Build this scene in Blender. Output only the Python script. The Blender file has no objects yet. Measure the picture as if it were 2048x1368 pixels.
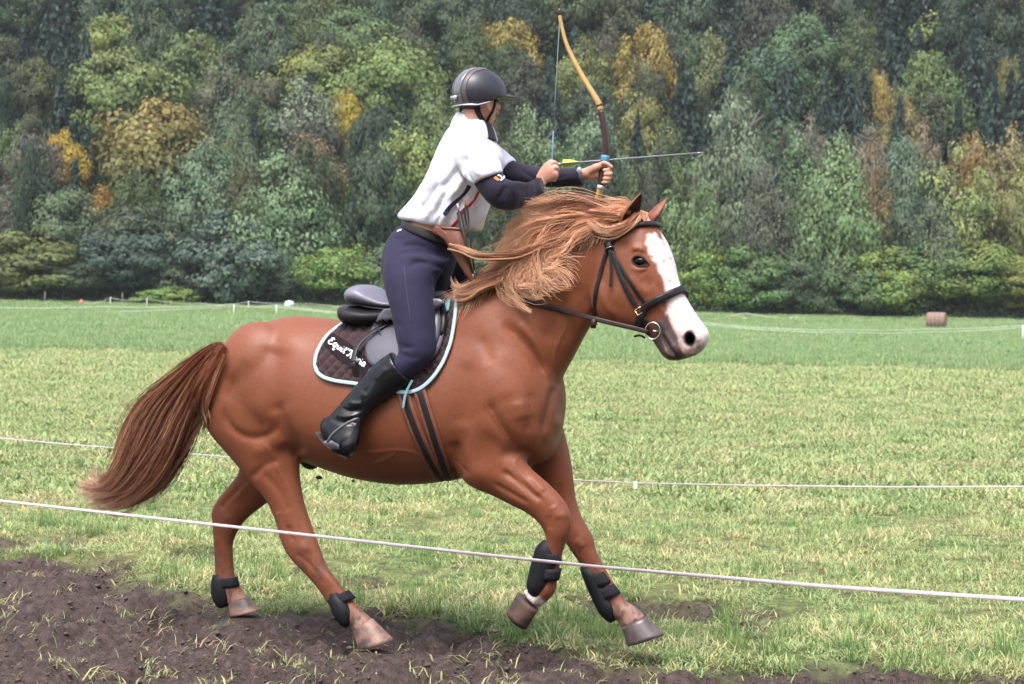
import bpy, bmesh, math, random, os
import numpy as np
from mathutils import Vector, Matrix
from mathutils.bvhtree import BVHTree

rng = np.random.default_rng(7)
random.seed(7)
SC = bpy.context.scene
COL = SC.collection

# ------------------------------------------------------------------ camera
CAM_H = 1.5
FPX = 3340.0                       # focal length in pixels of a 2048 wide frame
PITCH = math.atan(71.0 / FPX)
ROLL = math.radians(1.1)
_r0 = np.array([1.0, 0, 0]); _u0 = np.array([0, math.sin(PITCH), math.cos(PITCH)])
FWD = np.array([0, math.cos(PITCH), -math.sin(PITCH)])
RGT = math.cos(ROLL) * _r0 + math.sin(ROLL) * _u0
UPV = -math.sin(ROLL) * _r0 + math.cos(ROLL) * _u0
CAMP = np.array([0, 0, CAM_H])
cam_data = bpy.data.cameras.new('camera')
cam = bpy.data.objects.new('camera', cam_data)
COL.objects.link(cam)
M = Matrix.Identity(4)
for i in range(3):
    M[i][0] = RGT[i]; M[i][1] = UPV[i]; M[i][2] = -FWD[i]; M[i][3] = CAMP[i]
cam.matrix_world = M
cam_data.sensor_width = 36.0
cam_data.lens = FPX / 2048.0 * 36.0
cam_data.clip_end = 3000
cam_data.dof.use_dof = True
cam_data.dof.focus_distance = 7.0
cam_data.dof.aperture_fstop = 6.3
SC.camera = cam

# ------------------------------------------------------------------ light
SUN_EL, SUN_ROT = math.radians(64), math.radians(205)
world = bpy.data.worlds.new('World'); SC.world = world
world.use_nodes = True
wn = world.node_tree.nodes; wl = world.node_tree.links
wn.clear()
wo = wn.new('ShaderNodeOutputWorld'); bg = wn.new('ShaderNodeBackground')
sky = wn.new('ShaderNodeTexSky'); sky.sky_type = 'NISHITA'; sky.sun_disc = False
sky.sun_elevation = SUN_EL; sky.sun_rotation = SUN_ROT
sky.air_density = 1.0; sky.dust_density = 4.0; sky.ozone_density = 1.0
hs = wn.new('ShaderNodeHueSaturation'); hs.inputs['Saturation'].default_value = 0.5
wl.new(sky.outputs[0], hs.inputs['Color']); wl.new(hs.outputs[0], bg.inputs[0])
bg.inputs[1].default_value = 0.15
wl.new(bg.outputs[0], wo.inputs[0])
sun_d = bpy.data.lights.new('sun', 'SUN'); sun_d.energy = 1.5; sun_d.angle = math.radians(28)
sun_d.color = (1.0, 0.97, 0.96)
sun = bpy.data.objects.new('sun', sun_d); COL.objects.link(sun)
_sd = Vector((math.sin(SUN_ROT) * math.cos(SUN_EL), math.cos(SUN_ROT) * math.cos(SUN_EL), math.sin(SUN_EL)))
sun.rotation_euler = _sd.to_track_quat('Z', 'Y').to_euler()
sun.location = (0, 0, 60)
SC.view_settings.view_transform = 'Standard'
SC.view_settings.look = 'None'
SC.view_settings.gamma = 1.0
SC.view_settings.use_curve_mapping = False
SC.view_settings.exposure = 1.52
SC.render.engine = 'CYCLES'
SC.cycles.max_bounces = 6
SC.cycles.transparent_max_bounces = 6
SC.cycles.use_denoising = True

# ------------------------------------------------------------------ projection helpers
TH = math.radians(22)
UH = np.array([math.cos(TH), -math.sin(TH), 0.0])      # the way the horse runs
NH = np.array([-math.sin(TH), -math.cos(TH), 0.0])     # its right side, towards the camera
ZH = np.array([0, 0, 1.0])
KH = 6.66

def ray(px, py):
    px = np.asarray(px, float); py = np.asarray(py, float)
    return FWD + RGT * ((px - 1024.0) / FPX)[..., None] + UPV * ((684.0 - py) / FPX)[..., None]

def HP(px, py, w=0.0):
    """point seen at a pixel, in the plane parallel to the horse's middle, w metres to its right"""
    d = ray(px, py)
    t = ((-KH + np.asarray(w, float)) - CAMP @ NH) / (d @ NH)
    return CAMP + d * t[..., None]

def DP(px, py, dist):
    """point seen at a pixel at a given forward distance"""
    d = ray(px, py)
    return CAMP + d * (np.asarray(dist, float))[..., None]

def PX(p):
    q = np.asarray(p, float) - CAMP
    z = q @ FWD
    return np.stack([1024 + FPX * (q @ RGT) / z, 684 - FPX * (q @ UPV) / z], -1)

# ------------------------------------------------------------------ noise
def _hash(ix, iy, iz, seed):
    h = (ix * 374761393 + iy * 668265263 + iz * 2147483647 + seed * 974711) & 0xffffffff
    h = ((h ^ (h >> 13)) * 1274126177) & 0xffffffff
    h = ((h ^ (h >> 16)) * 2246822519) & 0xffffffff
    return ((h ^ (h >> 15)) & 0xffffff) / float(0xffffff)

def vnoise(x, y, z=None, seed=0):
    x = np.asarray(x, float); y = np.asarray(y, float)
    z = np.zeros_like(x) if z is None else np.asarray(z, float)
    x0 = np.floor(x).astype(np.int64); y0 = np.floor(y).astype(np.int64); z0 = np.floor(z).astype(np.int64)
    fx, fy, fz = x - x0, y - y0, z - z0
    fx = fx * fx * (3 - 2 * fx); fy = fy * fy * (3 - 2 * fy); fz = fz * fz * (3 - 2 * fz)
    r = 0
    for dx in (0, 1):
        for dy in (0, 1):
            for dz in (0, 1):
                wgt = (fx if dx else 1 - fx) * (fy if dy else 1 - fy) * (fz if dz else 1 - fz)
                r = r + wgt * _hash(x0 + dx, y0 + dy, z0 + dz, seed)
    return r

def fbm(x, y, z=None, seed=0, oct=4, gain=0.5):
    a, t, s = 1.0, 0.0, 0.0
    f = 1.0
    for k in range(oct):
        t = t + a * vnoise(np.asarray(x) * f, np.asarray(y) * f, None if z is None else np.asarray(z) * f, seed + k * 17)
        s += a; a *= gain; f *= 2.03
    return t / s

# ------------------------------------------------------------------ mesh helpers
def mesh_np(name, V, F, smooth=True):
    V = np.asarray(V, np.float32)
    me = bpy.data.meshes.new(name)
    if isinstance(F, np.ndarray):
        k = F.shape[1]
        me.vertices.add(len(V)); me.vertices.foreach_set('co', V.ravel())
        me.loops.add(F.size); me.loops.foreach_set('vertex_index', F.astype(np.int32).ravel())
        me.polygons.add(len(F))
        me.polygons.foreach_set('loop_start', np.arange(0, F.size, k, dtype=np.int32))
        me.update(calc_edges=True)
    else:
        me.from_pydata([tuple(map(float, v)) for v in V], [], [tuple(int(i) for i in f) for f in F])
        me.update()
    if smooth:
        me.polygons.foreach_set('use_smooth', np.ones(len(me.polygons), bool))
    return me

def world_of(o):
    p = np.zeros(3)
    while o is not None:
        p = p + np.array(o.location); o = o.parent
    return p

def add(name, V, F, mat, parent=None, origin=None, smooth=True, mesh=None):
    """one mesh object whose vertices are given in world space"""
    V = np.asarray(V, float)
    base = world_of(parent) if parent is not None else np.zeros(3)
    org = np.asarray(origin, float) if origin is not None else (base if parent is not None else np.zeros(3))
    me = mesh_np(name, V - org, F, smooth)
    if mat is not None:
        for m_ in (mat if isinstance(mat, (list, tuple)) else [mat]):
            me.materials.append(m_)
    o = bpy.data.objects.new(name, me); COL.objects.link(o)
    o.location = org - base
    if parent is not None: o.parent = parent
    return o

def tag(o, label=None, cat=None, group=None, kind=None):
    if label: o['label'] = label
    if cat: o['category'] = cat
    if group: o['group'] = group
    if kind: o['kind'] = kind
    return o

def thing(name, loc, label, cat, group=None):
    o = bpy.data.objects.new(name, None); COL.objects.link(o)
    o.location = loc; o.empty_display_size = 0.1
    return tag(o, label, cat, group)

class MB:
    """collects shapes into one mesh"""
    def __init__(s): s.V = []; s.F = []; s.n = 0
    def addm(s, V, F):
        V = np.asarray(V, float)
        s.V.append(V); s.F += [tuple(int(i) + s.n for i in f) for f in F]; s.n += len(V); return s
    def get(s): return np.concatenate(s.V), s.F
    def build(s, name, mat, parent=None, origin=None, smooth=True):
        V, F = s.get(); return add(name, V, F, mat, parent, origin, smooth)

def catmull(P, sub):
    """smooth a list of rows; sub points per span"""
    P = np.asarray(P, float)
    n = len(P)
    if n < 3 or sub <= 1: 
        t = np.linspace(0, n - 1, (n - 1) * max(sub, 1) + 1); i = np.clip(t.astype(int), 0, n - 2); f = (t - i)[:, None]
        return P[i] * (1 - f) + P[i + 1] * f
    Q = np.vstack([2 * P[0] - P[1], P, 2 * P[-1] - P[-2]])
    out = []
    for i in range(n - 1):
        p0, p1, p2, p3 = Q[i], Q[i + 1], Q[i + 2], Q[i + 3]
        for k in range(sub):
            t = k / sub
            out.append(0.5 * ((2 * p1) + (-p0 + p2) * t + (2 * p0 - 5 * p1 + 4 * p2 - p3) * t * t + (-p0 + 3 * p1 - 3 * p2 + p3) * t ** 3))
    out.append(P[-1])
    return np.array(out)

def rings_mesh(R, close_ring=True, caps=True):
    """R: (m, k, 3) rings -> closed skin"""
    m, k, _ = R.shape
    V = R.reshape(-1, 3)
    F = []
    for i in range(m - 1):
        for j in range(k if close_ring else k - 1):
            j2 = (j + 1) % k
            F.append((i * k + j, i * k + j2, (i + 1) * k + j2, (i + 1) * k + j))
    if caps and close_ring:
        V = np.vstack([V, R[0].mean(0), R[-1].mean(0)])
        a, b = m * k, m * k + 1
        for j in range(k):
            j2 = (j + 1) % k
            F.append((a, j2, j)); F.append((b, (m - 1) * k + j, (m - 1) * k + j2))
    return V, F

def loft(st, k=24, sub=4, lat=None, exp=2.0, bias=0.0):
    """st rows: (ax, ay, bx, by, w, halfwidth[, bias[, exp]]); a and b are the two outline pixels
    of a cross-section that lies w metres to the horse's right of its middle plane"""
    rows = [list(r) + [bias, exp][len(r) - 6:] if len(r) < 8 else list(r) for r in st]
    S = catmull(rows, sub)
    A = HP(S[:, 0], S[:, 1], S[:, 4]); B = HP(S[:, 2], S[:, 3], S[:, 4])
    C = (A + B) / 2; Hv = (A - B) / 2
    L = NH if lat is None else np.asarray(lat)
    ph = np.linspace(0, 2 * math.pi, k, endpoint=False)
    R = np.zeros((len(S), k, 3))
    for i in range(len(S)):
        e = 2.0 / max(S[i, 7], 0.5)
        c = np.sign(np.cos(ph)) * np.abs(np.cos(ph)) ** e
        s = np.sign(np.sin(ph)) * np.abs(np.sin(ph)) ** e
        R[i] = C[i] + c[:, None] * Hv[i] + (s * S[i, 5] * (1 + S[i, 6] * c))[:, None] * L
    return rings_mesh(R)

def tube(P, r, k=8, caps=True, flat=None, upv=None):
    """tube along world points P with radius r (scalar or per point); flat = ratio of the second axis"""
    P = np.asarray(P, float); n = len(P)
    r = np.broadcast_to(np.asarray(r, float), (n,))
    T = np.gradient(P, axis=0); T /= np.linalg.norm(T, axis=1)[:, None] + 1e-12
    up = np.array(upv if upv is not None else (0.13, 0.2, 0.97)); up = up / np.linalg.norm(up)
    R = np.zeros((n, k, 3)); ph = np.linspace(0, 2 * math.pi, k, endpoint=False)
    prev = None
    for i in range(n):
        if prev is None:
            a = np.cross(T[i], up)
            if np.linalg.norm(a) < 1e-4: a = np.cross(T[i], (1.0, 0, 0))
        else:
            a = prev - T[i] * (prev @ T[i])
        if upv is not None:
            a = np.cross(T[i], up)
        a = a / (np.linalg.norm(a) + 1e-12); b = np.cross(T[i], a); prev = a
        R[i] = P[i] + r[i] * (np.cos(ph)[:, None] * a + (flat or 1.0) * np.sin(ph)[:, None] * b)
    return rings_mesh(R, True, caps)

def ellipsoid(c, ax, nu=16, nv=10):
    """ax: three half-axis vectors"""
    c = np.asarray(c, float); ax = np.asarray(ax, float)
    th = np.linspace(0, math.pi, nv + 1)[1:-1]
    R = []
    for t in th:
        ph = np.linspace(0, 2 * math.pi, nu, endpoint=False)
        R.append(c + math.cos(t) * ax[2] + math.sin(t) * (np.cos(ph)[:, None] * ax[0] + np.sin(ph)[:, None] * ax[1]))
    R = np.array(R)
    V, F = rings_mesh(R, True, False)
    n = len(V); m = len(R)
    V = np.vstack([V, c + ax[2], c - ax[2]])
    for j in range(nu):
        j2 = (j + 1) % nu
        F.append((n, j2, j)); F.append((n + 1, (m - 1) * nu + j, (m - 1) * nu + j2))
    return V, F

def box(c, ax):
    c = np.asarray(c, float); ax = np.asarray(ax, float)
    V = [c + sx * ax[0] + sy * ax[1] + sz * ax[2] for sx in (-1, 1) for sy in (-1, 1) for sz in (-1, 1)]
    F = [(0, 1, 3, 2), (4, 6, 7, 5), (0, 4, 5, 1), (2, 3, 7, 6), (0, 2, 6, 4), (1, 5, 7, 3)]
    return V, F

def remesh(V, F, voxel):
    """fuse overlapping closed shapes into one skin"""
    me = mesh_np('tmp', V, F)
    o = bpy.data.objects.new('tmp', me); COL.objects.link(o)
    md = o.modifiers.new('r', 'REMESH'); md.mode = 'VOXEL'; md.voxel_size = voxel; md.adaptivity = 0
    dg = bpy.context.evaluated_depsgraph_get(); dg.update()
    ev = o.evaluated_get(dg); m2 = ev.to_mesh()
    n = len(m2.vertices); VV = np.zeros(n * 3, np.float32); m2.vertices.foreach_get('co', VV); VV = VV.reshape(-1, 3).astype(float)
    FF = np.zeros(len(m2.loops), np.int32); m2.loops.foreach_get('vertex_index', FF); FF = FF.reshape(-1, 4)
    ev.to_mesh_clear()
    bpy.data.objects.remove(o); bpy.data.meshes.remove(me)
    return VV, FF

class Skin:
    """numpy sculpting of a quad mesh"""
    def __init__(s, V, F):
        s.V, s.F = V, F
        e = np.vstack([F[:, [0, 1]], F[:, [1, 2]], F[:, [2, 3]], F[:, [3, 0]]])
        e = np.sort(e, 1); s.E = np.unique(e, axis=0)
        s.deg = np.bincount(s.E.ravel(), minlength=len(V)).astype(float)[:, None]
    def lap(s, X):
        A = np.zeros_like(X)
        for c in range(X.shape[1]):
            A[:, c] = np.bincount(s.E[:, 0], X[s.E[:, 1], c], len(X)) + np.bincount(s.E[:, 1], X[s.E[:, 0], c], len(X))
        return A / s.deg
    def smooth(s, it, lam=0.5, mask=None, taubin=True):
        for i in range(it):
            d = (s.lap(s.V) - s.V) * lam
            if mask is not None: d = d * mask[:, None]
            s.V = s.V + d
            if taubin:
                d = (s.lap(s.V) - s.V) * (-lam * 1.03)
                if mask is not None: d = d * mask[:, None]
                s.V = s.V + d
    def normals(s):
        a = s.V[s.F[:, 2]] - s.V[s.F[:, 0]]; b = s.V[s.F[:, 3]] - s.V[s.F[:, 1]]
        fn = np.cross(a, b); N = np.zeros_like(s.V)
        for k in range(4):
            for c in range(3): N[:, c] += np.bincount(s.F[:, k], fn[:, c], len(s.V))
        return N / (np.linalg.norm(N, axis=1)[:, None] + 1e-12)

def polydist(P, L):
    """distance and signed side of 2-D points P to polyline L; and position along 0..1"""
    best = np.full(len(P), 1e9); side = np.zeros(len(P)); par = np.zeros(len(P))
    L = np.asarray(L, float); n = len(L) - 1
    for i in range(n):
        a, b = L[i], L[i + 1]; ab = b - a
        t = np.clip(((P - a) @ ab) / (ab @ ab + 1e-9), 0, 1)
        q = a + t[:, None] * ab
        d = np.linalg.norm(P - q, axis=1)
        m = d < best
        best[m] = d[m]; side[m] = (ab[0] * (P[:, 1] - a[1]) - ab[1] * (P[:, 0] - a[0]))[m]; par[m] = ((i + t) / n)[m]
    return best, np.sign(side), par

def inpoly(P, poly):
    P = np.asarray(P); poly = np.asarray(poly, float)
    c = np.zeros(len(P), bool); n = len(poly)
    for i in range(n):
        a, b = poly[i], poly[(i + 1) % n]
        m = ((a[1] > P[:, 1]) != (b[1] > P[:, 1]))
        xx = a[0] + (P[:, 1] - a[1]) * (b[0] - a[0]) / (b[1] - a[1] + 1e-12)
        c ^= m & (P[:, 0] < xx)
    return c

# ------------------------------------------------------------------ materials
def mat(name, color, rough=0.6, spec=0.5, metal=0.0, noise=None, bump=None, sheen=0.0, coat=0.0, attr=None, trans=0.0):
    """noise = (scale, colour2, contrast); bump = (scale, strength, distance); attr = name of a colour attribute"""
    m = bpy.data.materials.new(name); m.use_nodes = True
    nt = m.node_tree; b = nt.nodes['Principled BSDF']
    b.inputs['Roughness'].default_value = rough
    b.inputs['Specular IOR Level'].default_value = spec
    b.inputs['Metallic'].default_value = metal
    b.inputs['Sheen Weight'].default_value = sheen
    b.inputs['Coat Weight'].default_value = coat
    b.inputs['Base Color'].default_value = (*color, 1)
    tc = nt.nodes.new('ShaderNodeTexCoord')
    src = None
    if attr:
        a = nt.nodes.new('ShaderNodeAttribute'); a.attribute_name = attr; src = a.outputs['Color']
    if noise:
        nz = nt.nodes.new('ShaderNodeTexNoise'); nz.inputs['Scale'].default_value = noise[0]; nz.inputs['Detail'].default_value = 5
        nt.links.new(tc.outputs['Object'], nz.inputs['Vector'])
        rp = nt.nodes.new('ShaderNodeMapRange'); rp.inputs[1].default_value = 0.5 - noise[2]; rp.inputs[2].default_value = 0.5 + noise[2]
        nt.links.new(nz.outputs['Fac'], rp.inputs[0])
        mx = nt.nodes.new('ShaderNodeMix'); mx.data_type = 'RGBA'
        nt.links.new(rp.outputs[0], mx.inputs[0])
        if src is None:
            mx.inputs[6].default_value = (*color, 1); mx.inputs[7].default_value = (*noise[1], 1)
        else:
            mx.blend_type = 'MULTIPLY'; nt.links.new(src, mx.inputs[6]); mx.inputs[7].default_value = (*noise[1], 1)
        src = mx.outputs[2]
    if src is not None: nt.links.new(src, b.inputs['Base Color'])
    if bump:
        nz = nt.nodes.new('ShaderNodeTexNoise'); nz.inputs['Scale'].default_value = bump[0]; nz.inputs['Detail'].default_value = 4
        nt.links.new(tc.outputs['Object'], nz.inputs['Vector'])
        bp = nt.nodes.new('ShaderNodeBump'); bp.inputs['Strength'].default_value = bump[1]; bp.inputs['Distance'].default_value = bump[2]
        nt.links.new(nz.outputs['Fac'], bp.inputs['Height']); nt.links.new(bp.outputs[0], b.inputs['Normal'])
    return m

def set_color(me, C, name='Col'):
    C = np.asarray(C, np.float32)
    if C.shape[1] == 3: C = np.hstack([C, np.ones((len(C), 1), np.float32)])
    a = me.color_attributes.new(name, 'FLOAT_COLOR', 'POINT')
    a.data.foreach_set('color', C.ravel())

# ================================================================== GROUND
def terr(x, y):
    """height of the field and of the wooded slope behind it"""
    x = np.asarray(x, float); y = np.asarray(y, float)
    e = np.interp(y, [0, 95, 142, 160, 166, 172, 185, 210, 420], [0, 0, .30, .85, 1.1, 2.2, 8.0, 22.0, 150.0])
    return e
def track_edge(x):
    px = [0, 200, 420, 600, 860, 1000, 1200, 1400, 2048]; py = [1100, 1130, 1192, 1222, 1234, 1278, 1302, 1330, 1376]
    P = np.array([CAMP + r * (CAM_H / -r[2]) for r in ray(px, py)])
    xs = np.r_[P[0, 0] - 4, P[:, 0], P[-1, 0] + 4]; ys = np.r_[P[0, 1] + 3.2, P[:, 1], P[-1, 1] - 1.2]
    return np.interp(x, xs, ys)
def mud_amount(x, y):
    d = track_edge(x) - y
    n = (fbm(x * 1.6, y * 1.6, None, 31, 4) - .5) * 1.3 + (fbm(x * 7, y * 7, None, 33, 3) - .5) * .45
    m = np.clip((d + .10 + n * .8) / .30 + .5, 0, 1)
    far = np.clip((d - 4.2 + n) / .4, 0, 1)             # the other side of the track
    spot = np.clip((fbm(x * 1.1, y * 1.1, None, 77, 4) - .70) * 14, 0, 1) * np.clip(1.6 - np.abs(d + .8), 0, 1) * .8
    return np.clip(np.maximum(m * (1 - far), spot), 0, 1)
def micro(x, y, m):
    big = (fbm(x * .5, y * .5, None, 3, 3) - .5) * .10
    lum = np.abs(fbm(x * 4.2, y * 4.2, None, 4, 4) - .5) * -.26 + (fbm(x * 12, y * 12, None, 5, 4) - .5) * .16 + (fbm(x * 30, y * 30, None, 6, 3) - .5) * .045
    gr = (fbm(x * 3, y * 3, None, 8, 3) - .5) * .03
    near = np.clip((16 - y) / 6, 0, 1)
    return (big * .5 + lum * m + gr * (1 - m)) * near
# tracks stay just under the hooves
HOOFS = [tuple(HP(752, 1296, .17)[:2]) + (HP(752, 1300, .17)[2],), tuple(HP(490, 1226, -.17)[:2]) + (HP(490, 1231, -.17)[2],)]
def ground_z(x, y, m=None):
    x = np.asarray(x, float); y = np.asarray(y, float)
    if m is None: m = mud_amount(x, y)
    z = terr(x, y) + micro(x, y, m) - .03 * m
    for hx, hy, hz in HOOFS:
        w = np.exp(-((x - hx) ** 2 + (y - hy) ** 2) / .16 ** 2)
        z = z * (1 - w) + hz * w
    return z
def grade(a, b, d0, g, dmax):
    out = [a]; d = d0
    while out[-1] < b: out.append(out[-1] + d); d = min(d * g, dmax)
    return np.array(out)
ys = np.concatenate([[-95, -40, -10, 0, 3], np.arange(4.6, 11.5, .022), grade(11.5, 166, .03, 1.035, 3.0)])
xr = np.concatenate([np.arange(0, 3.6, .024), grade(3.6, 130, .03, 1.07, 6.0)])
xs = np.concatenate([-xr[:0:-1], xr])
X, Y = np.meshgrid(xs, ys)
MM = mud_amount(X.ravel(), Y.ravel()) * (Y.ravel() < 20)
Z = ground_z(X.ravel(), Y.ravel(), MM)
V = np.stack([X.ravel(), Y.ravel(), Z], -1)
nx, ny = len(xs), len(ys)
ix = np.arange(nx * ny).reshape(ny, nx)
F = np.stack([ix[:-1, :-1], ix[:-1, 1:], ix[1:, 1:], ix[1:, :-1]], -1).reshape(-1, 4)

def ground_material():
    m = bpy.data.materials.new('field_ground'); m.use_nodes = True
    nt = m.node_tree; N = nt.nodes; L = nt.links; b = N['Principled BSDF']
    b.inputs['Specular IOR Level'].default_value = .25
    geo = N.new('ShaderNodeNewGeometry')
    at = N.new('ShaderNodeAttribute'); at.attribute_name = 'Col'
    sep = N.new('ShaderNodeSeparateColor'); L.new(at.outputs['Color'], sep.inputs[0])
    def noise(sc, det=5, rough=.55, stretch=None):
        n = N.new('ShaderNodeTexNoise'); n.inputs['Scale'].default_value = sc; n.inputs['Detail'].default_value = det; n.inputs['Roughness'].default_value = rough
        if stretch:
            mp = N.new('ShaderNodeMapping'); mp.inputs['Scale'].default_value = stretch; L.new(geo.outputs['Position'], mp.inputs['Vector']); L.new(mp.outputs[0], n.inputs['Vector'])
        else: L.new(geo.outputs['Position'], n.inputs['Vector'])
        return n.outputs['Fac']
    def ramp(f, stops):
        r = N.new('ShaderNodeValToRGB'); L.new(f, r.inputs[0])
        e = r.color_ramp.elements
        while len(e) < len(stops): e.new(.5)
        for el, (p, c) in zip(e, stops): el.position = p; el.color = (*c, 1)
        return r.outputs['Color']
    def mix(f, a, c, blend='MIX'):
        x = N.new('ShaderNodeMix'); x.data_type = 'RGBA'; x.blend_type = blend
        if isinstance(f, float): x.inputs[0].default_value = f
        else: L.new(f, x.inputs[0])
        for s, v in ((6, a), (7, c)):
            if isinstance(v, tuple): x.inputs[s].default_value = (*v, 1)
            else: L.new(v, x.inputs[s])
        return x.outputs[2]
    # cut meadow: yellow green thatch and soil
    thatch = ramp(noise(9, 6, .7), [(.30, (.050, .042, .030)), (.42, (.105, .105, .052)), (.55, (.18, .205, .085)), (.74, (.31, .30, .16))])
    patch = ramp(noise(.55, 4), [(.35, (.85, 1.05, .80)), (.65, (1.15, 1.02, .95))])
    near = mix(1.0, thatch, patch, 'MULTIPLY')
    # uncut meadow further out
    tall = ramp(noise(1.3, 6, .65, (.5, .16, 1)), [(.30, (.15, .205, .10)), (.5, (.24, .325, .15)), (.7, (.34, .40, .20))])
    cut = mix(sep.outputs[1], near, tall)
    edge = N.new('ShaderNodeMath'); edge.operation = 'MULTIPLY'; L.new(sep.outputs[2], edge.inputs[0]); L.new(ramp(noise(.9, 5, .7, (1, .35, 1)), [(.50, (0, 0, 0)), (.60, (1, 1, 1))]), edge.inputs[1])
    cut = mix(edge.outputs[0], cut, (.095, .085, .05))
    mud = ramp(noise(26, 8, .75), [(.28, (.024, .015, .013)), (.46, (.068, .045, .040)), (.62, (.120, .084, .075)), (.80, (.22, .17, .145))])
    col = mix(sep.outputs[0], cut, mud)
    L.new(col, b.inputs['Base Color'])
    rr = N.new('ShaderNodeMapRange'); L.new(sep.outputs[0], rr.inputs[0]); rr.inputs[3].default_value = .95; rr.inputs[4].default_value = .62
    L.new(rr.outputs[0], b.inputs['Roughness'])
    bp = N.new('ShaderNodeBump'); bp.inputs['Strength'].default_value = 1.0; bp.inputs['Distance'].default_value = .022
    L.new(noise(85, 6, .75), bp.inputs['Height']); L.new(bp.outputs[0], b.inputs['Normal'])
    return m
def cut_line(x): return 47 - .12 * np.asarray(x) + 2.0 * (fbm(np.asarray(x) * .25, np.asarray(x) * 0 + 3, None, 41, 3) - .5)
field = add('meadow_ground', V, F, ground_material()); tag(field, kind='structure')
TALL = np.clip((Y.ravel() - cut_line(X.ravel()) + 5 * (fbm(X.ravel() * .5, Y.ravel() * .3, None, 43, 3) - .5)) / 5 + .3, 0, 1)
set_color(field.data, np.stack([MM, TALL, np.exp(-((Y.ravel() - cut_line(X.ravel())) / 1.6) ** 2)], -1))

# wooded slope
hx = np.linspace(-190, 190, 60); hy = np.r_[160, 164, np.linspace(168, 420, 48)]
X2, Y2 = np.meshgrid(hx, hy)
Z2 = terr(X2.ravel(), Y2.ravel()) + (fbm(X2.ravel() * .05, Y2.ravel() * .05, None, 12, 3) - .5) * 3 * (Y2.ravel() > 178)  - .25 * (Y2.ravel() < 178)
ix = np.arange(60 * 50).reshape(50, 60)
F2 = np.stack([ix[:-1, :-1], ix[:-1, 1:], ix[1:, 1:], ix[1:, :-1]], -1).reshape(-1, 4)
hill = add('hillside', np.stack([X2.ravel(), Y2.ravel(), Z2], -1), F2, mat('forest_floor', (.035, .028, .018), .95, .1, noise=(.6, (.02, .026, .012), .2)))
tag(hill, kind='structure')

# unseen dark slope, added behind the camera to block frontal sky light
hx3 = np.linspace(-260, 260, 40); hy3 = np.linspace(-300, -92, 30)
X3, Y3 = np.meshgrid(hx3, hy3)
Z3 = np.clip((-96 - Y3.ravel()) * .62, -.3, 200) + (fbm(X3.ravel() * .09, Y3.ravel() * .09, None, 19, 4) - .5) * 14 * np.clip((-98 - Y3.ravel()) / 10, 0, 1)
ix = np.arange(40 * 30).reshape(30, 40)
F3 = np.stack([ix[:-1, :-1], ix[:-1, 1:], ix[1:, 1:], ix[1:, :-1]], -1).reshape(-1, 4)
hill2 = add('unseen_light_block_slope', np.stack([X3.ravel(), Y3.ravel(), Z3], -1), F3, mat('added_slope_cover', (.045, .060, .028), .95, .1, noise=(.25, (.025, .038, .022), .2)))
tag(hill2, kind='structure')

# ------------------------------------------------------------------ grass
def blade_mat(name, stops, rough=.6, trans=.35):
    m = bpy.data.materials.new(name); m.use_nodes = True
    nt = m.node_tree; N = nt.nodes; L = nt.links; N.clear()
    out = N.new('ShaderNodeOutputMaterial'); b = N.new('ShaderNodeBsdfPrincipled'); t = N.new('ShaderNodeBsdfTranslucent'); mx = N.new('ShaderNodeMixShader')
    b.inputs['Roughness'].default_value = rough; b.inputs['Specular IOR Level'].default_value = .3
    geo = N.new('ShaderNodeNewGeometry'); oi = N.new('ShaderNodeObjectInfo'); at = N.new('ShaderNodeAttribute'); at.attribute_name = 'Col'
    nz = N.new('ShaderNodeTexNoise'); nz.inputs['Scale'].default_value = 1.1; nz.inputs['Detail'].default_value = 4
    L.new(geo.outputs['Position'], nz.inputs['Vector'])
    nz2 = N.new('ShaderNodeTexNoise'); nz2.inputs['Scale'].default_value = 7; nz2.inputs['Detail'].default_value = 2
    L.new(geo.outputs['Position'], nz2.inputs['Vector'])
    ad = N.new('ShaderNodeMath'); ad.operation = 'MULTIPLY_ADD'; L.new(oi.outputs['Random'], ad.inputs[0]); ad.inputs[1].default_value = .34; L.new(nz.outputs['Fac'], ad.inputs[2])
    ad2 = N.new('ShaderNodeMath'); ad2.operation = 'MULTIPLY_ADD'; L.new(nz2.outputs['Fac'], ad2.inputs[0]); ad2.inputs[1].default_value = .75; L.new(ad.outputs[0], ad2.inputs[2])
    mr = N.new('ShaderNodeMapRange'); L.new(ad2.outputs[0], mr.inputs[0]); mr.inputs[1].default_value = .62; mr.inputs[2].default_value = 1.5
    rp = N.new('ShaderNodeValToRGB'); L.new(mr.outputs[0], rp.inputs[0]); e = rp.color_ramp.elements
    while len(e) < len(stops): e.new(.5)
    for el, (p, c) in zip(e, stops): el.position = p; el.color = (*c, 1)
    ml = N.new('ShaderNodeMix'); ml.data_type = 'RGBA'; ml.blend_type = 'MULTIPLY'; ml.inputs[0].default_value = 1
    L.new(rp.outputs[0], ml.inputs[6]); L.new(at.outputs['Color'], ml.inputs[7])
    L.new(ml.outputs[2], b.inputs['Base Color']); L.new(ml.outputs[2], t.inputs[0])
    mx.inputs[0].default_value = trans; L.new(b.outputs[0], mx.inputs[1]); L.new(t.outputs[0], mx.inputs[2]); L.new(mx.outputs[0], out.inputs[0])
    return m
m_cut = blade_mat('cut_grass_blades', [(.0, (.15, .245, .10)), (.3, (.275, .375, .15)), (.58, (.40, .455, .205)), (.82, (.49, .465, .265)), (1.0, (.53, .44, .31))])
m_lush = blade_mat('lush_grass_blades', [(.0, (.14, .25, .09)), (.4, (.21, .34, .115)), (.7, (.30, .40, .145)), (1.0, (.38, .39, .19))])
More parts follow.
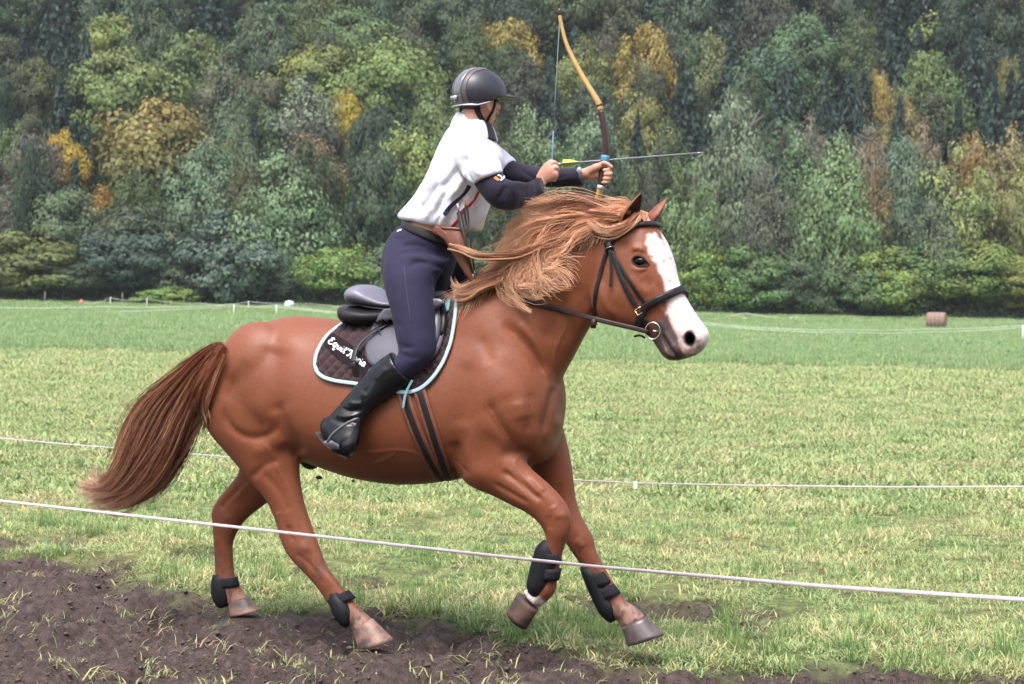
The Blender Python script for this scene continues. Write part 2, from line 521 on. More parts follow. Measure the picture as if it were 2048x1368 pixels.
m_far = blade_mat('uncut_grass_blades', [(.0, (.18, .275, .125)), (.45, (.25, .35, .16)), (.75, (.33, .41, .195)), (1.0, (.40, .42, .23))])
gsrc = bpy.data.collections.new('grass_tufts')
gr = np.random.default_rng(5)
def tuft(name, nb, rad, hmin, hmax, wd, lean, m, dry=.12, coll=None):
    V, F, C = [], [], []
    for b in range(nb):
        a = gr.uniform(0, 6.283); r = rad * math.sqrt(gr.uniform()); p = np.array([r * math.cos(a), r * math.sin(a), -.008])
        h = gr.uniform(hmin, hmax); ln = gr.normal(0, lean) if lean < 1 else gr.uniform(.55, lean + .2); az = gr.uniform(0, 6.283)
        dirh = np.array([math.cos(az), math.sin(az), 0]); side = np.array([-math.sin(az + gr.normal(0, .5)), math.cos(az + gr.normal(0, .5)), 0])
        w = wd * gr.uniform(.7, 1.3)
        k = abs(ln)
        p1 = p + np.array([0, 0, h * .5 * math.cos(k * .75)]) + dirh * h * .5 * math.sin(k * .75)
        p2 = p1 + np.array([0, 0, h * .5 * math.cos(k * 1.3)]) + dirh * h * .5 * math.sin(k * 1.3)
        i = len(V)
        V += [p - side * w, p + side * w, p1 + side * w * .8, p1 - side * w * .8, p2]
        F += [(i, i + 1, i + 2, i + 3), (i + 3, i + 2, i + 4)]
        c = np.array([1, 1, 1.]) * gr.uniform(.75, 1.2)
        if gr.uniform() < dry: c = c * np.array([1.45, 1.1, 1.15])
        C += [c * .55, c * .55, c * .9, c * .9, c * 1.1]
    me = mesh_np(name, V, F); me.materials.append(m); set_color(me, np.clip(C, 0, 2))
    o = bpy.data.objects.new(name, me); coll.objects.link(o)
    return o
def scatter(name, P, S, coll, kindlabel=None):
    """grass stuff: tufts from a collection placed on given points"""
    me = bpy.data.meshes.new(name); me.vertices.add(len(P)); me.vertices.foreach_set('co', np.asarray(P, np.float32).ravel()); me.update()
    a = me.attributes.new('sz', 'FLOAT', 'POINT'); a.data.foreach_set('value', np.asarray(S, np.float32))
    o = bpy.data.objects.new(name, me); COL.objects.link(o)
    ng = bpy.data.node_groups.new(name + '_scatter', 'GeometryNodeTree')
    ng.interface.new_socket('Geometry', in_out='INPUT', socket_type='NodeSocketGeometry'); ng.interface.new_socket('Geometry', in_out='OUTPUT', socket_type='NodeSocketGeometry')
    N, L = ng.nodes, ng.links
    gi, go = N.new('NodeGroupInput'), N.new('NodeGroupOutput')
    iop = N.new('GeometryNodeInstanceOnPoints'); ci = N.new('GeometryNodeCollectionInfo'); ci.inputs['Collection'].default_value = coll
    ci.inputs['Separate Children'].default_value = True; ci.inputs['Reset Children'].default_value = True
    rv = N.new('FunctionNodeRandomValue'); rv.data_type = 'FLOAT_VECTOR'; rv.inputs[0].default_value = (-.12, -.12, 0); rv.inputs[1].default_value = (.12, .12, 6.283)
    na = N.new('GeometryNodeInputNamedAttribute'); na.data_type = 'FLOAT'; na.inputs['Name'].default_value = 'sz'
    L.new(gi.outputs[0], iop.inputs['Points']); L.new(ci.outputs[0], iop.inputs['Instance']); iop.inputs['Pick Instance'].default_value = True
    L.new(rv.outputs[0], iop.inputs['Rotation']); L.new(na.outputs[0], iop.inputs['Scale']); L.new(iop.outputs[0], go.inputs[0])
    md = o.modifiers.new('scatter', 'NODES'); md.node_group = ng
    return tag(o, kind='stuff')
cA = bpy.data.collections.new('tufts_cut'); cB = bpy.data.collections.new('tufts_lush'); cC = bpy.data.collections.new('tufts_far'); cD = bpy.data.collections.new('tufts_mid'); cE = bpy.data.collections.new('clods'); cF = bpy.data.collections.new('straw')
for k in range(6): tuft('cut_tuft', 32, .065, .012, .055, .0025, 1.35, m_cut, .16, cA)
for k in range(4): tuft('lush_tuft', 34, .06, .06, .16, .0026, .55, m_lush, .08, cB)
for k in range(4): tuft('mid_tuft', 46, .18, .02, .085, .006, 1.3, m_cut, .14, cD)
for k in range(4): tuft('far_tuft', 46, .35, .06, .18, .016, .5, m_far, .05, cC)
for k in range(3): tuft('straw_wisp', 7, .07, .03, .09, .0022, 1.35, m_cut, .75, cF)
def frustum_points(d0, d1, dens, margin=1.12):
    n = int(.5 * (d1 * d1 - d0 * d0) * .6132 * margin * dens)
    y = np.sqrt(gr.uniform(d0 * d0, d1 * d1, n)); x = gr.uniform(-.5, .5, n) * .6132 * margin * y
    return x, y
def put(name, d0, d1, dens, coll, smin, smax, keep):
    x, y = frustum_points(d0, d1, dens)
    k = keep(x, y); x, y = x[k], y[k]
    s = gr.uniform(smin, smax, len(x)) * (.55 + .9 * fbm(x * 2.3, y * 2.3, None, 55, 3))
    return scatter(name, np.stack([x, y, ground_z(x, y)], -1), s, coll)
def gap(x, y): return fbm(x * 2.2, y * 2.2, None, 61, 3)
put('short_grass', 5.6, 13, 430, cA, .8, 1.6, lambda x, y: (mud_amount(x, y) < .45) & (gr.uniform(size=len(x)) < np.clip((gap(x * 1.6, y * 1.6) - .36) * 5, .14, 1)))
put('lush_grass', 5.6, 12, 46, cB, .45, 1.05, lambda x, y: (mud_amount(x, y) < .5) & (gr.uniform(size=len(x)) < np.clip((fbm(x * 1.4, y * 1.4, None, 71, 3) - .42) * 5, 0, 1) * np.clip(1.5 - (y - track_edge(x)) / 1.6, .10, 1)))
put('field_grass', 12.5, 30, 62, cD, .7, 1.4, lambda x, y: gr.uniform(size=len(x)) < np.clip(gap(x * .6, y * .6) * 2.6 - .4, .2, 1))
put('field_grass', 30, 48, 24, cD, 1.1, 2.0, lambda x, y: (y < cut_line(x) + 1) & (gr.uniform(size=len(x)) < np.clip(gap(x * .3, y * .3) * 2.6 - .4, .2, 1)))
put('uncut_grass', 45, 80, 6.5, cC, .7, 1.3, lambda x, y: y > cut_line(x) + gr.normal(0, 1.6, len(x)) + 5 * (fbm(x * .5, y * .3, None, 43, 3) - .5))
put('uncut_grass', 80, 166, 2.0, cC, 1.0, 1.9, lambda x, y: y > 0)
put('straw_litter', 5.6, 11, 34, cF, .6, 1.4, lambda x, y: mud_amount(x, y) > .25)
put('torn_grass', 5.6, 11, 38, cA, .4, 1.1, lambda x, y: (mud_amount(x, y) >= .45) & (fbm(x * 2.5, y * 2.5, None, 91, 3) > .56))
m_clod = mat('wet_mud_clod', (.055, .037, .034), .7, .3, noise=(40, (.10, .068, .06), .25), bump=(80, .6, .004))
for k in range(5):
    v, f = ellipsoid(np.zeros(3), np.eye(3), 10, 7); d = 1 + .9 * (fbm(v[:, 0] * 1.7 + k * 9, v[:, 1] * 1.7, v[:, 2] * 1.7, k, 3) - .5)
    v = v * d[:, None] * np.array([.022, .018, .013]); me = mesh_np('clod', v, f); me.materials.append(m_clod); o = bpy.data.objects.new('clod', me); cE.objects.link(o)
put('mud_crumbs', 5.6, 11, 750, cE, .05, .38, lambda x, y: mud_amount(x, y) > .3)
put('mud_clods', 5.6, 11.5, 110, cE, .10, .75, lambda x, y: (mud_amount(x, y) > .45) & (gr.uniform(size=len(x)) < .6))

# ================================================================== FOREST
def leaf_mat(name, dark=.55):
    m = bpy.data.materials.new(name); m.use_nodes = True
    nt = m.node_tree; N = nt.nodes; L = nt.links; N.clear()
    out = N.new('ShaderNodeOutputMaterial'); b = N.new('ShaderNodeBsdfPrincipled'); t = N.new('ShaderNodeBsdfTranslucent'); mx = N.new('ShaderNodeMixShader')
    b.inputs['Roughness'].default_value = .6; b.inputs['Specular IOR Level'].default_value = .25
    oi = N.new('ShaderNodeObjectInfo'); at = N.new('ShaderNodeAttribute'); at.attribute_name = 'Col'; geo = N.new('ShaderNodeNewGeometry')
    sp_ = N.new('ShaderNodeSeparateColor'); L.new(at.outputs['Color'], sp_.inputs[0])
    # autumn turning: G channel = how much this leaf has turned at the tip of the crown, strength by the tree's alpha
    nz = N.new('ShaderNodeTexNoise'); nz.inputs['Scale'].default_value = .35; nz.inputs['Detail'].default_value = 3; L.new(geo.outputs['Position'], nz.inputs['Vector'])
    h = N.new('ShaderNodeHueSaturation'); L.new(oi.outputs['Color'], h.inputs['Color'])
    mr = N.new('ShaderNodeMapRange'); L.new(nz.outputs['Fac'], mr.inputs[0]); mr.inputs[1].default_value = .3; mr.inputs[2].default_value = .7; mr.inputs[3].default_value = .478; mr.inputs[4].default_value = .522
    L.new(mr.outputs[0], h.inputs['Hue'])
    turn = N.new('ShaderNodeMath'); turn.operation = 'MULTIPLY'; L.new(sp_.outputs[1], turn.inputs[0])
    inv = N.new('ShaderNodeMath'); inv.operation = 'SUBTRACT'; inv.inputs[0].default_value = 1; L.new(oi.outputs['Alpha'], inv.inputs[1]); L.new(inv.outputs[0], turn.inputs[1])
    mt = N.new('ShaderNodeMix'); mt.data_type = 'RGBA'; L.new(turn.outputs[0], mt.inputs[0]); L.new(h.outputs[0], mt.inputs[6]); mt.inputs[7].default_value = (.30, .185, .032, 1)
    ml = N.new('ShaderNodeMix'); ml.data_type = 'RGBA'; ml.blend_type = 'MULTIPLY'; ml.inputs[0].default_value = 1
    cb = N.new('ShaderNodeCombineColor'); 
    for i in range(3): L.new(sp_.outputs[0], cb.inputs[i])
    L.new(mt.outputs[2], ml.inputs[6]); L.new(cb.outputs[0], ml.inputs[7])
    L.new(ml.outputs[2], b.inputs['Base Color']); L.new(ml.outputs[2], t.inputs[0])
    mx.inputs[0].default_value = .10; L.new(b.outputs[0], mx.inputs[1]); L.new(t.outputs[0], mx.inputs[2]); L.new(mx.outputs[0], out.inputs[0])
    return m
m_leaf = leaf_mat('tree_leaves')
m_bark = mat('grey_bark', (.085, .070, .058), .9, .15, noise=(3, (.14, .12, .10), .2))
m_pale = mat('pale_bark', (.24, .22, .19), .85, .15, noise=(3, (.14, .12, .10), .2))
fr = np.random.default_rng(21)

def leaf_quads(P, Nrm, size, tint, turn, aspect=1.5, droop=None):
    n = len(P)
    a = np.cross(Nrm, fr.normal(size=(n, 3))); a /= np.linalg.norm(a, axis=1)[:, None] + 1e-9
    if droop is not None: a = droop; Nrm = np.cross(a, fr.normal(size=(n, 3))); Nrm /= np.linalg.norm(Nrm, axis=1)[:, None] + 1e-9
    b = np.cross(Nrm, a)
    s = size[:, None]
    V = np.stack([P - a * s * aspect * .5, P + b * s * .5, P + a * s * aspect * .5, P - b * s * .5], 1).reshape(-1, 3)
    F = np.arange(4 * n).reshape(n, 4)
    C = np.repeat(np.stack([tint, turn, tint * 0], -1), 4, 0)
    return V, F, C
def crown_broad(seed, shape, nclump, nleaf, leaf, gap=.0):
    """unit crown: z 0..1, radius about .5; shape gives radius against height"""
    rs = np.random.default_rng(seed)
    zs, rsh = np.array(shape).T
    cl = []
    while len(cl) < nclump:
        z = rs.uniform(zs[0], zs[-1]); r = np.interp(z, zs, rsh)
        if rs.uniform() > (r / rsh.max()) ** 1.3 + .08: continue
        a = rs.uniform(0, 6.283); rr = r * (rs.uniform() ** .38)
        lob = 1 + .30 * math.sin(3 * a + seed) * math.sin(5 * z + seed) + .15 * math.sin(5 * a + seed * 2)
        cl.append((rr * lob * math.cos(a), rr * lob * math.sin(a), z, rs.uniform(.075, .15) * (.75 + .5 * r / rsh.max()), rs.uniform(.72, 1.22), rs.uniform()))
    P, Nn, S, T, U = [], [], [], [], []
    for (x, y, z, cr, tint, tu) in cl:
        n = int(nleaf * (cr / .11) ** 2 * rs.uniform(.6, 1.3))
        d = rs.normal(size=(n, 3)); d /= np.linalg.norm(d, axis=1)[:, None]
        d[:, 2] = d[:, 2] * .75 + .18
        rad = cr * (rs.uniform(size=n) ** .30) * (1 + .16 * rs.normal(size=n))
        p = np.array([x, y, z]) + d * rad[:, None] * np.array([1.15, 1.15, .85])
        P.append(p); co = p - np.array([0, 0, .42]); co = co / (np.linalg.norm(co, axis=1)[:, None] + 1e-6); nn = d * 1.0 + co * .45 + rs.normal(size=(n, 3)) * .30 + np.array([0, 0, .12]); Nn.append(nn / np.linalg.norm(nn, axis=1)[:, None])
        S.append(leaf * rs.uniform(.6, 1.35, n)); T.append(tint * rs.uniform(.72, 1.3, n))
        top = np.clip((z - .45) / .45, 0, 1) * .8 + .25 * tu
        U.append(np.clip(top + rs.normal(0, .25, n), 0, 1))
    return leaf_quads(np.concatenate(P), np.concatenate(Nn), np.concatenate(S), np.concatenate(T), np.concatenate(U))
def crown_conifer(seed, tiers, per, nleaf, leaf, base=.0, wide=.5):
    rs = np.random.default_rng(seed)
    P, D, S, T = [], [], [], []
    for k in range(tiers):
        z = base + (1 - base) * (k + .5 * rs.uniform()) / tiers
        r = wide * (1 - (z - base) / (1 - base)) ** .85 * (1 + .15 * rs.normal()) + .012
        nb = max(5, int(per * (r / wide) ** .5)); a0 = rs.uniform(0, 6.28)
        for j in range(nb):
            a = a0 + 6.283 * j / nb + rs.normal(0, .15); L_ = r * rs.uniform(.75, 1.12); dirv = np.array([math.cos(a), math.sin(a), 0])
            n = max(5, int(nleaf * (.35 + r / wide)))
            t = rs.uniform(.08, 1, n) ** .8
            side = np.array([-math.sin(a), math.cos(a), 0])
            off = rs.normal(0, 1, n) * .045 * (1.15 - t)
            p = dirv * (L_ * t)[:, None] + side * off[:, None] + np.array([0, 0, 1]) * (z - .16 * L_ * t + .05 * L_ * t ** 3 * 2 - np.abs(rs.normal(0, .012, n)))[:, None]
            d = dirv[None] * .7 + side[None] * (np.sign(off) * .6)[:, None] + np.array([0, 0, -.45]) + rs.normal(0, .2, (n, 3)); d /= np.linalg.norm(d, axis=1)[:, None]
            P.append(p); D.append(d); S.append(leaf * rs.uniform(.7, 1.3, n)); T.append(rs.uniform(.6, 1.3) * rs.uniform(.75, 1.25, n) * (.75 + .4 * t))
    P = np.concatenate(P)
    return leaf_quads(P, np.zeros_like(P), np.concatenate(S), np.concatenate(T), np.zeros(len(P)), 2.1, np.concatenate(D))
def trunk_mesh(seed, h, limbs, r=.018, lean=.03, z0=.25):
    rs = np.random.default_rng(seed); mb = MB()
    n = 9; t = np.linspace(0, 1, n)
    P = np.stack([np.cumsum(rs.normal(0, lean / n, n)) , np.cumsum(rs.normal(0, lean / n, n)), t * h], -1)
    mb.addm(*tube(P, r * (1 - .8 * t) + .0015, 7))
    for k in range(limbs):
        s = rs.uniform(z0, .9); b = P[int(s * (n - 1))]; a = rs.uniform(0, 6.283); ln = rs.uniform(.15, .36) * (1.15 - s * .6)
        e = b + np.array([math.cos(a) * ln * .8, math.sin(a) * ln * .8, ln * .75]); m_ = (b + e) / 2 + np.array([math.cos(a), math.sin(a), -.3]) * ln * .08
        mb.addm(*tube(np.array([b, m_, e]), [r * .42, r * .26, r * .08], 5))
        e2 = m_ + np.array([math.cos(a + .8), math.sin(a + .8), .7]) * ln * .45
        mb.addm(*tube(np.array([m_, (m_ + e2) / 2, e2]), [r * .2, r * .14, r * .05], 4))
    return mb.get()
KIND = {}
def kind(name, crown, trunk, bark):
    V, F, C = crown; me = mesh_np('crown', V, F, False); me.materials.append(m_leaf); set_color(me, C)
    V, F = trunk; mt_ = mesh_np('trunk', V, F); mt_.materials.append(bark)
    KIND.setdefault(name, []).append((me, mt_))
ROUND = [(.12, .18), (.3, .42), (.5, .50), (.7, .45), (.85, .30), (.96, .10)]
TALL_ = [(.10, .22), (.3, .40), (.5, .44), (.7, .36), (.85, .22), (.98, .05)]
POPL = [(.06, .24), (.25, .46), (.45, .46), (.65, .36), (.82, .22), (.98, .04)]
BUSH = [(.02, .34), (.2, .48), (.45, .48), (.7, .34), (.95, .08)]
for k in range(4): kind('round', crown_broad(100 + k, ROUND, 115, 112, .0255), trunk_mesh(k, .9, 9), m_bark)
for k in range(3): kind('tall', crown_broad(200 + k, TALL_, 125, 100, .022), trunk_mesh(20 + k, .95, 10), m_bark)
for k in range(3): kind('poplar', crown_broad(300 + k, POPL, 150, 92, .020), trunk_mesh(40 + k, .97, 10), m_pale)
for k in range(3): kind('sparse', crown_broad(400 + k, TALL_, 95, 60, .0205), trunk_mesh(60 + k, .97, 18, .016), m_pale)
for k in range(4): kind('bush', crown_broad(500 + k, BUSH, 105, 110, .030), trunk_mesh(80 + k, .7, 8, .02, .05, .1), m_bark)
for k in range(4): kind('conifer', crown_conifer(600 + k, 26, 13, 20, .036, .03, .5), trunk_mesh(90 + k, .99, 0, .017, .01), m_bark)

BOOST = np.array([1.20, 1.32, 1.28])
_n = {}
def plant_tree(name, kd, px, top, wpx, d, col, label, cat='tree', group=None, turn=0.0, base_px=None, bare=0.0):
    """tree seen centred on pixel px, top at pixel row top, wpx wide, standing d metres away"""
    x = DP(px, 600, d)[0]; y = DP(px, 600, d)[1]
    z0 = float(terr(x, y)) - .15
    zt = DP(px, top, d)[2]
    h = max(zt - z0, 2.0); w = wpx / FPX * d * (1.22 if group != 'packed' else 1.05)
    vs = KIND[kd]; i = _n.get(kd, 0); _n[kd] = i + 1
    cm, tm = vs[i % len(vs)]
    o = bpy.data.objects.new(name, None); COL.objects.link(o); o.location = (x, y, z0)
    tag(o, label, cat, group)
    rot = fr.uniform(0, 6.283)
    c = bpy.data.objects.new('crown', cm); COL.objects.link(c); c.parent = o
    ch = h * (1 - bare)
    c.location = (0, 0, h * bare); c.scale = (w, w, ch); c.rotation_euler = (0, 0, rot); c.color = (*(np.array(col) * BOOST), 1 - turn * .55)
    t = bpy.data.objects.new('trunk', tm); COL.objects.link(t); t.parent = o; t.scale = (h * .8, h * .8, h); t.rotation_euler = (0, 0, rot)
    return o
T = plant_tree
# ---- front row: bushes along the edge of the field (d 166..172)
B = 'shrubs along the foot of the wood'
for px, top, w, d, col, lab in [
  (60, 440, 230, 169, (.080, .090, .026), 'broad olive green bush at the left end of the wood edge'),
  (170, 505, 120, 168, (.052, .064, .030), 'low dark bush between the olive bush and the blue green thicket'),
  (245, 478, 150, 167, (.038, .056, .040), 'dark blue green thicket above the leftmost white fence post'),
  (350, 520, 120, 167, (.050, .066, .036), 'low dull green bush beside the pale bramble patch'),
  (455, 440, 175, 168, (.058, .080, .060), 'rounded grey green willow bush under the two pale poplars'),
  (575, 520, 120, 167, (.045, .064, .040), 'dark low bush behind the white bundle in the grass'),
  (682, 508, 150, 168, (.105, .155, .040), 'bright green bush behind the saddle cantle'),
  (790, 500, 130, 168, (.060, .085, .036), 'mid green bush hidden behind the rider\'s thigh'),
  (1000, 490, 150, 169, (.060, .082, .034), 'green bush showing between quiver and mane'),
  (1330, 470, 120, 170, (.070, .105, .034), 'green bush right behind the horse\'s forehead'),
  (1410, 500, 120, 168, (.105, .15, .036), 'bright yellow green bush at the horse\'s nose'),
  (1500, 492, 150, 168, (.064, .105, .036), 'deep green bush left of the bare trunks'),
  (1600, 520, 110, 167, (.050, .070, .034), 'shaded low bush between two bright bushes'),
  (1690, 545, 130, 167, (.060, .088, .034), 'low green bush under the tall pale ash'),
  (1775, 495, 150, 168, (.100, .135, .034), 'yellowish green bush left of the hay bale'),
  (1860, 470, 170, 170, (.070, .105, .034), 'large green bush rising behind the hay bale'),
  (1950, 490, 160, 168, (.095, .125, .032), 'yellow tinged bush right of the hay bale'),
  (2040, 530, 150, 167, (.115, .120, .030), 'yellowing bush at the right end of the wood edge'),
  (1170, 520, 180, 169, (.055, .08, .035), 'green bush hidden behind the horse\'s neck')]:
    k_ = fr.integers(0, 5)
    T('bush', ['bush', 'round', 'bush', 'tall', 'bush'][k_], px, top + fr.uniform(-30, 18), w * (.95 if k_ in (0, 2, 4) else 1.1), d + fr.uniform(0, 3.5), np.array(col) * .92, lab, 'bush', B, .12 if col[0] > .09 else .0)
T('bramble', 'bush', 335, 583, 95, 165.5, (.12, .17, .045), 'pale green bramble patch at the foot of the wood by two white posts', 'bush', None)
# ---- trees picked out one by one
G1 = 'trees of the mixed wood'
for kd, px, top, w, d, col, lab, tu in [
  ('poplar', 405, 272, 150, 174, (.090, .122, .070), 'pale grey green poplar left of its taller twin', 0),
  ('poplar', 558, 298, 175, 172, (.100, .140, .070), 'light green pointed poplar nearest the white bundle', 0),
  ('round', 318, 205, 215, 182, (.092, .085, .028), 'broad beech with orange yellow top left of the poplars', .75),
  ('round', 280, 400, 150, 172, (.046, .055, .030), 'dark dull tree with layered branches below the orange topped beech', 0),
  ('tall', 612, 265, 130, 180, (.125, .082, .046), 'rust brown tree behind the light green poplar', .1),
  ('sparse', 600, 155, 165, 195, (.130, .140, .095), 'pale greyish tree with feathery crown left of the rider', 0),
  ('tall', 690, 165, 75, 197, (.27, .19, .022), 'bright yellow small tree left of the rider', .3),
  ('round', 122, 262, 75, 185, (.26, .17, .025), 'golden yellow tree near the left edge of the wood', .4),
  ('round', 72, 268, 100, 183, (.085, .068, .052), 'brownish grey tree beside the golden tree', 0),
  ('round', 45, 248, 95, 188, (.090, .125, .045), 'fresh green tree above the brownish grey one', 0),
  ('tall', 200, 372, 95, 176, (.20, .105, .026), 'orange tinged small tree low in the left of the wood', .5),
  ('round', 135, 365, 130, 174, (.060, .078, .040), 'grey green round tree above the olive bush', 0),
  ('sparse', 35, 358, 120, 176, (.082, .070, .055), 'thin greyish brown tree at the left border', 0),
  ('round', 240, 100, 175, 200, (.078, .098, .030), 'large olive green tree in the upper left of the wood', .1),
  ('round', 220, 32, 120, 215, (.115, .135, .036), 'yellow green tree at the upper left near the dark firs', .15),
  ('round', 485, 180, 90, 192, (.060, .078, .038), 'shaded green tree behind the orange topped beech', 0),
  ('tall', 470, 235, 85, 180, (.085, .11, .055), 'slim grey green tree between beech and poplars', 0),
  ('round', 372, 55, 130, 208, (.072, .095, .032), 'green round tree at the top left centre', .1),
  ('sparse', 430, 110, 110, 200, (.095, .098, .060), 'thin brownish crown above the beech', .1),
  ('round', 780, 82, 180, 203, (.085, .115, .032), 'broad olive green tree level with the helmet, left of it', .1),
  ('round', 632, 92, 150, 208, (.092, .112, .028), 'yellowish green tree left of the broad olive tree', .25),
  ('tall', 795, 240, 150, 178, (.120, .150, .046), 'yellow green tree behind the rider\'s back', .15),
  ('round', 862, 185, 110, 190, (.080, .105, .040), 'green tree touching the back of the rider\'s shirt', .1),
  ('round', 1005, 30, 110, 212, (.155, .120, .028), 'orange flecked tree above the helmet', .5),
  ('poplar', 1062, 208, 140, 178, (.092, .128, .060), 'light green tree in front of the rider\'s face', 0),
  ('tall', 1155, 75, 110, 205, (.090, .105, .036), 'olive tree behind the upper bow limb', .25),
  ('round', 1278, 52, 105, 205, (.17, .125, .034), 'amber brown tree right of the bow tip', .5),
  ('poplar', 1178, 215, 150, 180, (.100, .135, .075), 'pale green tree directly behind the bow hand', 0),
  ('tall', 1275, 182, 110, 188, (.120, .125, .045), 'yellowish tree above the arrow shaft', .3),
  ('tall', 1300, 290, 110, 176, (.095, .12, .050), 'green tree above the horse\'s ears', .1),
  ('poplar', 1462, 176, 145, 176, (.108, .125, .078), 'tall grey green aspen right of the arrow tip', 0),
  ('sparse', 1380, 318, 115, 170, (.100, .135, .056), 'thin birch with a pale trunk below the arrow tip', 0),
  ('tall', 1562, 238, 120, 180, (.075, .105, .055), 'dull green tree right of the tall aspen', 0),
  ('sparse', 1525, 330, 110, 171, (.085, .085, .060), 'thinning grey brown tree with bare trunk', 0),
  ('sparse', 1612, 230, 80, 184, (.115, .095, .070), 'greyish tan thin crown left of the pale ash', .1),
  ('poplar', 1668, 262, 150, 172, (.112, .150, .068), 'tall pale green ash in the right half of the wood', 0),
  ('sparse', 1732, 285, 85, 175, (.165, .105, .050), 'rusty orange thin tree right of the pale ash', .3),
  ('sparse', 1728, 255, 90, 184, (.13, .115, .085), 'tan feathery tree top behind the rusty one', 0),
  ('tall', 1800, 265, 90, 176, (.088, .118, .075), 'grey green slim tree left of the tan tree', 0),
  ('sparse', 1838, 245, 85, 180, (.155, .112, .075), 'pinkish tan tree top above the grey green slim tree', .1),
  ('sparse', 1905, 285, 150, 174, (.130, .150, .056), 'yellow green open crowned tree above the hay bale', .2),
  ('sparse', 1862, 400, 90, 169.5, (.105, .120, .075), 'small pale tree just above the hay bale', 0),
  ('tall', 1940, 250, 85, 182, (.175, .115, .040), 'orange brown tree above the open crowned tree', .5),
  ('sparse', 2012, 255, 120, 176, (.165, .130, .060), 'sandy coloured tree at the right edge', .3),
  ('tall', 2050, 300, 90, 173, (.13, .125, .05), 'olive tree cut by the right edge', .2),
  ('tall', 1842, 95, 115, 200, (.080, .110, .036), 'light green egg shaped tree among dark firs', .05),
  ('tall', 1750, 128, 65, 197, (.165, .120, .036), 'slender yellow brown tree among dark firs', .5),
  ('tall', 1795, 185, 75, 192, (.12, .105, .045), 'small olive brown tree below the yellow brown one', .3),
  ('round', 1895, 2, 120, 225, (.110, .135, .034), 'yellow green tree at the top right of the wood', .15),
  ('round', 1600, 32, 120, 215, (.058, .090, .040), 'fresh green tree in a gap of the firs', 0),
  ('round', 1510, 90, 130, 208, (.042, .066, .036), 'deep green round tree left of the fresh green one', 0),
  ('tall', 2010, 108, 60, 205, (.10, .10, .040), 'small yellowish tree near the right edge among firs', .3),
  ('tall', 1400, 55, 100, 212, (.10, .105, .045), 'olive brown tree at the top right of the bow', .2),
  ('round', 700, 20, 140, 220, (.060, .085, .030), 'green tree at the top of the wood over the rider\'s back', 0),
  ('round', 545, 8, 140, 222, (.050, .075, .030), 'dark green rounded tree along the top edge left of centre', 0)]:
    T('broadleaf_tree', kd, px, top, w, d, col, lab, 'tree', G1, tu)
for px, top, w, d, lab in [
  (165, 60, 95, 200, 'dark fir at the upper left beside the yellow green tree'), (110, 75, 90, 206, 'dark fir left of its neighbour in the upper left'), (165, 250, 80, 190, 'half hidden fir above the golden tree'),
  (1690, 140, 100, 195, 'dark fir left of the slender yellow brown tree'), (1560, 130, 95, 196, 'dark fir above the dull green tree'), (1640, 190, 80, 188, 'small dark fir above the pale ash'),
  (1940, 60, 110, 204, 'dark fir right of the egg shaped tree'), (1980, 150, 90, 196, 'dark fir behind the sandy tree'), (2040, 110, 100, 200, 'dark fir at the right edge'),
  (1450, 70, 90, 208, 'dark fir left of the deep green tree'), (1370, 140, 95, 197, 'dark blue green fir over the arrow'), (1410, 205, 80, 189, 'dark small fir left of the tall aspen'), (1310, 150, 80, 199, 'dark fir right of the amber tree'),
  (1770, 60, 100, 208, 'dark fir behind the slender yellow brown tree'), (880, 70, 95, 206, 'dark fir just left of the helmet top'), (930, 90, 90, 207, 'dark fir behind the helmet'), (1090, 110, 80, 200, 'dark fir left of the bow string')]:
    T('fir_tree', 'conifer', px, top, w, d, (.024, .038, .029), lab, 'tree', 'dark firs in the wood')
# ---- filling of the slope, row by row; crown colours darkened to paint in shade
FILL = []
def where(px, d):
    lm = [(110, 'at far left'), (260, 'above the left posts'), (420, 'above the horse\'s tail'), (560, 'above the white bundle'), (700, 'above the saddle cantle'), (860, 'behind the rider\'s back'),
          (960, 'behind the helmet'), (1080, 'between helmet and string'), (1210, 'behind the bow'), (1330, 'above the arrow'), (1450, 'above the horse\'s face'), (1600, 'right of the aspen'), (1740, 'above the pale ash'), (1850, 'left of the bale'), (1960, 'above the hay bale'), (9999, 'at far right')]
    h = [(181, 'at the slope foot'), (193, 'low on the slope'), (205, 'halfway up the slope'), (217, 'in the upper wood'), (230, 'high in the wood'), (246, 'along the top edge'), (999, 'cut off by the top edge')]
    return next(b for a, b in h if d < a), next(b for a, b in lm if px < a)
rows = [(176, 300, 22, 85), (187, 215, 24, 92), (199, 135, 25, 96), (211, 45, 25, 104), (224, -45, 25, 112), (237, -125, 25, 125), (251, -200, 26, 145)]
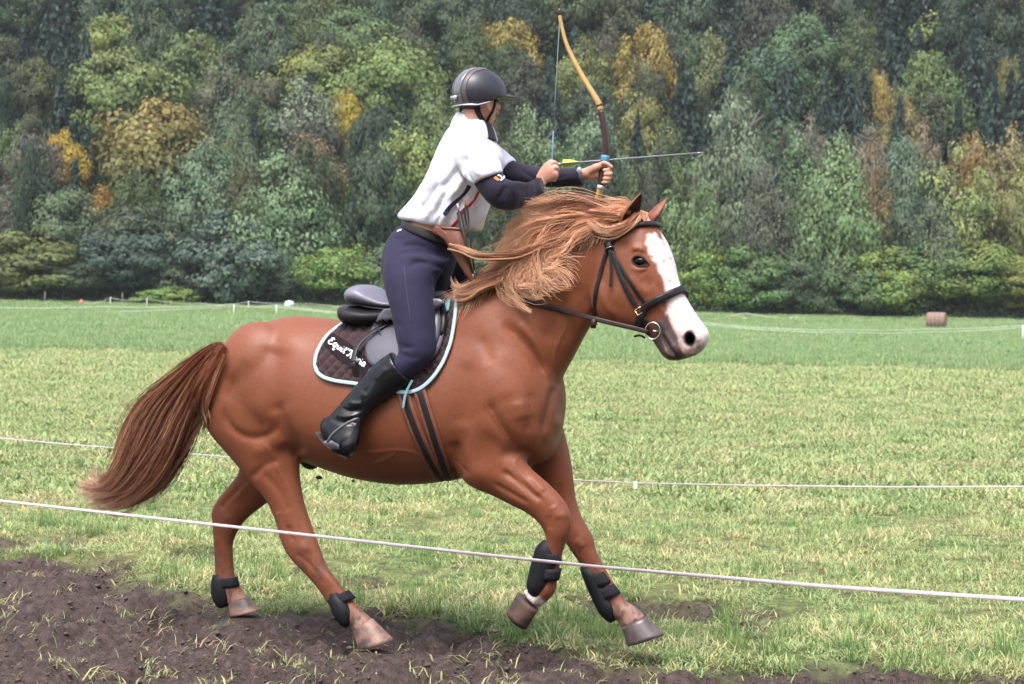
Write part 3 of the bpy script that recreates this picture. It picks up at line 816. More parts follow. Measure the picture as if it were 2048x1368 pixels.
for d, top, n, w in rows:
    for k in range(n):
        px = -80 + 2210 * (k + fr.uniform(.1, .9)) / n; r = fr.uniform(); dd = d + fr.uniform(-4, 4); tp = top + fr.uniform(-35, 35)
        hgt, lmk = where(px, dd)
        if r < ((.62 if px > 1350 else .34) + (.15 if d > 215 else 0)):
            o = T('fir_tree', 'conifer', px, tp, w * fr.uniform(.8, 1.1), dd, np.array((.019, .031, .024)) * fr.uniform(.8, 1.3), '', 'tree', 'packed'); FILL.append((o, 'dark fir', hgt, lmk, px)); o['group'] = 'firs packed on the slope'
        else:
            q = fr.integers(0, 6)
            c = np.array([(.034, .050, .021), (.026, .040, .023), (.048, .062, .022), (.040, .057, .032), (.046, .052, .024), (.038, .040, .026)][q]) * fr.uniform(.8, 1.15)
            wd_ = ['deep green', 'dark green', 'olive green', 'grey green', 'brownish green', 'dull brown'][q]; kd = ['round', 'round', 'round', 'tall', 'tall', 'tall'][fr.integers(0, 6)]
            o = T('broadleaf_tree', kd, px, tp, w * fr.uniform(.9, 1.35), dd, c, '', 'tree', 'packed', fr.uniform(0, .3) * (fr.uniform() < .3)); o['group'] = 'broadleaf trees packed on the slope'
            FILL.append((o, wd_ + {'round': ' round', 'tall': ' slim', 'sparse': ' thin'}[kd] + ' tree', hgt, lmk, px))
_g = {}
for f in FILL: _g.setdefault(f[1:4], []).append(f)
for (a, b, c), L_ in _g.items():
    L_.sort(key=lambda f: f[4])
    for i_, f in enumerate(L_):
        od = '' if len(L_) == 1 else (', ' + ['leftmost', 'second from left', 'third from left', 'fourth from left', 'fifth from left', 'sixth from left'][min(i_, 5)])
        f[0]['label'] = a + ' ' + b + ' ' + c + od
# ---- low growth at the foot of the wood
n = 26000
x = fr.uniform(-60, 60, n); y = 166.5 + fr.uniform(0, 1, n) ** 1.5 * 7; hh = (.5 + 1.6 * fbm(x * .35, y * .35, None, 13, 3)) * fr.uniform(0, 1, n) * np.clip((y - 166) / 1.2, .25, 1)
Pn = np.stack([x, y, terr(x, y) + hh], -1); Nn = fr.normal(size=(n, 3)); Nn[:, 1] -= .6; Nn /= np.linalg.norm(Nn, axis=1)[:, None]
V, F, C = leaf_quads(Pn, Nn, fr.uniform(.10, .26, n), fr.uniform(.6, 1.3, n) * (.7 + .6 * fbm(x * .5, y * .5, None, 15, 2)), fr.uniform(0, .2, n))
ug = add('undergrowth', V, F, m_leaf, smooth=False); set_color(ug.data, C); ug.color = (.050, .072, .034, 1); tag(ug, kind='stuff')

# ================================================================== HORSE
HORSE_BASE = HP(800, 1290, 0.0) * np.array([1, 1, 0])
HL = math.radians(15)                       # the head turns a little further to the camera
LATH = np.array([-math.sin(TH + HL), -math.cos(TH + HL), 0.0])

torso = [
 (452, 705, 446, 800, 0, .07), (458, 690, 450, 850, 0, .15), (484, 668, 478, 885, 0, .215), (526, 648, 520, 900, 0, .255),
 (585, 632, 580, 908, 0, .275, -.05), (650, 636, 645, 934, 0, .285, -.1), (720, 645, 716, 957, 0, .30, -.12), (800, 640, 795, 969, 0, .305, -.14),
 (866, 622, 862, 967, 0, .295, -.18), (925, 592, 915, 958, 0, .265, -.3), (985, 580, 975, 952, 0, .25, -.2), (1040, 610, 1030, 945, 0, .235, -.05),
 (1085, 672, 1075, 925, 0, .20), (1112, 735, 1104, 895, 0, .14), (1122, 780, 1118, 850, 0, .07)]
neck = [
 (905, 600, 1060, 900, 0, .215), (945, 572, 1108, 815, 0, .20), (985, 545, 1122, 760, 0, .165), (1040, 500, 1146, 716, 0, .135), (1090, 462, 1166, 678, 0, .115),
 (1145, 430, 1186, 645, 0, .10), (1200, 408, 1206, 618, 0, .09), (1240, 408, 1212, 590, .0, .075)]
head = [
 (1218, 412, 1196, 520, .0, .075, 0, 2.2), (1258, 415, 1194, 575, .01, .095, 0, 2.3), (1296, 438, 1205, 618, .02, .107, .05, 2.5), (1322, 475, 1228, 643, .03, .112, .05, 2.6),
 (1338, 515, 1252, 655, .04, .104, .05, 2.7), (1349, 555, 1274, 660, .05, .088, .05, 2.6), (1366, 590, 1294, 668, .055, .070, .03, 2.5), (1386, 622, 1309, 683, .06, .059, 0, 2.4),
 (1402, 645, 1320, 700, .065, .057, 0, 2.5), (1415, 664, 1330, 714, .07, .055, 0, 2.5), (1412, 687, 1342, 721, .07, .050, 0, 2.4), (1398, 706, 1358, 721, .07, .03, 0, 2)]
near_hind = [
 (430, 700, 560, 690, .10, .10), (406, 760, 582, 745, .12, .125), (403, 808, 592, 800, .13, .13), (421, 862, 596, 862, .135, .118), (461, 912, 597, 918, .14, .092),
 (499, 958, 598, 955, .145, .072), (533, 999, 606, 1000, .15, .058), (553, 1045, 619, 1041, .155, .048), (562, 1080, 632, 1076, .16, .046),
 (578, 1112, 643, 1106, .165, .041), (603, 1140, 655, 1134, .168, .034), (632, 1172, 677, 1164, .17, .029), (654, 1204, 694, 1188, .17, .030),
 (674, 1234, 714, 1210, .17, .037), (697, 1250, 730, 1226, .17, .033), (711, 1266, 748, 1242, .17, .038)]
far_hind = [
 (470, 830, 600, 850, -.14, .12), (482, 930, 594, 935, -.15, .085), (463, 966, 562, 982, -.16, .068), (441, 992, 531, 1008, -.165, .054), (425, 1020, 500, 1032, -.17, .047),
 (426, 1049, 480, 1054, -.17, .042), (428, 1080, 466, 1084, -.17, .033), (429, 1112, 466, 1115, -.17, .028), (431, 1147, 469, 1150, -.17, .029),
 (433, 1176, 480, 1174, -.17, .037), (448, 1196, 488, 1186, -.17, .033), (459, 1212, 497, 1197, -.17, .036)]
near_fore = [
 (905, 800, 1050, 750, .10, .12), (900, 870, 1056, 825, .125, .115), (910, 932, 1042, 888, .135, .10), (938, 970, 1056, 930, .14, .085), (981, 989, 1082, 954, .145, .068), (1021, 1009, 1110, 981, .15, .058),
 (1056, 1027, 1131, 1006, .15, .051), (1080, 1048, 1142, 1036, .15, .049), (1092, 1072, 1140, 1064, .15, .044), (1090, 1092, 1130, 1090, .15, .035),
 (1082, 1120, 1121, 1124, .15, .030), (1074, 1150, 1115, 1157, .15, .031), (1069, 1172, 1110, 1184, .15, .037), (1060, 1178, 1092, 1205, .15, .033),
 (1046, 1180, 1078, 1216, .15, .036)]
far_fore = [
 (1030, 830, 1122, 850, -.12, .11), (1050, 905, 1137, 905, -.13, .09), (1072, 955, 1145, 953, -.135, .07), (1090, 1000, 1151, 998, -.14, .057), (1110, 1041, 1165, 1038, -.14, .050),
 (1128, 1078, 1185, 1072, -.14, .048), (1146, 1106, 1191, 1097, -.14, .041), (1162, 1131, 1204, 1124, -.14, .033), (1182, 1166, 1222, 1156, -.14, .030),
 (1202, 1199, 1241, 1186, -.14, .031), (1216, 1229, 1255, 1205, -.14, .038), (1234, 1241, 1272, 1214, -.14, .035), (1244, 1257, 1291, 1234, -.14, .042)]

def build_horse_skin():
    mb = MB()
    mb.addm(*loft(torso, 40)); mb.addm(*loft(neck, 32)); mb.addm(*loft(head, 36, 4, LATH))
    mb.addm(*loft(near_hind, 28)); mb.addm(*loft(far_hind, 28)); mb.addm(*loft(near_fore, 28)); mb.addm(*loft(far_fore, 28))
    def ball(px, py, w, ru, rn, rz, ang=0):
        c = HP(px, py, w); ca, sa = math.cos(math.radians(ang)), math.sin(math.radians(ang))
        a1 = UH * ca + ZH * sa; a2 = -UH * sa + ZH * ca
        mb.addm(*ellipsoid(c, (a1 * ru, NH * rn, a2 * rz), 20, 12))
    for s in (1, -1):
        ball(520, 735, .12 * s, .20, .15, .21)             # quarters
        ball(985, 800, .14 * s, .20, .12, .26, 25)         # shoulder
        ball(1050, 850, .09 * s, .10, .10, .14)            # breast muscles
        ball(565, 850, .15 * s, .10, .10, .13)             # stifle
    ball(1070, 880, 0, .10, .13, .10); ball(622, 918, 0, .05, .05, .05)
    ball(610, 905, 0, .10, .10, .05)
    c = HP(1236, 590, .02)
    for s in (1, -1):
        mb.addm(*ellipsoid(c + LATH * .055 * s, (UH * .085, LATH * .055, ZH * .12), 20, 12))    # jaw rounds
    V, F = remesh(*mb.get(), .0058)
    sk = Skin(V, F)
    P = PX(sk.V); w = sk.V @ NH + KH
    # fuse joins: strong smoothing on the trunk, little on legs and face
    mask = np.ones(len(V)) * .25
    trunk = inpoly(P, [(380, 600), (900, 540), (1190, 640), (1160, 900), (1100, 960), (1010, 960), (930, 1000), (700, 1000), (590, 900), (520, 960), (440, 930)])
    mask[trunk] = 1.0
    m1 = mask[:, None]
    for _ in range(6): m1 = .5 * m1 + .5 * sk.lap(m1)
    mask = m1[:, 0]
    sk.smooth(28, .5, mask, taubin=False)
    sk.smooth(6, .5, None, taubin=True)
    return sk

HS = build_horse_skin()

def stroke(sk, line, width, depth, wr=(-.03, 9), face=0.0, fade=.18):
    """push skin in or out along a pixel line"""
    N = sk.normals(); P = PX(sk.V); w = sk.V @ NH + KH
    lx = np.array(line, float)
    lo, hi = lx.min(0) - 3 * width, lx.max(0) + 3 * width
    m = (P[:, 0] > lo[0]) & (P[:, 0] < hi[0]) & (P[:, 1] > lo[1]) & (P[:, 1] < hi[1]) & (w > wr[0]) & (w < wr[1])
    vd = sk.V - CAMP; vd /= np.linalg.norm(vd, axis=1)[:, None]
    fac = -(N * vd).sum(1)
    m &= fac > face
    ii = np.nonzero(m)[0]
    if len(ii) == 0: return
    L = catmull(lx, 6) if len(lx) > 2 else lx
    if len(lx) == 1:
        d = np.linalg.norm(P[ii] - lx[0], axis=1); e = np.ones(len(ii))
    else:
        d, sd, par = polydist(P[ii], L)
        e = np.clip(np.minimum(par, 1 - par) / max(fade, 1e-3), 0, 1); e = .15 + .85 * e * e * (3 - 2 * e)
    a = depth * np.exp(-(d / width) ** 2) * e * np.clip(fac[ii] * 2.5, 0, 1)
    sk.V[ii] += N[ii] * a[:, None]

def pick(sk, px, py):
    pass

NEAR = (0.0, 9)
for (ln, wd, dp) in [
    # quarters and flank
    ([(556, 690), (548, 730), (550, 790), (562, 830)], 22, -.016),
    ([(583, 682)], 26, .010),
    ([(552, 800), (566, 850), (590, 890), (602, 915)], 13, -.020),
    ([(448, 812), (455, 845), (478, 868), (510, 876), (542, 866), (556, 846)], 8, -.011),
    ([(440, 800), (470, 765), (500, 720)], 16, -.006),
    ([(520, 820)], 34, .010), ([(500, 905), (540, 895), (575, 880)], 12, .007),
    ([(480, 740)], 40, .006), ([(640, 800)], 50, -.006), ([(690, 830), (720, 900)], 40, .004),
    ([(500, 960), (530, 930), (560, 920)], 8, -.006),
    # shoulder and neck base
    ([(1003, 640), (1040, 680), (1070, 712), (1093, 752)], 11, -.016),
    ([(1030, 640), (1062, 674), (1090, 730), (1103, 765)], 6, .009),
    ([(955, 672), (976, 705), (985, 730)], 12, -.005), ([(940, 720), (930, 790), (925, 860)], 22, -.010),
    ([(985, 700), (1000, 760), (1010, 800)], 22, .004),
    ([(975, 800), (990, 840), (1020, 880), (1034, 905)], 11, -.013),
    ([(960, 860)], 26, .010), ([(1040, 800), (1048, 840)], 18, .009), ([(1060, 780), (1062, 830), (1055, 870)], 9, -.008),
    ([(961, 948)], 18, .008),
    ([(925, 960), (918, 920), (905, 880)], 12, -.012),
    # neck
    ([(1160, 560), (1120, 630), (1090, 690)], 18, -.010), ([(1188, 600), (1160, 655), (1135, 710)], 12, .006), 
    ]:
    stroke(HS, ln, wd, dp, NEAR)
HS.smooth(10, .5, None, taubin=False) if False else None
for (ln, wd, dp) in [
    ([(1108, 770), (1103, 800), (1088, 850), (1080, 890)], 7, -.014), ([(1086, 868)], 15, .012), ([(1118, 850)], 15, .010),
    ([(1000, 912), (1040, 905), (1075, 912)], 10, -.010)]:
    stroke(HS, ln, wd, dp, (-.3, .3), face=.05)
for (ln, wd, dp) in [
    # near foreleg
    ([(1000, 940), (1030, 958), (1062, 985), (1085, 1002)], 7, -.010), ([(985, 965), (1020, 985), (1060, 1008)], 5, -.006), ([(1060, 950), (1090, 985)], 8, .005),
    ([(1105, 1010), (1118, 1040)], 8, .005), ([(1098, 1030), (1100, 1060)], 6, -.004), ([(1128, 1030)], 10, .005),
    # near hind leg
    ([(520, 940), (560, 985), (580, 1030)], 8, -.005), ([(575, 1050), (585, 1085)], 6, -.006), ([(608, 1095)], 11, .006), ([(590, 1105), (615, 1125), (640, 1150)], 5, -.004),
    ([(556, 1020), (566, 1070)], 6, .004), ([(625, 1130), (655, 1165)], 4, .002)]:
    stroke(HS, ln, wd, dp, (.06, 9))
for (ln, wd, dp) in [
    ([(480, 975), (455, 1000), (440, 1020)], 6, -.008), ([(500, 965), (470, 1000)], 5, .004), ([(455, 1035)], 10, .005), ([(440, 1060), (448, 1130)], 4, -.003),
    ([(1120, 960), (1120, 1010), (1135, 1050)], 7, -.006), ([(1150, 1080), (1168, 1095)], 8, .005), ([(1180, 1120), (1212, 1180)], 4, -.003)]:
    stroke(HS, ln, wd, dp, (-9, -.04))
FACE = (-.4, 9)
for (ln, wd, dp) in [
    ([(1262, 500), (1275, 496), (1292, 503)], 7, .008), ([(1245, 490)], 12, -.007),
    ([(1277, 523)], 9, -.012), ([(1264, 535), (1280, 541), (1296, 533)], 5, .005),
    ([(1255, 548), (1275, 572), (1298, 592)], 8, .004), ([(1285, 556), (1305, 575)], 10, -.003), ([(1262, 588), (1285, 615), (1300, 640)], 11, -.006),
    ([(1205, 520), (1198, 565), (1212, 610), (1240, 638)], 8, .006), ([(1236, 590)], 26, .005),
    ([(1310, 560), (1330, 600), (1345, 630)], 7, -.004), ([(1318, 540), (1338, 590)], 6, .003),
    ([(1360, 655), (1366, 675)], 6, .006), ([(1390, 668), (1396, 684)], 6, .006), ([(1378, 682)], 8, -.024), ([(1380, 676)], 6, -.02), ([(1374, 672)], 6, -.012), ([(1381, 680)], 5, -.02),
    ([(1324, 666), (1336, 690), (1350, 711)], 4, -.011), ([(1316, 650), (1322, 664)], 4, -.006), ([(1342, 690), (1356, 706)], 7, .004), ([(1330, 700), (1340, 714)], 6, .005),
    ([(1318, 640), (1330, 660)], 6, .004)]:
    stroke(HS, ln, wd, dp, FACE, face=.05, fade=.25)
HS.smooth(2, .5, None, True)

_P = PX(HS.V)
_tm = inpoly(_P, [(380, 600), (900, 540), (1160, 640), (1150, 880), (1090, 930), (1000, 930), (930, 1000), (700, 1000), (590, 900), (520, 930), (440, 900)]).astype(float)[:, None]
for _ in range(8): _tm = .5 * _tm + .5 * HS.lap(_tm)
HS.smooth(9, .5, _tm[:, 0], taubin=False)

# veins and fine skin lines
for (ln, wd, dp) in [
    ([(905, 905), (860, 915), (800, 900), (740, 905), (690, 890)], 3.2, .0022), ([(800, 900), (770, 920), (730, 935)], 2.8, .0024),
    ([(1050, 900), (1030, 925), (1045, 950), (1075, 985), (1100, 1000)], 2.8, .0028), ([(1010, 930), (1040, 965), (1070, 1000)], 2.6, .0024), ([(960, 800), (985, 830), (1010, 870), (1020, 890)], 3.0, .0022),
    ([(1062, 640), (1080, 680), (1098, 730)], 2.8, .0026), ([(1140, 640), (1115, 690), (1105, 740)], 3.2, .0030),
    ([(540, 900), (555, 940), (585, 990), (600, 1030)], 2.8, .0026), ([(520, 880), (545, 910), (560, 950)], 2.6, .0022), ([(620, 1120), (650, 1150), (675, 1175)], 2.6, .0020),
    ([(470, 760), (455, 800), (452, 840)], 3, -.0022), ([(930, 745), (936, 790), (932, 840)], 3, -.0018), ([(1100, 900), (1090, 920), (1070, 930)], 3, -.0026), ([(900, 935), (915, 945), (935, 962)], 3, -.0030), ([(908, 915), (922, 930), (940, 950)], 2.6, -.0026)]:
    stroke(HS, ln, wd, dp, (-.05, 9), face=.1, fade=.3)
for (ln, wd, dp) in [([(1300, 560), (1312, 585), (1318, 612), (1332, 640)], 2.6, .0026), ([(1318, 612), (1330, 625), (1345, 640)], 2.2, .0022), ([(1255, 600), (1275, 625), (1296, 648)], 2.6, .0022), ([(1262, 508), (1276, 503), (1292, 510)], 2.2, -.0028), ([(1258, 516), (1266, 509)], 2, -.002), ([(1268, 540), (1282, 545), (1296, 540)], 2.2, -.0024), ([(1352, 668), (1360, 690), (1370, 702)], 2.4, -.003),
    ([(1321, 662), (1331, 683), (1345, 705), (1361, 716), (1382, 713)], 2.8, -.007), ([(1328, 660), (1340, 682), (1354, 702)], 4, .004), ([(1366, 692), (1364, 676), (1372, 662), (1385, 658), (1394, 670)], 3, .005), ([(1326, 692), (1336, 708), (1348, 717)], 4, .005)]:
    stroke(HS, ln, wd, dp, FACE, face=.1, fade=.3)
# ---- ears: cupped shells rooted in the poll
def ear(base, tip, axis_w, open_dir, wid, depth):
    base = np.asarray(base); tip = np.asarray(tip)
    ax = tip - base; L = np.linalg.norm(ax); ax /= L
    o = open_dir - ax * (open_dir @ ax); o /= np.linalg.norm(o)
    s = np.cross(ax, o)
    rows = 14; R = []
    for i in range(rows + 1):
        t = i / rows
        wdt = wid * (np.interp(t, [0, .12, .35, .6, .85, .97, 1], [.62, .9, 1.0, .78, .36, .09, .02]))
        dp = depth * (np.interp(t, [0, .2, .6, 1], [1, 1, .7, .1]))
        c = base + ax * L * t + s * wid * .25 * math.sin(t * 2.2) * axis_w
        ring = []
        for a in np.linspace(-1.25, 1.25, 11):        # outer skin
            ring.append(c + s * wdt * math.sin(a) / math.sin(1.25) - o * dp * (math.cos(a) - math.cos(1.25)))
        th = .25 * dp + .002
        for a in np.linspace(1.15, -1.15, 11):        # inner skin
            ring.append(c + s * wdt * .86 * math.sin(a) / math.sin(1.25) - o * (dp * .80 * (math.cos(a) - math.cos(1.25)) - .0005))
        R.append(ring)
    return rings_mesh(np.array(R))
e1 = ear(HP(1251, 456, .085), HP(1281, 386, .115), 0.5, UH * .90 + NH * .34 - ZH * .1, .050, .062)
e2 = ear(HP(1297, 452, -.06), HP(1334, 396, -.105), -0.5, UH * .75 - NH * .6, .044, .05)

body_V = np.vstack([HS.V, e1[0], e2[0]])
nF = [tuple(f) for f in HS.F] + [tuple(i + len(HS.V) for i in f) for f in e1[1]] + [tuple(i + len(HS.V) + len(e1[0]) for i in f) for f in e2[1]]
n0, n1 = len(HS.V), len(HS.V) + len(e1[0])

# ---- coat colours (markings, bare skin, mud, and shade painted in two places)
COAT = np.array([.185, .054, .0225])
NOSTRIL = [(1370, 670), (1376, 664), (1383, 662), (1389, 668), (1391, 678), (1389, 687), (1383, 693), (1376, 692), (1370, 685), (1372, 678)]
def coat_colours():
    V = body_V; P = PX(V); C = np.tile(COAT, (len(V), 1))
    v = fbm(V[:, 0] * 3, V[:, 1] * 3, V[:, 2] * 3, 3, 3)[:, None]
    C *= .88 + .24 * v
    q = V @ UH
    def soft(mask_poly, col, edge=4.0, rag=6.0, wr=(-9, 9), mirror=None, amt=1.0):
        PP = P + rag * (np.stack([fbm(V[:, 0] * 60, V[:, 1] * 60, V[:, 2] * 60, 5, 2), fbm(V[:, 0] * 60, V[:, 1] * 60, V[:, 2] * 60, 9, 2)], -1) - .5)
        w = V @ NH + KH
        def f(Q):
            d, _, _ = polydist(Q, list(mask_poly) + [mask_poly[0]])
            ins = inpoly(Q, mask_poly)
            return np.clip(.5 + np.where(ins, d, -d) / (2 * edge), 0, 1)
        a = f(PP)
        if mirror is not None:
            c0, lat = mirror
            Vm = V - 2 * ((V - c0) @ lat)[:, None] * lat
            far = ((V - c0) @ lat) < 0
            a = np.where(far, f(PX(Vm) + (PP - P)), a)
        a = a * ((w > wr[0]) & (w < wr[1])) * amt
        C[:] = C * (1 - a[:, None]) + np.array(col) * a[:, None]
    hc = HP(1338, 515, .04)
    mir = (hc, LATH)
    # darker skin round mouth and nostril
    soft([(1312, 645), (1330, 628), (1348, 655), (1356, 676), (1364, 694), (1372, 705), (1400, 716), (1352, 732), (1320, 712), (1300, 680)], (.060, .042, .043), 6, 8, mirror=mir, amt=.92)
    blaze = [(1294, 466), (1294, 484), (1299, 509), (1311, 525), (1316, 540), (1324, 553), (1331, 570), (1335, 592), (1336, 615), (1334, 627), (1345, 650), (1352, 666), (1356, 682), (1370, 690),
             (1388, 672), (1390, 690), (1380, 704), (1400, 710), (1430, 690), (1425, 640), (1400, 600), (1372, 540), (1348, 505), (1325, 480), (1306, 466)]
    soft(blaze, (.70, .60, .59), 3.6, 10, mirror=mir)
    soft([(1344, 632), (1356, 640), (1366, 664), (1360, 676), (1350, 660)], (.62, .40, .39), 6, 5, amt=.6)
    soft([(1357, 662), (1372, 655), (1392, 662), (1402, 684), (1390, 706), (1370, 706), (1359, 690)], (.56, .41, .40), 4, 6, amt=.9)
    soft([(1364, 698), (1380, 703), (1376, 713), (1366, 710)], (.55, .34, .31), 3, 5, amt=.8)
    soft([(1397, 690), (1408, 684), (1408, 700), (1396, 712), (1384, 714)], (.20, .13, .13), 4, 8, amt=.7)
    for (x, y, r) in [(1328, 523, 2.5), (1306, 503, 2.5), (1339, 562, 3), (1323, 500, 1.5), (1341, 517, 2)]:
        soft([(x - r, y - r), (x + r, y - r), (x + r, y + r), (x - r, y + r)], (.25, .15, .14), 1.5, 2, amt=.75)
    # eye rim is dark skin; shade inside the nostril hollow is painted in
    soft([(1371, 668), (1382, 661), (1390, 672), (1392, 684), (1384, 695), (1374, 692), (1367, 682)], (.018, .015, .017), 3, 2)
    soft([(1263, 518), (1272, 511), (1284, 513), (1294, 522), (1301, 531), (1290, 533), (1275, 533), (1266, 527)], (.010, .007, .006), 3, 1)
    # pasterns
    nearleg = (.05, 9); farleg = (-9, -.05)
    soft([(690, 1222), (716, 1212), (760, 1240), (745, 1285), (700, 1275)], (.22, .12, .09), 8, 10, nearleg, amt=.75)
    soft([(706, 1244), (722, 1236), (730, 1290), (704, 1280)], (.36, .24, .20), 5, 8, nearleg, amt=.6)
    soft([(452, 1185), (500, 1180), (520, 1230), (450, 1230)], (.28, .16, .12), 8, 8, farleg, amt=.8)
    soft([(1036, 1172), (1060, 1180), (1092, 1205), (1085, 1232), (1030, 1215)], (.66, .56, .53), 4, 6, nearleg)
    soft([(1225, 1215), (1262, 1200), (1305, 1240), (1250, 1270)], (.30, .18, .145), 9, 9, farleg, amt=.75)
    soft([(597, 880), (612, 893), (640, 938), (600, 966)], (.016, .009, .008), 6, 4, (-.3, .09))  # dark udder skin, with the shade between the thighs painted in
    # mud flecks on the lower legs and belly
    zz = V[:, 2] + .10 * (fbm(V[:, 0] * 9, V[:, 1] * 9, V[:, 2] * 9, 44, 2) - .5)
    fl = np.clip((fbm(V[:, 0] * 55, V[:, 1] * 55, V[:, 2] * 40, 45, 3) - .50) * 9, 0, 1) * np.clip((.62 - zz) / .45, 0, 1) * .75
    C[:] = C * (1 - fl[:, None]) + np.array([.060, .043, .038]) * fl[:, None]
    # inner ears
    for a, b, e in ((n0, n1, e1), (n1, len(V), e2)):
        k = np.arange(b - a) % 22
        inner = (k >= 11) & (np.arange(b - a) < 22 * 15)
        C[a:b][inner] = (.055, .022, .014)
    C[:, :] = np.clip(C, .004, .9)
    d_, _, _ = polydist(P, NOSTRIL + NOSTRIL[:1]); ins = inpoly(P, NOSTRIL); a_ = np.clip(.5 + np.where(ins, d_, -d_) / 5, 0, 1) * ((V @ NH + KH) > 0)
    C[:] = C * (1 - a_[:, None]) + np.array([.006, .005, .006]) * a_[:, None]  # nostril painted near black for the shade of its cavity
    EYE = [(1262, 518), (1271, 511), (1284, 512), (1294, 521), (1302, 531), (1290, 535), (1275, 535), (1265, 528)]
    d_, _, _ = polydist(P, EYE + EYE[:1]); ins = inpoly(P, EYE); b_ = np.clip(.5 + np.where(ins, d_, -d_) / 4, 0, 1) * ((V @ NH + KH) > 0)
    return np.hstack([C, (1 - np.maximum(a_, b_ * .9))[:, None]])
m_coat = mat('chestnut_coat', COAT, .50, .34, attr='Col', noise=(85, (.74, .70, .68), .25), bump=(240, .22, .0018), sheen=.03)
horse = add('horse', body_V, nF, m_coat, origin=HORSE_BASE)
set_color(horse.data, coat_colours())
_nt = m_coat.node_tree; _at = next(n for n in _nt.nodes if n.bl_idname == 'ShaderNodeAttribute'); _mu = _nt.nodes.new('ShaderNodeMath'); _mu.operation = 'MULTIPLY'; _mu.inputs[1].default_value = .34
_nt.links.new(_at.outputs['Alpha'], _mu.inputs[0]); _nt.links.new(_mu.outputs[0], _nt.nodes['Principled BSDF'].inputs['Specular IOR Level'])
tag(horse, 'chestnut horse with a white blaze galloping along the muddy track', 'horse')
BVH = BVHTree.FromPolygons([tuple(v) for v in HS.V], [tuple(int(i) for i in f) for f in HS.F])

def drape(px, py, off=0.004):
    """first point of the horse met by the sight line of a pixel, lifted off the coat"""
    d = ray(px, py); d = d / np.linalg.norm(d)
    h = BVH.ray_cast(Vector(CAMP), Vector(d))
    if h[0] is None: return None, None
    return np.array(h[0]) + np.array(h[1]) * off, np.array(h[1])

def drape_near(p, off=0.004):
    h = BVH.find_nearest(Vector(p))
    return np.array(h[0]) + np.array(h[1]) * off, np.array(h[1])

# ---- eye
m_eye = mat('dark_eye', (.004, .003, .003), .12, .18)
m_lid = mat('eyelid_skin', (.028, .015, .013), .6, .2)
p, nrm = drape(1280, 523, -.0015)
add('eye', *ellipsoid(p, (UH * .0285, LATH * .0150, ZH * .0185), 24, 16), m_eye, horse)
def lid(pts, r, name):
    Q = []
    for (x, y) in pts:
        a, b = drape(x, y, .0035); Q.append(a)
    add(name, *tube(catmull(Q, 5), np.interp(np.linspace(0, 1, (len(Q) - 1) * 5 + 1), [0, .3, .7, 1], [.2, 1, 1, .2]) * r, 8), m_lid, horse)
lid([(1263, 520), (1270, 513), (1279, 512), (1289, 518), (1299, 529)], .0032, 'eyelid')
lid([(1264, 521), (1270, 530), (1280, 534), (1290, 533), (1299, 530)], .0026, 'eyelid')

# ---- hooves
def hoof(cor, bot, w, hwc, hwb, m, extra=None):
    """cor, bot = (heel pixel, toe pixel) of the coronet and of the ground edge"""
    R = []
    for t in np.linspace(0, 1, 7):
        h = np.array(cor[0]) * (1 - t) + np.array(bot[0]) * t; q = np.array(cor[1]) * (1 - t) + np.array(bot[1]) * t
        H3, T3 = HP(h[0], h[1], w), HP(q[0], q[1], w)
        c = (H3 + T3) / 2; a = (T3 - H3) / 2; hw = hwc * (1 - t) + hwb * t
        ph = np.linspace(0, 2 * math.pi, 28, endpoint=False)
        lat = hw * np.sin(ph) * (1 - .12 * np.cos(ph) * (np.cos(ph) < 0) * -1)
        R.append(c + np.cos(ph)[:, None] * a + lat[:, None] * NH)
    # dished sole
    c = R[-1].mean(0)
    up = (R[0].mean(0) - c)
    R.append(c + (R[-1] - c) * .86 + up * .02); R.append(c + (R[-2] - c) * .6 + up * .16)
    return add('hoof', *rings_mesh(np.array(R)), m, horse)
m_hoof_grey = mat('slate_hoof', (.055, .042, .045), .32, .5, noise=(25, (.10, .075, .075), .15), bump=(60, .25, .002))
m_hoof_tan = mat('tan_hoof', (.25, .145, .11), .5, .4, noise=(16, (.075, .05, .047), .12), bump=(60, .25, .002))
m_hoof_mud = mat('muddy_hoof', (.11, .062, .045), .7, .3, noise=(14, (.045, .03, .028), .12), bump=(50, .4, .003))
hoof(((708, 1262), (744, 1237)), ((719, 1304), (788, 1281)), .17, .037, .062, m_hoof_tan)
hoof(((458, 1208), (495, 1193)), ((462, 1234), (520, 1222)), -.17, .036, .056, m_hoof_tan)
hoof(((1036, 1185), (1076, 1220)), ((1014, 1223), (1052, 1259)), .15, .038, .048, m_hoof_mud)
hoof(((1243, 1254), (1292, 1233)), ((1256, 1292), (1327, 1270)), -.14, .044, .064, m_hoof_grey)

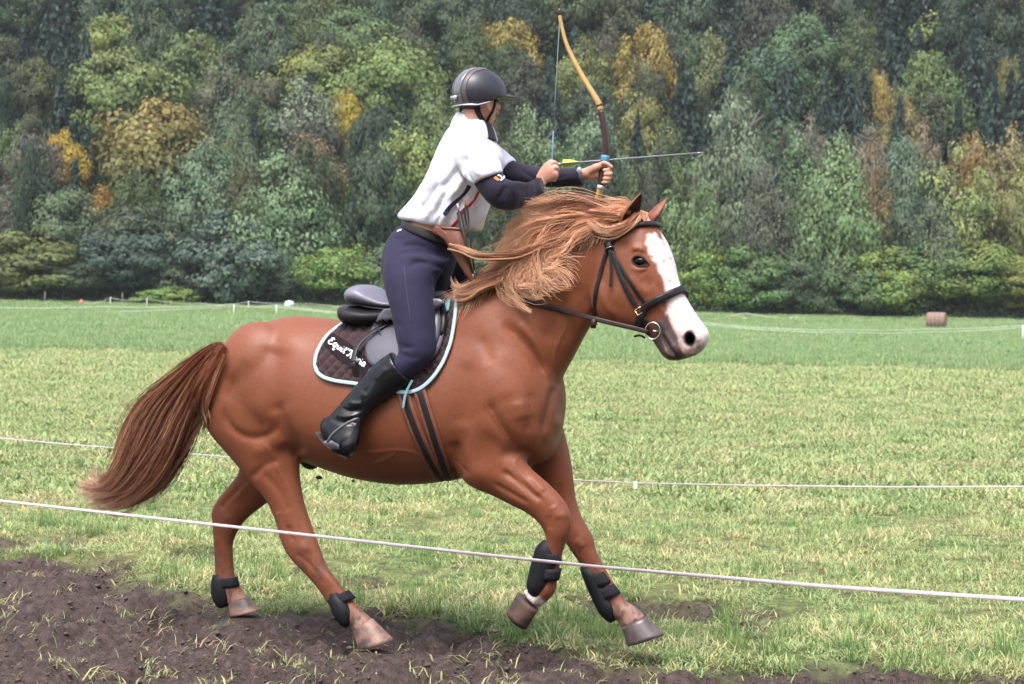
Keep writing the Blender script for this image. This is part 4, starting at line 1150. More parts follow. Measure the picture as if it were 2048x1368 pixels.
# ================================================================== MANE AND TAIL
def strands(name, paths, radii, cols, m, parent, rings=3):
    """paths (n, k, 3), radii (n, k), cols (n, k, 3) -> one mesh of thin tubes"""
    n, k, _ = paths.shape
    T = np.gradient(paths, axis=1); T /= np.linalg.norm(T, axis=2)[..., None] + 1e-9
    a = np.cross(T, np.array([.3, .9, .3])); a /= np.linalg.norm(a, axis=2)[..., None] + 1e-9
    b = np.cross(T, a)
    ph = np.arange(rings) * 2 * math.pi / rings
    R = paths[:, :, None, :] + radii[:, :, None, None] * (np.cos(ph)[None, None, :, None] * a[:, :, None, :] + np.sin(ph)[None, None, :, None] * b[:, :, None, :])
    V = R.reshape(-1, 3)
    idx = np.arange(n * k * rings).reshape(n, k, rings)
    F = []
    for j in range(rings):
        j2 = (j + 1) % rings
        F.append(np.stack([idx[:, :-1, j], idx[:, :-1, j2], idx[:, 1:, j2], idx[:, 1:, j]], -1).reshape(-1, 4))
    o = add(name, V, np.concatenate(F), m, parent)
    set_color(o.data, np.repeat(cols.reshape(-1, 3), rings, 0))
    return o

def resample(L, k):
    L = catmull(np.array(L, float), 8)
    d = np.r_[0, np.cumsum(np.linalg.norm(np.diff(L, axis=0), axis=1))]
    t = np.linspace(0, d[-1], k)
    return np.stack([np.interp(t, d, L[:, c]) for c in range(L.shape[1])], -1)

m_hair = mat('chestnut_hair', (.3, .12, .06), .42, .45, attr='Col')
hr = np.random.default_rng(11)

def to_world(Q, W, lift):
    """pixel paths with side offset W; kept just off the horse where the horse is in the way"""
    n, k, _ = Q.shape
    P = HP(Q[..., 0].ravel(), Q[..., 1].ravel(), W.ravel())
    out = P.copy()
    for i in range(len(P)):
        d = P[i] - CAMP; L = np.linalg.norm(d); d /= L
        h = BVH.ray_cast(Vector(CAMP), Vector(d))
        if h[0] is not None and h[3] < L + lift.ravel()[i]:
            out[i] = CAMP + d * (h[3] - lift.ravel()[i])
    return out.reshape(n, k, 3)

def family(guides, n, k, sc, off, w0, w1, spread, tipspread, wave, t0=(0, .0), t1=(.75, 1.0), fade=1.0, clump=14, lift=.012, w2=None):
    """strands between neighbouring guides; guides in crop pixels"""
    G = np.array([resample([(off[0] + x / sc, off[1] + y / sc) for (x, y) in g], 40) for g in guides])
    ng = len(G)
    nc = max(2, n // clump)
    cs = hr.uniform(0, ng - 1, nc) if ng > 1 else np.zeros(nc)
    cw = hr.normal(0, 1, (nc, 2)); cph = hr.uniform(0, 6.28, nc); cend = hr.uniform(*t1, nc); ccol = hr.normal(0, 1, nc)
    ci = hr.integers(0, nc, n)
    s = np.clip(cs[ci] + hr.normal(0, .10, n), 0, max(ng - 1.001, 0)); i0 = s.astype(int); f = (s - i0)[:, None, None]
    i1 = np.minimum(i0 + 1, ng - 1)
    base = G[i0] * (1 - f) + G[i1] * f
    ta = hr.uniform(*t0, n) if t0[1] > t0[0] else np.full(n, t0[0])
    tb = np.clip(cend[ci] + hr.normal(0, .05, n), .2, 1)
    u = np.linspace(0, 1, k)
    tt = ta[:, None] + (tb - ta)[:, None] * u
    x = tt * 39; j = np.clip(x.astype(int), 0, 38); fr = (x - j)[..., None]
    ar = np.arange(n)[:, None]
    Q = base[ar, j] * (1 - fr) + base[ar, j + 1] * fr
    # spread of clump, of strand, and waviness
    T = np.gradient(Q, axis=1); T /= np.linalg.norm(T, axis=2)[..., None] + 1e-9
    Nn = np.stack([-T[..., 1], T[..., 0]], -1)
    prof = np.interp(u, [0, .3, 1], [.5, 1, 1.3])
    offc = cw[ci, 0][:, None] * spread * prof
    pinch = np.interp(u, [0, .5, .85, 1], [1, .75, .35, tipspread])
    offs = hr.normal(0, 1, n)[:, None] * spread * .42 * pinch
    wv = wave * np.sin(cph[ci][:, None] + u * (5 + cw[ci, 1][:, None]) * 1.6) * u + wave * .35 * np.sin(hr.uniform(0, 6.28, n)[:, None] + u * 11) * u
    Q = Q + Nn * (offc + offs + wv)[..., None]
    W = np.interp(tt, [0, .35, 1], [w0, (w0 + w1) / 2 if w2 is None else w2, w1]) + (cw[ci, 1] * .012)[:, None] + hr.normal(0, .006, n)[:, None]
    lft = np.broadcast_to(lift + .012 * np.abs(cw[ci, 1])[:, None] + hr.uniform(0, .012, n)[:, None], Q.shape[:2])
    return to_world(Q, W, lft), u, ccol[ci] + hr.normal(0, .5, n), tt

def hair_cols(u, shade, lo, mid, hi, tip, n, k):
    sh = np.clip(shade * 1.35, -2, 2)[:, None, None]
    c = np.where(sh < 0, np.array(mid) + (np.array(lo) - np.array(mid)) * (-sh / 2), np.array(mid) + (np.array(hi) - np.array(mid)) * (sh / 2))
    tw = (np.clip((u - .35) / .65, 0, 1) ** 1.3)[None, :, None]
    return c * (1 - tw * .8) + np.array(tip) * tw * .8

O2, S2 = (880, 360), 3.6
g1 = [(1300, 255), (1150, 240), (960, 214), (800, 194), (680, 232), (600, 258)]
g2 = [(1270, 252), (1060, 228), (900, 188), (740, 150), (640, 182), (580, 235)]
g4 = [(1250, 268), (1020, 244), (800, 270), (600, 292), (505, 340), (465, 405)]
g5 = [(1210, 255), (990, 250), (760, 310), (600, 370), (505, 420), (465, 480)]
g6 = [(1170, 275), (960, 290), (760, 360), (600, 440), (500, 500), (420, 570)]
g7 = [(1130, 285), (910, 320), (740, 420), (620, 520), (480, 605), (380, 650), (290, 680)]
g8 = [(1090, 300), (925, 350), (780, 440), (680, 520), (560, 620), (470, 690), (390, 720)]
h0 = [(1090, 300), (940, 380), (830, 460), (760, 560), (790, 650), (880, 665), (960, 685), (1015, 735)]
h1 = [(1085, 305), (930, 375), (800, 480), (720, 580), (700, 660), (760, 725), (850, 760), (905, 750)]
h2 = [(1080, 305), (910, 375), (780, 470), (690, 570), (650, 670), (700, 750), (780, 790), (800, 765)]
h3 = [(1075, 305), (890, 380), (750, 490), (650, 590), (590, 690), (610, 790), (680, 850), (725, 855)]
h4 = [(1070, 305), (870, 390), (720, 500), (620, 600), (540, 690), (510, 770), (570, 830), (660, 860)]
h5 = [(1060, 305), (850, 390), (690, 500), (590, 600), (500, 690), (480, 760), (520, 810), (600, 840)]
w1g = [(740, 470), (560, 535), (400, 550), (260, 535), (140, 492), (60, 470)]
x0 = [(700, 520), (560, 610), (430, 670), (300, 715), (190, 770), (120, 770), (78, 690)]
x1 = [(640, 580), (500, 660), (380, 720), (270, 770), (180, 820), (100, 815)]
x2 = [(560, 640), (440, 700), (330, 760), (240, 800), (150, 840), (90, 840)]
L_LO, L_MID, L_HI, L_TIP = (.16, .046, .023), (.52, .21, .105), (.82, .48, .30), (.78, .49, .33)
fams = [
 ([g2, g1, g4, g5], 2200, dict(w0=.0, w1=.05, spread=2.6, tipspread=.6, wave=3)),
 ([g4, g5, g6, g7, g8], 3400, dict(w0=.03, w1=.13, spread=5, tipspread=.45, wave=3)),
 ([h0, h1, h2, h3, h4, h5], 1700, dict(w0=.05, w1=.14, spread=4, tipspread=.35, wave=8, t1=(.4, .95), clump=30)),
 ([h0, h2, h3, h4, h5], 1400, dict(w0=.05, w1=.19, spread=10, tipspread=.16, wave=13, t1=(.5, 1.0), clump=34)),
 ([h0, h1, h3, h5], 420, dict(w0=.05, w1=.21, spread=15, tipspread=.25, wave=17, t1=(.7, 1.0), clump=10)),
 ([w1g], 320, dict(w0=.14, w1=.20, spread=3, tipspread=.25, wave=2)),
 ([x0, x1, x2], 2000, dict(w0=.10, w1=.16, spread=4, tipspread=.4, wave=3)),
 ([g2, g1], 240, dict(w0=-.02, w1=.02, spread=9, tipspread=.35, wave=11, t1=(.5, 1.0), clump=8)),
 ([g4, g5, g6, g7], 480, dict(w0=.03, w1=.13, spread=15, tipspread=.3, wave=13, t1=(.6, 1.0), clump=9)),
]
PP, RR, CC = [], [], []
K = 16
for gs, n, kw in fams:
    p, u, sh, tt = family(gs, n, K, S2, O2, **kw)
    hang = gs[0][0][0] in (1090, 1085) and len(gs) >= 4
    c = hair_cols(u, sh * (1.5 if hang else 1), L_LO, L_MID, L_HI, (.68, .38, .23) if hang else L_TIP, n, K)
    PP.append(p); CC.append(c); RR.append(np.broadcast_to(np.interp(u, [0, .1, .7, 1], [.0009, .0011, .0009, .0003]), (n, K)))
# roots of the mane that stand along the crest
crest = [(1300, 240), (1240, 242), (1120, 250), (1000, 272), (880, 300), (740, 400), (600, 500), (450, 620), (300, 730), (180, 790)]
cr = resample([(O2[0] + x / S2, O2[1] + y / S2) for x, y in crest], 60)
n = 1500
i = hr.integers(0, 59, n); rt = cr[i] + hr.normal(0, 2.5, (n, 2)) + np.array([0, 4])
ln = hr.uniform(30, 72, n); an = np.radians(hr.normal(183, 9, n)) 
u = np.linspace(0, 1, K)
dx = np.cos(an)[:, None] * ln[:, None] * u; dy = (-np.sin(an)[:, None] * ln[:, None] * u) + (hr.uniform(15, 60, n)[:, None]) * u ** 2
Q = np.stack([rt[:, None, 0] + dx, rt[:, None, 1] + dy], -1)
W = np.broadcast_to(np.linspace(0, .11, K), (n, K)) + hr.normal(0, .01, n)[:, None]
p = to_world(Q, W, np.full((n, K), .008) + hr.uniform(0, .012, n)[:, None])
PP.append(p); CC.append(hair_cols(u, hr.normal(-.4, .8, n), L_LO, L_MID, L_HI, L_TIP, n, K)); RR.append(np.broadcast_to(np.interp(u, [0, .1, .7, 1], [.0009, .0011, .0009, .0003]), (n, K)))
mane = strands('mane', np.concatenate(PP), np.concatenate(RR), np.concatenate(CC), m_hair, horse)

# forelock: a strand blown back over the cheek strap and wisps between the ears
O3, S3 = (1180, 370), 6.84
f1 = [(700, 380), (620, 470), (500, 540), (380, 590), (260, 610), (130, 580), (40, 520), (-40, 460)]
f2 = [(640, 400), (560, 500), (460, 570), (350, 630), (240, 660), (120, 640), (30, 570), (-40, 500)]
f3 = [(560, 300), (480, 280), (400, 260), (300, 280), (180, 300)]
f4 = [(560, 360), (440, 340), (300, 360), (150, 400), (0, 420)]
PP, RR, CC = [], [], []
for gs, n, kw in [([f1, f2], 520, dict(w0=.03, w1=.12, w2=.115, spread=4.2, tipspread=.8, wave=2.5, lift=.008, clump=8, t1=(.6, 1.0))), ([f3, f4], 300, dict(w0=.0, w1=.06, spread=6, tipspread=.8, wave=3)),
                  ([[(720, 350), (690, 420), (700, 480)], [(780, 370), (760, 440), (790, 520)]], 160, dict(w0=0, w1=.01, spread=3, tipspread=.7, wave=2, lift=.006))]:
    p, u, sh, tt = family(gs, n, K, S3, O3, **kw)
    PP.append(p); CC.append(hair_cols(u, sh + .5, L_LO, L_MID, L_HI, L_TIP, n, K)); RR.append(np.broadcast_to(np.interp(u, [0, .1, .7, 1], [.0008, .0010, .0009, .0003]), (n, K)))
add_fl = strands('forelock', np.concatenate(PP), np.concatenate(RR), np.concatenate(CC), m_hair, horse)

# tail
O7, S7 = (140, 660), 3.6
E = [
 [(1105, 98), (1040, 108), (900, 195), (740, 335), (600, 450), (500, 560), (440, 690), (390, 800), (350, 930), (290, 1050), (190, 1100), (90, 1090)],
 [(1108, 100), (1050, 125), (930, 230), (790, 380), (670, 520), (590, 660), (530, 780), (470, 900), (410, 1010), (330, 1110), (220, 1160), (80, 1130)],
 [(1110, 105), (1060, 150), (960, 270), (850, 430), (760, 580), (690, 720), (630, 840), (560, 960), (490, 1060), (400, 1150), (280, 1200), (110, 1180)],
 [(1110, 110), (1070, 165), (990, 290), (910, 450), (840, 620), (780, 770), (710, 900), (640, 1010), (570, 1100), (480, 1180), (340, 1230), (150, 1230)],
 [(1112, 120), (1085, 180), (1010, 310), (945, 450), (900, 600), (840, 760), (780, 900), (710, 1030), (640, 1120), (540, 1200), (400, 1255), (200, 1280)]]
K = 22
TP, TR, TC = [], [], []
n = 3900
p, u, sh, tt = family(E, n, K, S7, O7, 0, 0, 5, .8, 4.0, t0=(0, .22), t1=(.60, 1.0), clump=20)
# give the tail its thickness
G = np.interp(tt, [0, .1, .4, .8, 1], [.02, .035, .06, .07, .05])
p = p + NH * (hr.normal(0, .55, n)[:, None] * G)[..., None]
# colour: dark brown heart, red roots, pale tips
redroot = np.clip(1 - (tt - .12) / .28, 0, 1)[..., None]
tip = (np.clip((tt - .70) / .3, 0, 1) ** 1.2)[..., None]
sh3 = np.clip(sh, -2, 2)[:, None, None]
dark = np.array([.060, .023, .016]); mid = np.array([.29, .108, .056]); hi = np.array([.60, .33, .20])
c = np.where(sh3 < .15, dark + (mid - dark) * np.clip(sh3 * .35 + .55, 0, 1), mid + (hi - mid) * np.clip(sh3 / 2.2, 0, 1))
c = c * (1 - redroot * .8) + np.array([.24, .072, .034]) * redroot * .8
c = c * (1 - tip * .75) + np.array([.60, .36, .25]) * tip * .75
TP.append(p); TC.append(c); TR.append(np.broadcast_to(np.interp(u, [0, .08, .7, 1], [.0009, .0013, .0010, .0003]), (n, K)))
wis = [([(1060, 130), (930, 240), (790, 380), (640, 540), (520, 700), (430, 850), (360, 960)], 90), ([(1090, 160), (1010, 330), (930, 520), (830, 740), (720, 960), (600, 1130), (420, 1240)], 130), ([(960, 330), (975, 470), (930, 620), (890, 740), (850, 850)], 40), ([(985, 320), (980, 520), (950, 700), (930, 860)], 26), ([(1000, 300), (970, 560), (1005, 700), (985, 850)], 10),
       ([(950, 420), (930, 620), (880, 790), (865, 880)], 26), ([(960, 420), (955, 640), (905, 780), (840, 830)], 14), ([(620, 470), (520, 545), (450, 555), (390, 535)], 26), ([(560, 500), (430, 560), (380, 500), (375, 420)], 6),
       ([(320, 1040), (220, 1090), (170, 1050), (150, 940)], 80), ([(700, 400), (560, 560), (440, 660), (380, 760), (330, 900)], 60), ([(420, 980), (300, 1120), (180, 1200), (60, 1230)], 120), ([(560, 1100), (400, 1230), (240, 1280), (120, 1290)], 90), ([(300, 1060), (200, 1110), (110, 1090), (70, 1040)], 60), ([(280, 1090), (170, 1140), (80, 1090)], 60), ([(330, 1100), (220, 1060), (185, 980)], 30)]
for g, n in wis:
    p, u, sh, tt = family([g], n, K, S7, O7, .01, .01, 5 if n < 90 else 9, .9, 3 if n < 90 else 6, t1=(.6, 1))
    base = np.array([.30, .12, .06]) if g[0][1] < 900 else np.array([.50, .28, .18])
    c = np.broadcast_to(base, (n, K, 3)) * (1 + .25 * np.clip(sh, -1.5, 1.5))[:, None, None] + np.array([.12, .10, .08]) * u[None, :, None]
    TP.append(p); TC.append(c); TR.append(np.broadcast_to(np.interp(u, [0, .08, .7, 1], [.0010, .0014, .0010, .0003]), (n, K)))
tail = strands('tail', np.concatenate(TP), np.concatenate(TR), np.concatenate(TC), m_hair, horse)

# ================================================================== TACK
m_leather = mat('black_leather', (.009, .007, .009), .38, .24, noise=(60, (.018, .015, .018), .2), bump=(300, .08, .001))
m_leather_b = mat('brown_leather', (.17, .055, .030), .5, .4, noise=(40, (.10, .032, .018), .2), bump=(250, .1, .001))
m_rein = mat('dark_brown_leather', (.022, .009, .009), .45, .3)
m_steel = mat('polished_steel', (.50, .50, .53), .24, .5, metal=1.0)
m_brass = mat('brass', (.75, .52, .22), .25, .5, metal=1.0)
m_saddle = mat('saddle_leather', (.078, .073, .095), .42, .55, noise=(30, (.085, .08, .10), .25), bump=(350, .10, .001))
m_pad = mat('brown_quilted_cloth', (.026, .0125, .0145), .85, .2, noise=(120, (.038, .019, .021), .25), sheen=.12)
m_patch = mat('dark_plain_cloth', (.014, .007, .010), .9, .15)
m_bind = mat('pale_blue_binding', (.31, .43, .48), .7, .3)
m_blue = mat('light_blue_webbing', (.13, .25, .28), .7, .2)
m_thread = mat('white_thread', (.74, .80, .83), .6, .3)
m_boot_shell = mat('black_neoprene', (.0075, .0078, .0105), .55, .2, bump=(160, .12, .001))
m_boot_strap = mat('black_webbing', (.012, .012, .016), .8, .2)

MID = -KH
def mirror_body(p):
    p = np.asarray(p); return p - 2 * ((p @ NH) - MID)[..., None] * NH
HC = HP(1338, 515, .04)
def mirror_head(p):
    p = np.asarray(p); return p - 2 * ((p - HC) @ LATH)[..., None] * LATH

def band(P, N, width, thick, k=10):
    """strap along points P lying on a surface with normals N"""
    P = np.asarray(P, float); N = np.asarray(N, float)
    T = np.gradient(P, axis=0); T /= np.linalg.norm(T, axis=1)[:, None] + 1e-9
    B = np.cross(T, N); B /= np.linalg.norm(B, axis=1)[:, None] + 1e-9
    N2 = np.cross(B, T)
    width = np.broadcast_to(np.asarray(width, float), (len(P),))
    ph = np.linspace(0, 2 * math.pi, k, endpoint=False)
    c = np.sign(np.cos(ph)) * np.abs(np.cos(ph)) ** .5; s = np.sign(np.sin(ph)) * np.abs(np.sin(ph)) ** .7
    R = P[:, None, :] + (c[None, :, None] * width[:, None, None] / 2) * B[:, None, :] + (s * thick / 2)[None, :, None] * N2[:, None, :]
    return rings_mesh(R)

def drape_line(pts, off, sub=6, sm=3):
    L = catmull(np.array(pts, float), sub)
    P, N = [], []
    for x, y in L:
        a, b = drape(x, y, off)
        if a is not None: P.append(a); N.append(b)
    P, N = np.array(P), np.array(N)
    for _ in range(sm):
        P[1:-1] = .5 * P[1:-1] + .25 * (P[2:] + P[:-2]); N[1:-1] = .5 * N[1:-1] + .25 * (N[2:] + N[:-2])
    N /= np.linalg.norm(N, axis=1)[:, None]
    return P, N

def loop_head(pts, off, sub=6):
    """strap that crosses the face or poll: near side draped, far side mirrored"""
    P, N = drape_line(pts, off, sub)
    Pm, Nm = mirror_head(P)[::-1], N[::-1] - 2 * (N[::-1] @ LATH)[:, None] * LATH
    P = np.vstack([P, Pm]); N = np.vstack([N, Nm])
    for _ in range(4):
        P[1:-1] = .5 * P[1:-1] + .25 * (P[2:] + P[:-2]); N[1:-1] = .5 * N[1:-1] + .25 * (N[2:] + N[:-2])
    N /= np.linalg.norm(N, axis=1)[:, None]
    # never sink into the head
    for i in range(len(P)):
        q, n_ = drape_near(P[i], 0)
        dlt = (P[i] - q) @ n_
        if dlt < off: P[i] = q + n_ * off
    return P, N

# ---- bridle
bridle = thing('bridle', HP(1240, 500, .08), 'black leather bridle with padded noseband and steel ring bit on the horse\'s head', 'bridle')
def sp(name, PN, width, thick, m=m_leather, parent=bridle):
    return add(name, *band(PN[0], PN[1], width, thick), m, parent)
sp('headpiece', loop_head([(1219, 490), (1216, 462), (1217, 438), (1222, 418), (1230, 410)], .006), .026, .006)
sp('browband', loop_head([(1220, 488), (1230, 478), (1240, 468), (1254, 459), (1268, 453), (1282, 450), (1294, 451)], .009), .024, .014)
sp('noseband', loop_head([(1276, 652), (1282, 632), (1290, 614), (1313, 601), (1338, 590), (1354, 583), (1364, 580)], .010), .032, .016)
nb = bridle.children[-1]
sp('cheek_strap', drape_line([(1220, 496), (1230, 516), (1241, 549), (1259, 590), (1277, 621)], .009), .021, .006)
sp('cheek_strap', drape_line([(1226, 508), (1237, 525), (1256, 556), (1275, 585), (1291, 606)], .006), .016, .005)
sp('cheek_strap', drape_line([(1276, 621), (1284, 632), (1296, 644)], .011), .017, .006)
sp('strap_end', drape_line([(1222, 500), (1225, 530), (1225, 552), (1224, 574)], .013), .012, .004)
_tl = catmull(np.vstack([drape_line([(1217, 496), (1207, 528), (1198, 562), (1192, 595)], .008)[0][::3], [HP(1189, 614, .115), HP(1188, 634, .10), HP(1192, 648, .04)]]), 3)
sp('throat_strap', (_tl, np.tile(NH, (len(_tl), 1))), .016, .005)
p, n_ = drape(1220, 494, .012); ax = np.array([HP(1224, 505, 0) - HP(1218, 486, 0)])[0]
add('keeper_loop', *box(p, (ax * .45, np.cross(n_, ax / np.linalg.norm(ax)) * .016, n_ * .006)), m_leather, bridle)
add('keeper_ring', *tube(np.array([p + ax * .15 + np.cross(n_, ax / np.linalg.norm(ax)) * .019 * math.cos(a) + n_ * .010 * math.sin(a) for a in np.linspace(0, 6.28, 17)]), .002, 6, False), m_steel, bridle)
p, n_ = drape(1278, 622, .014)
e1_, e2_ = (HP(1284, 632, 0) - HP(1272, 612, 0)), None
e1_ = e1_ / np.linalg.norm(e1_); e2_ = np.cross(n_, e1_)
add('buckle', *tube(np.array([p + e1_ * a * .012 + e2_ * b * .013 for a, b in [(-1, -1), (1, -1), (1, 1), (-1, 1), (-1, -1)]]), .0022, 6), m_brass, bridle)
# bit ring on the cheek
rc, rn = drape(1309, 660, .018)
ring_n = LATH * .9 + UH * .25; ring_n /= np.linalg.norm(ring_n)
ra = np.cross(ring_n, ZH); ra /= np.linalg.norm(ra); rb = np.cross(ra, ring_n)
for cc in (rc, mirror_head(rc)):
    add('bit_ring', *tube(np.array([cc + ra * .031 * math.cos(a) + rb * .034 * math.sin(a) for a in np.linspace(0, 2 * math.pi, 37)]), .0030, 8, False), m_steel, bridle)
q = drape(1321, 664, .002)[0]
add('mouthpiece', *tube(np.array([rc + ra * .0, (rc + q) / 2, q - LATH * .02]), .004, 8), m_steel, bridle)
sp('chin_strap', drape_line([(1290, 612), (1288, 632), (1291, 652), (1299, 668)], .008), .018, .006)
add('strap_end', *tube(catmull(np.array([HP(1290, 676, .12), HP(1280, 671, .13), HP(1268, 673, .13)]), 5), .0045, 6), m_leather, bridle)
# reins
def rein(pts):
    P = []
    for x, y, w in pts:
        if w is None:
            a, b = drape(x, y, .009); P.append(a if a is not None else HP(x, y, .05))
        else: P.append(HP(x, y, w))
    return catmull(np.array(P), 6)
R1 = rein([(1296, 664, .135), (1270, 657, .145), (1240, 650, .15), (1186, 637, .15), (1130, 622, None), (1090, 612, None), (1050, 600, None), (1015, 579, None), (985, 560, None), (960, 548, None)])
end = R1[-1]
over = catmull(np.array([end, HP(945, 545, .10), HP(935, 548, .0), HP(940, 552, -.10)]), 5)[1:]
R1 = np.vstack([R1, over])
rn_ = np.tile(NH + ZH * .15, (len(R1), 1)); rn_[-12:] = ZH + NH * .3
wr_ = np.interp(np.linspace(0, 1, len(R1)), [0, .45, .55, 1], [.019, .021, .030, .028])
add('rein', *band(R1, rn_, wr_, .007), m_rein, bridle)
R2 = catmull(np.array([HP(1300, 650, -.02), HP(1240, 636, -.10), HP(1205, 625, -.13), HP(1150, 610, -.15), HP(1080, 590, -.17), HP(1000, 570, -.17), HP(940, 552, -.10)]), 6)
add('rein', *band(R2, np.tile(-NH + ZH * .4, (len(R2), 1)), .019, .006), m_rein, bridle)
add('rein_stop', *box(HP(1187, 647, .155), (UH * .010, NH * .006, ZH * .020)), m_rein, bridle)

# ---- saddle pad
PADC = resample([(706, 641), (672, 660), (648, 686), (634, 714), (632, 736), (641, 752), (666, 762), (706, 768), (760, 776), (806, 786), (838, 781), (868, 757), (890, 723), (904, 688), (912, 648), (917, 606), (918, 592)], 340)
PADT = resample([(706, 641), (760, 638), (820, 628), (875, 606), (918, 590)], 340)
def pad_quilt(x, y):
    a = (x * .72 + y * .70) / 15.5; b = (x * .80 - y * .60) / 15.5
    q = np.abs(np.sin(a * math.pi)) ** .6 * np.abs(np.sin(b * math.pi)) ** .6
    # plain embroidered panel
    cx, cy = 702, 714; dx, dy = x - cx, y - cy
    u = dx * .80 + dy * .60; v = dx * -.60 + dy * .80
    e = (np.abs(u) / 66) ** 2.6 + (np.abs(v) / 19) ** 2.6
    return q, e
pad = thing('saddle_pad', HP(780, 700, .28), 'dark brown quilted saddle pad with pale blue edging and script lettering', 'saddle pad')
def build_pad():
    nt = 84; ns = len(PADC)
    G = np.zeros((ns, nt, 3)); E = np.zeros((ns, nt)); last = None
    for i in range(ns):
        for j in range(nt):
            t = j / (nt - 1)
            q = PADT[i] * (1 - t) + PADC[i] * t
            qq, e = pad_quilt(*q); E[i, j] = e
            a, b = drape(q[0], q[1], .008 + (.0095 * qq if e > 1.06 else .0075))
            if a is None or ((a @ NH) + KH) < .01:
                a = HP(q[0], q[1], 0.01) + ZH * .012
            G[i, j] = a
    for _ in range(2):
        G[:, 0] = G[:, 0]
    Gm = mirror_body(G)
    mb = MB(); V = []; F = []; FE = []
    for sgn, GG in ((0, G), (1, Gm)):
        o = len(V) * 1
        base = sum(len(x) for x in V)
        V.append(GG.reshape(-1, 3))
        for i in range(ns - 1):
            for j in range(nt - 1):
                q = (base + i * nt + j, base + (i + 1) * nt + j, base + (i + 1) * nt + j + 1, base + i * nt + j + 1)
                F.append(q[::-1] if sgn == 0 else q); FE.append(1 if (sgn == 0 and E[i, j] < 1) else 0)
    # join along the spine
    for i in range(ns - 1):
        F.append((i * nt, (i + 1) * nt, ns * nt + (i + 1) * nt, ns * nt + i * nt)); FE.append(0)
    V = np.vstack(V)
    o = add('quilted_cloth', V, F, [m_pad, m_patch], pad)
    o.data.polygons.foreach_set('material_index', np.array(FE, np.int32))
    md = o.modifiers.new('thick', 'SOLIDIFY'); md.thickness = .008; md.offset = -1
    return G
PG = build_pad()
rim = PG[::3, -1].copy(); Nr = np.array([drape_near(p)[1] for p in rim])
for _ in range(8): rim[1:-1] = .5 * rim[1:-1] + .25 * (rim[2:] + rim[:-2]); Nr[1:-1] = .5 * Nr[1:-1] + .25 * (Nr[2:] + Nr[:-2])
Nr /= np.linalg.norm(Nr, axis=1)[:, None]
rim = rim + Nr * .001
for side in (0, 1):
    P_ = rim if side == 0 else mirror_body(rim)
    N_ = Nr if side == 0 else Nr - 2 * (Nr @ NH)[:, None] * NH
    add('binding', *band(P_, N_, .017, .010), m_bind, pad)
# lettering, each letter a strand of raised thread on the panel
GLY = {  # strokes in a box about 1 high (x height .6), slanted later
 'E': [[(.62, .86), (.45, 1.0), (.2, .92), (.18, .70), (.42, .55), (.12, .46), (.0, .22), (.18, .02), (.45, .03), (.66, .2)]],
 'q': [[(.5, .5), (.25, .6), (.02, .4), (.1, .08), (.32, .08), (.52, .45)], [(.52, .56), (.44, .1), (.36, -.35), (.5, -.42), (.62, -.2)]],
 'u': [[(.0, .55), (.02, .2), (.15, .03), (.35, .15), (.45, .55)], [(.45, .55), (.44, .12), (.6, .08)]],
 'i': [[(.05, .55), (.03, .15), (.12, .03), (.25, .12)], [(.09, .80), (.12, .84)]],
 't': [[(.15, .95), (.1, .3), (.16, .04), (.32, .1)], [(.0, .62), (.32, .66)]],
 "'": [[(.1, 1.02), (.04, .74)]],
 'H': [[(-.1, .72), (.0, .95), (.3, .95), (.25, .4), (.1, .04), (-.12, .08)], [(.28, .52), (.62, .56)], [(.78, 1.0), (.62, .5), (.6, .06), (.78, .08)]],
 'o': [[(.3, .58), (.06, .5), (.02, .2), (.18, .03), (.4, .2), (.38, .48), (.25, .58)]],
 'r': [[(.02, .55), (.06, .03)], [(.05, .38), (.2, .58), (.36, .52)]],
 'a': [[(.42, .5), (.2, .6), (.02, .35), (.1, .05), (.28, .08), (.44, .5)], [(.45, .58), (.42, .15), (.56, .06)]]}
def lettering():
    e = np.array([.84, .542]); up = np.array([.45, -.88])
    x = 0.0; H = 13.4; S = np.array([658.5, 690.5])
    for ch, adv in zip("Equit'Horia", [.72, .66, .62, .30, .36, .36, .92, .52, .42, .30, .5]):
        mb = MB()
        for st in GLY[ch]:
            L = catmull(np.array(st, float), 5) if len(st) > 2 else np.array(st, float)
            P, N = [], []
            for gx, gy in L:
                q = S + e * (x + gx * .95 + gy * .12) * H + up * gy * H
                a, b = drape(q[0], q[1], .0180); P.append(a); N.append(b)
            mb.addm(*band(np.array(P), np.array(N), .0070, .004, 8))
        mb.build('letter', m_thread, pad); x += adv * 1.15
lettering()
P_, N_ = drape_line([(829, 764), (820, 780), (814, 798), (811, 818)], .034); add('ribbon', *band(P_, N_, .011, .003), m_blue, pad)
P_, N_ = drape_line([(903, 598), (901, 612), (898, 628)], .020); add('ribbon', *band(P_, N_, .034, .004), m_blue, pad)

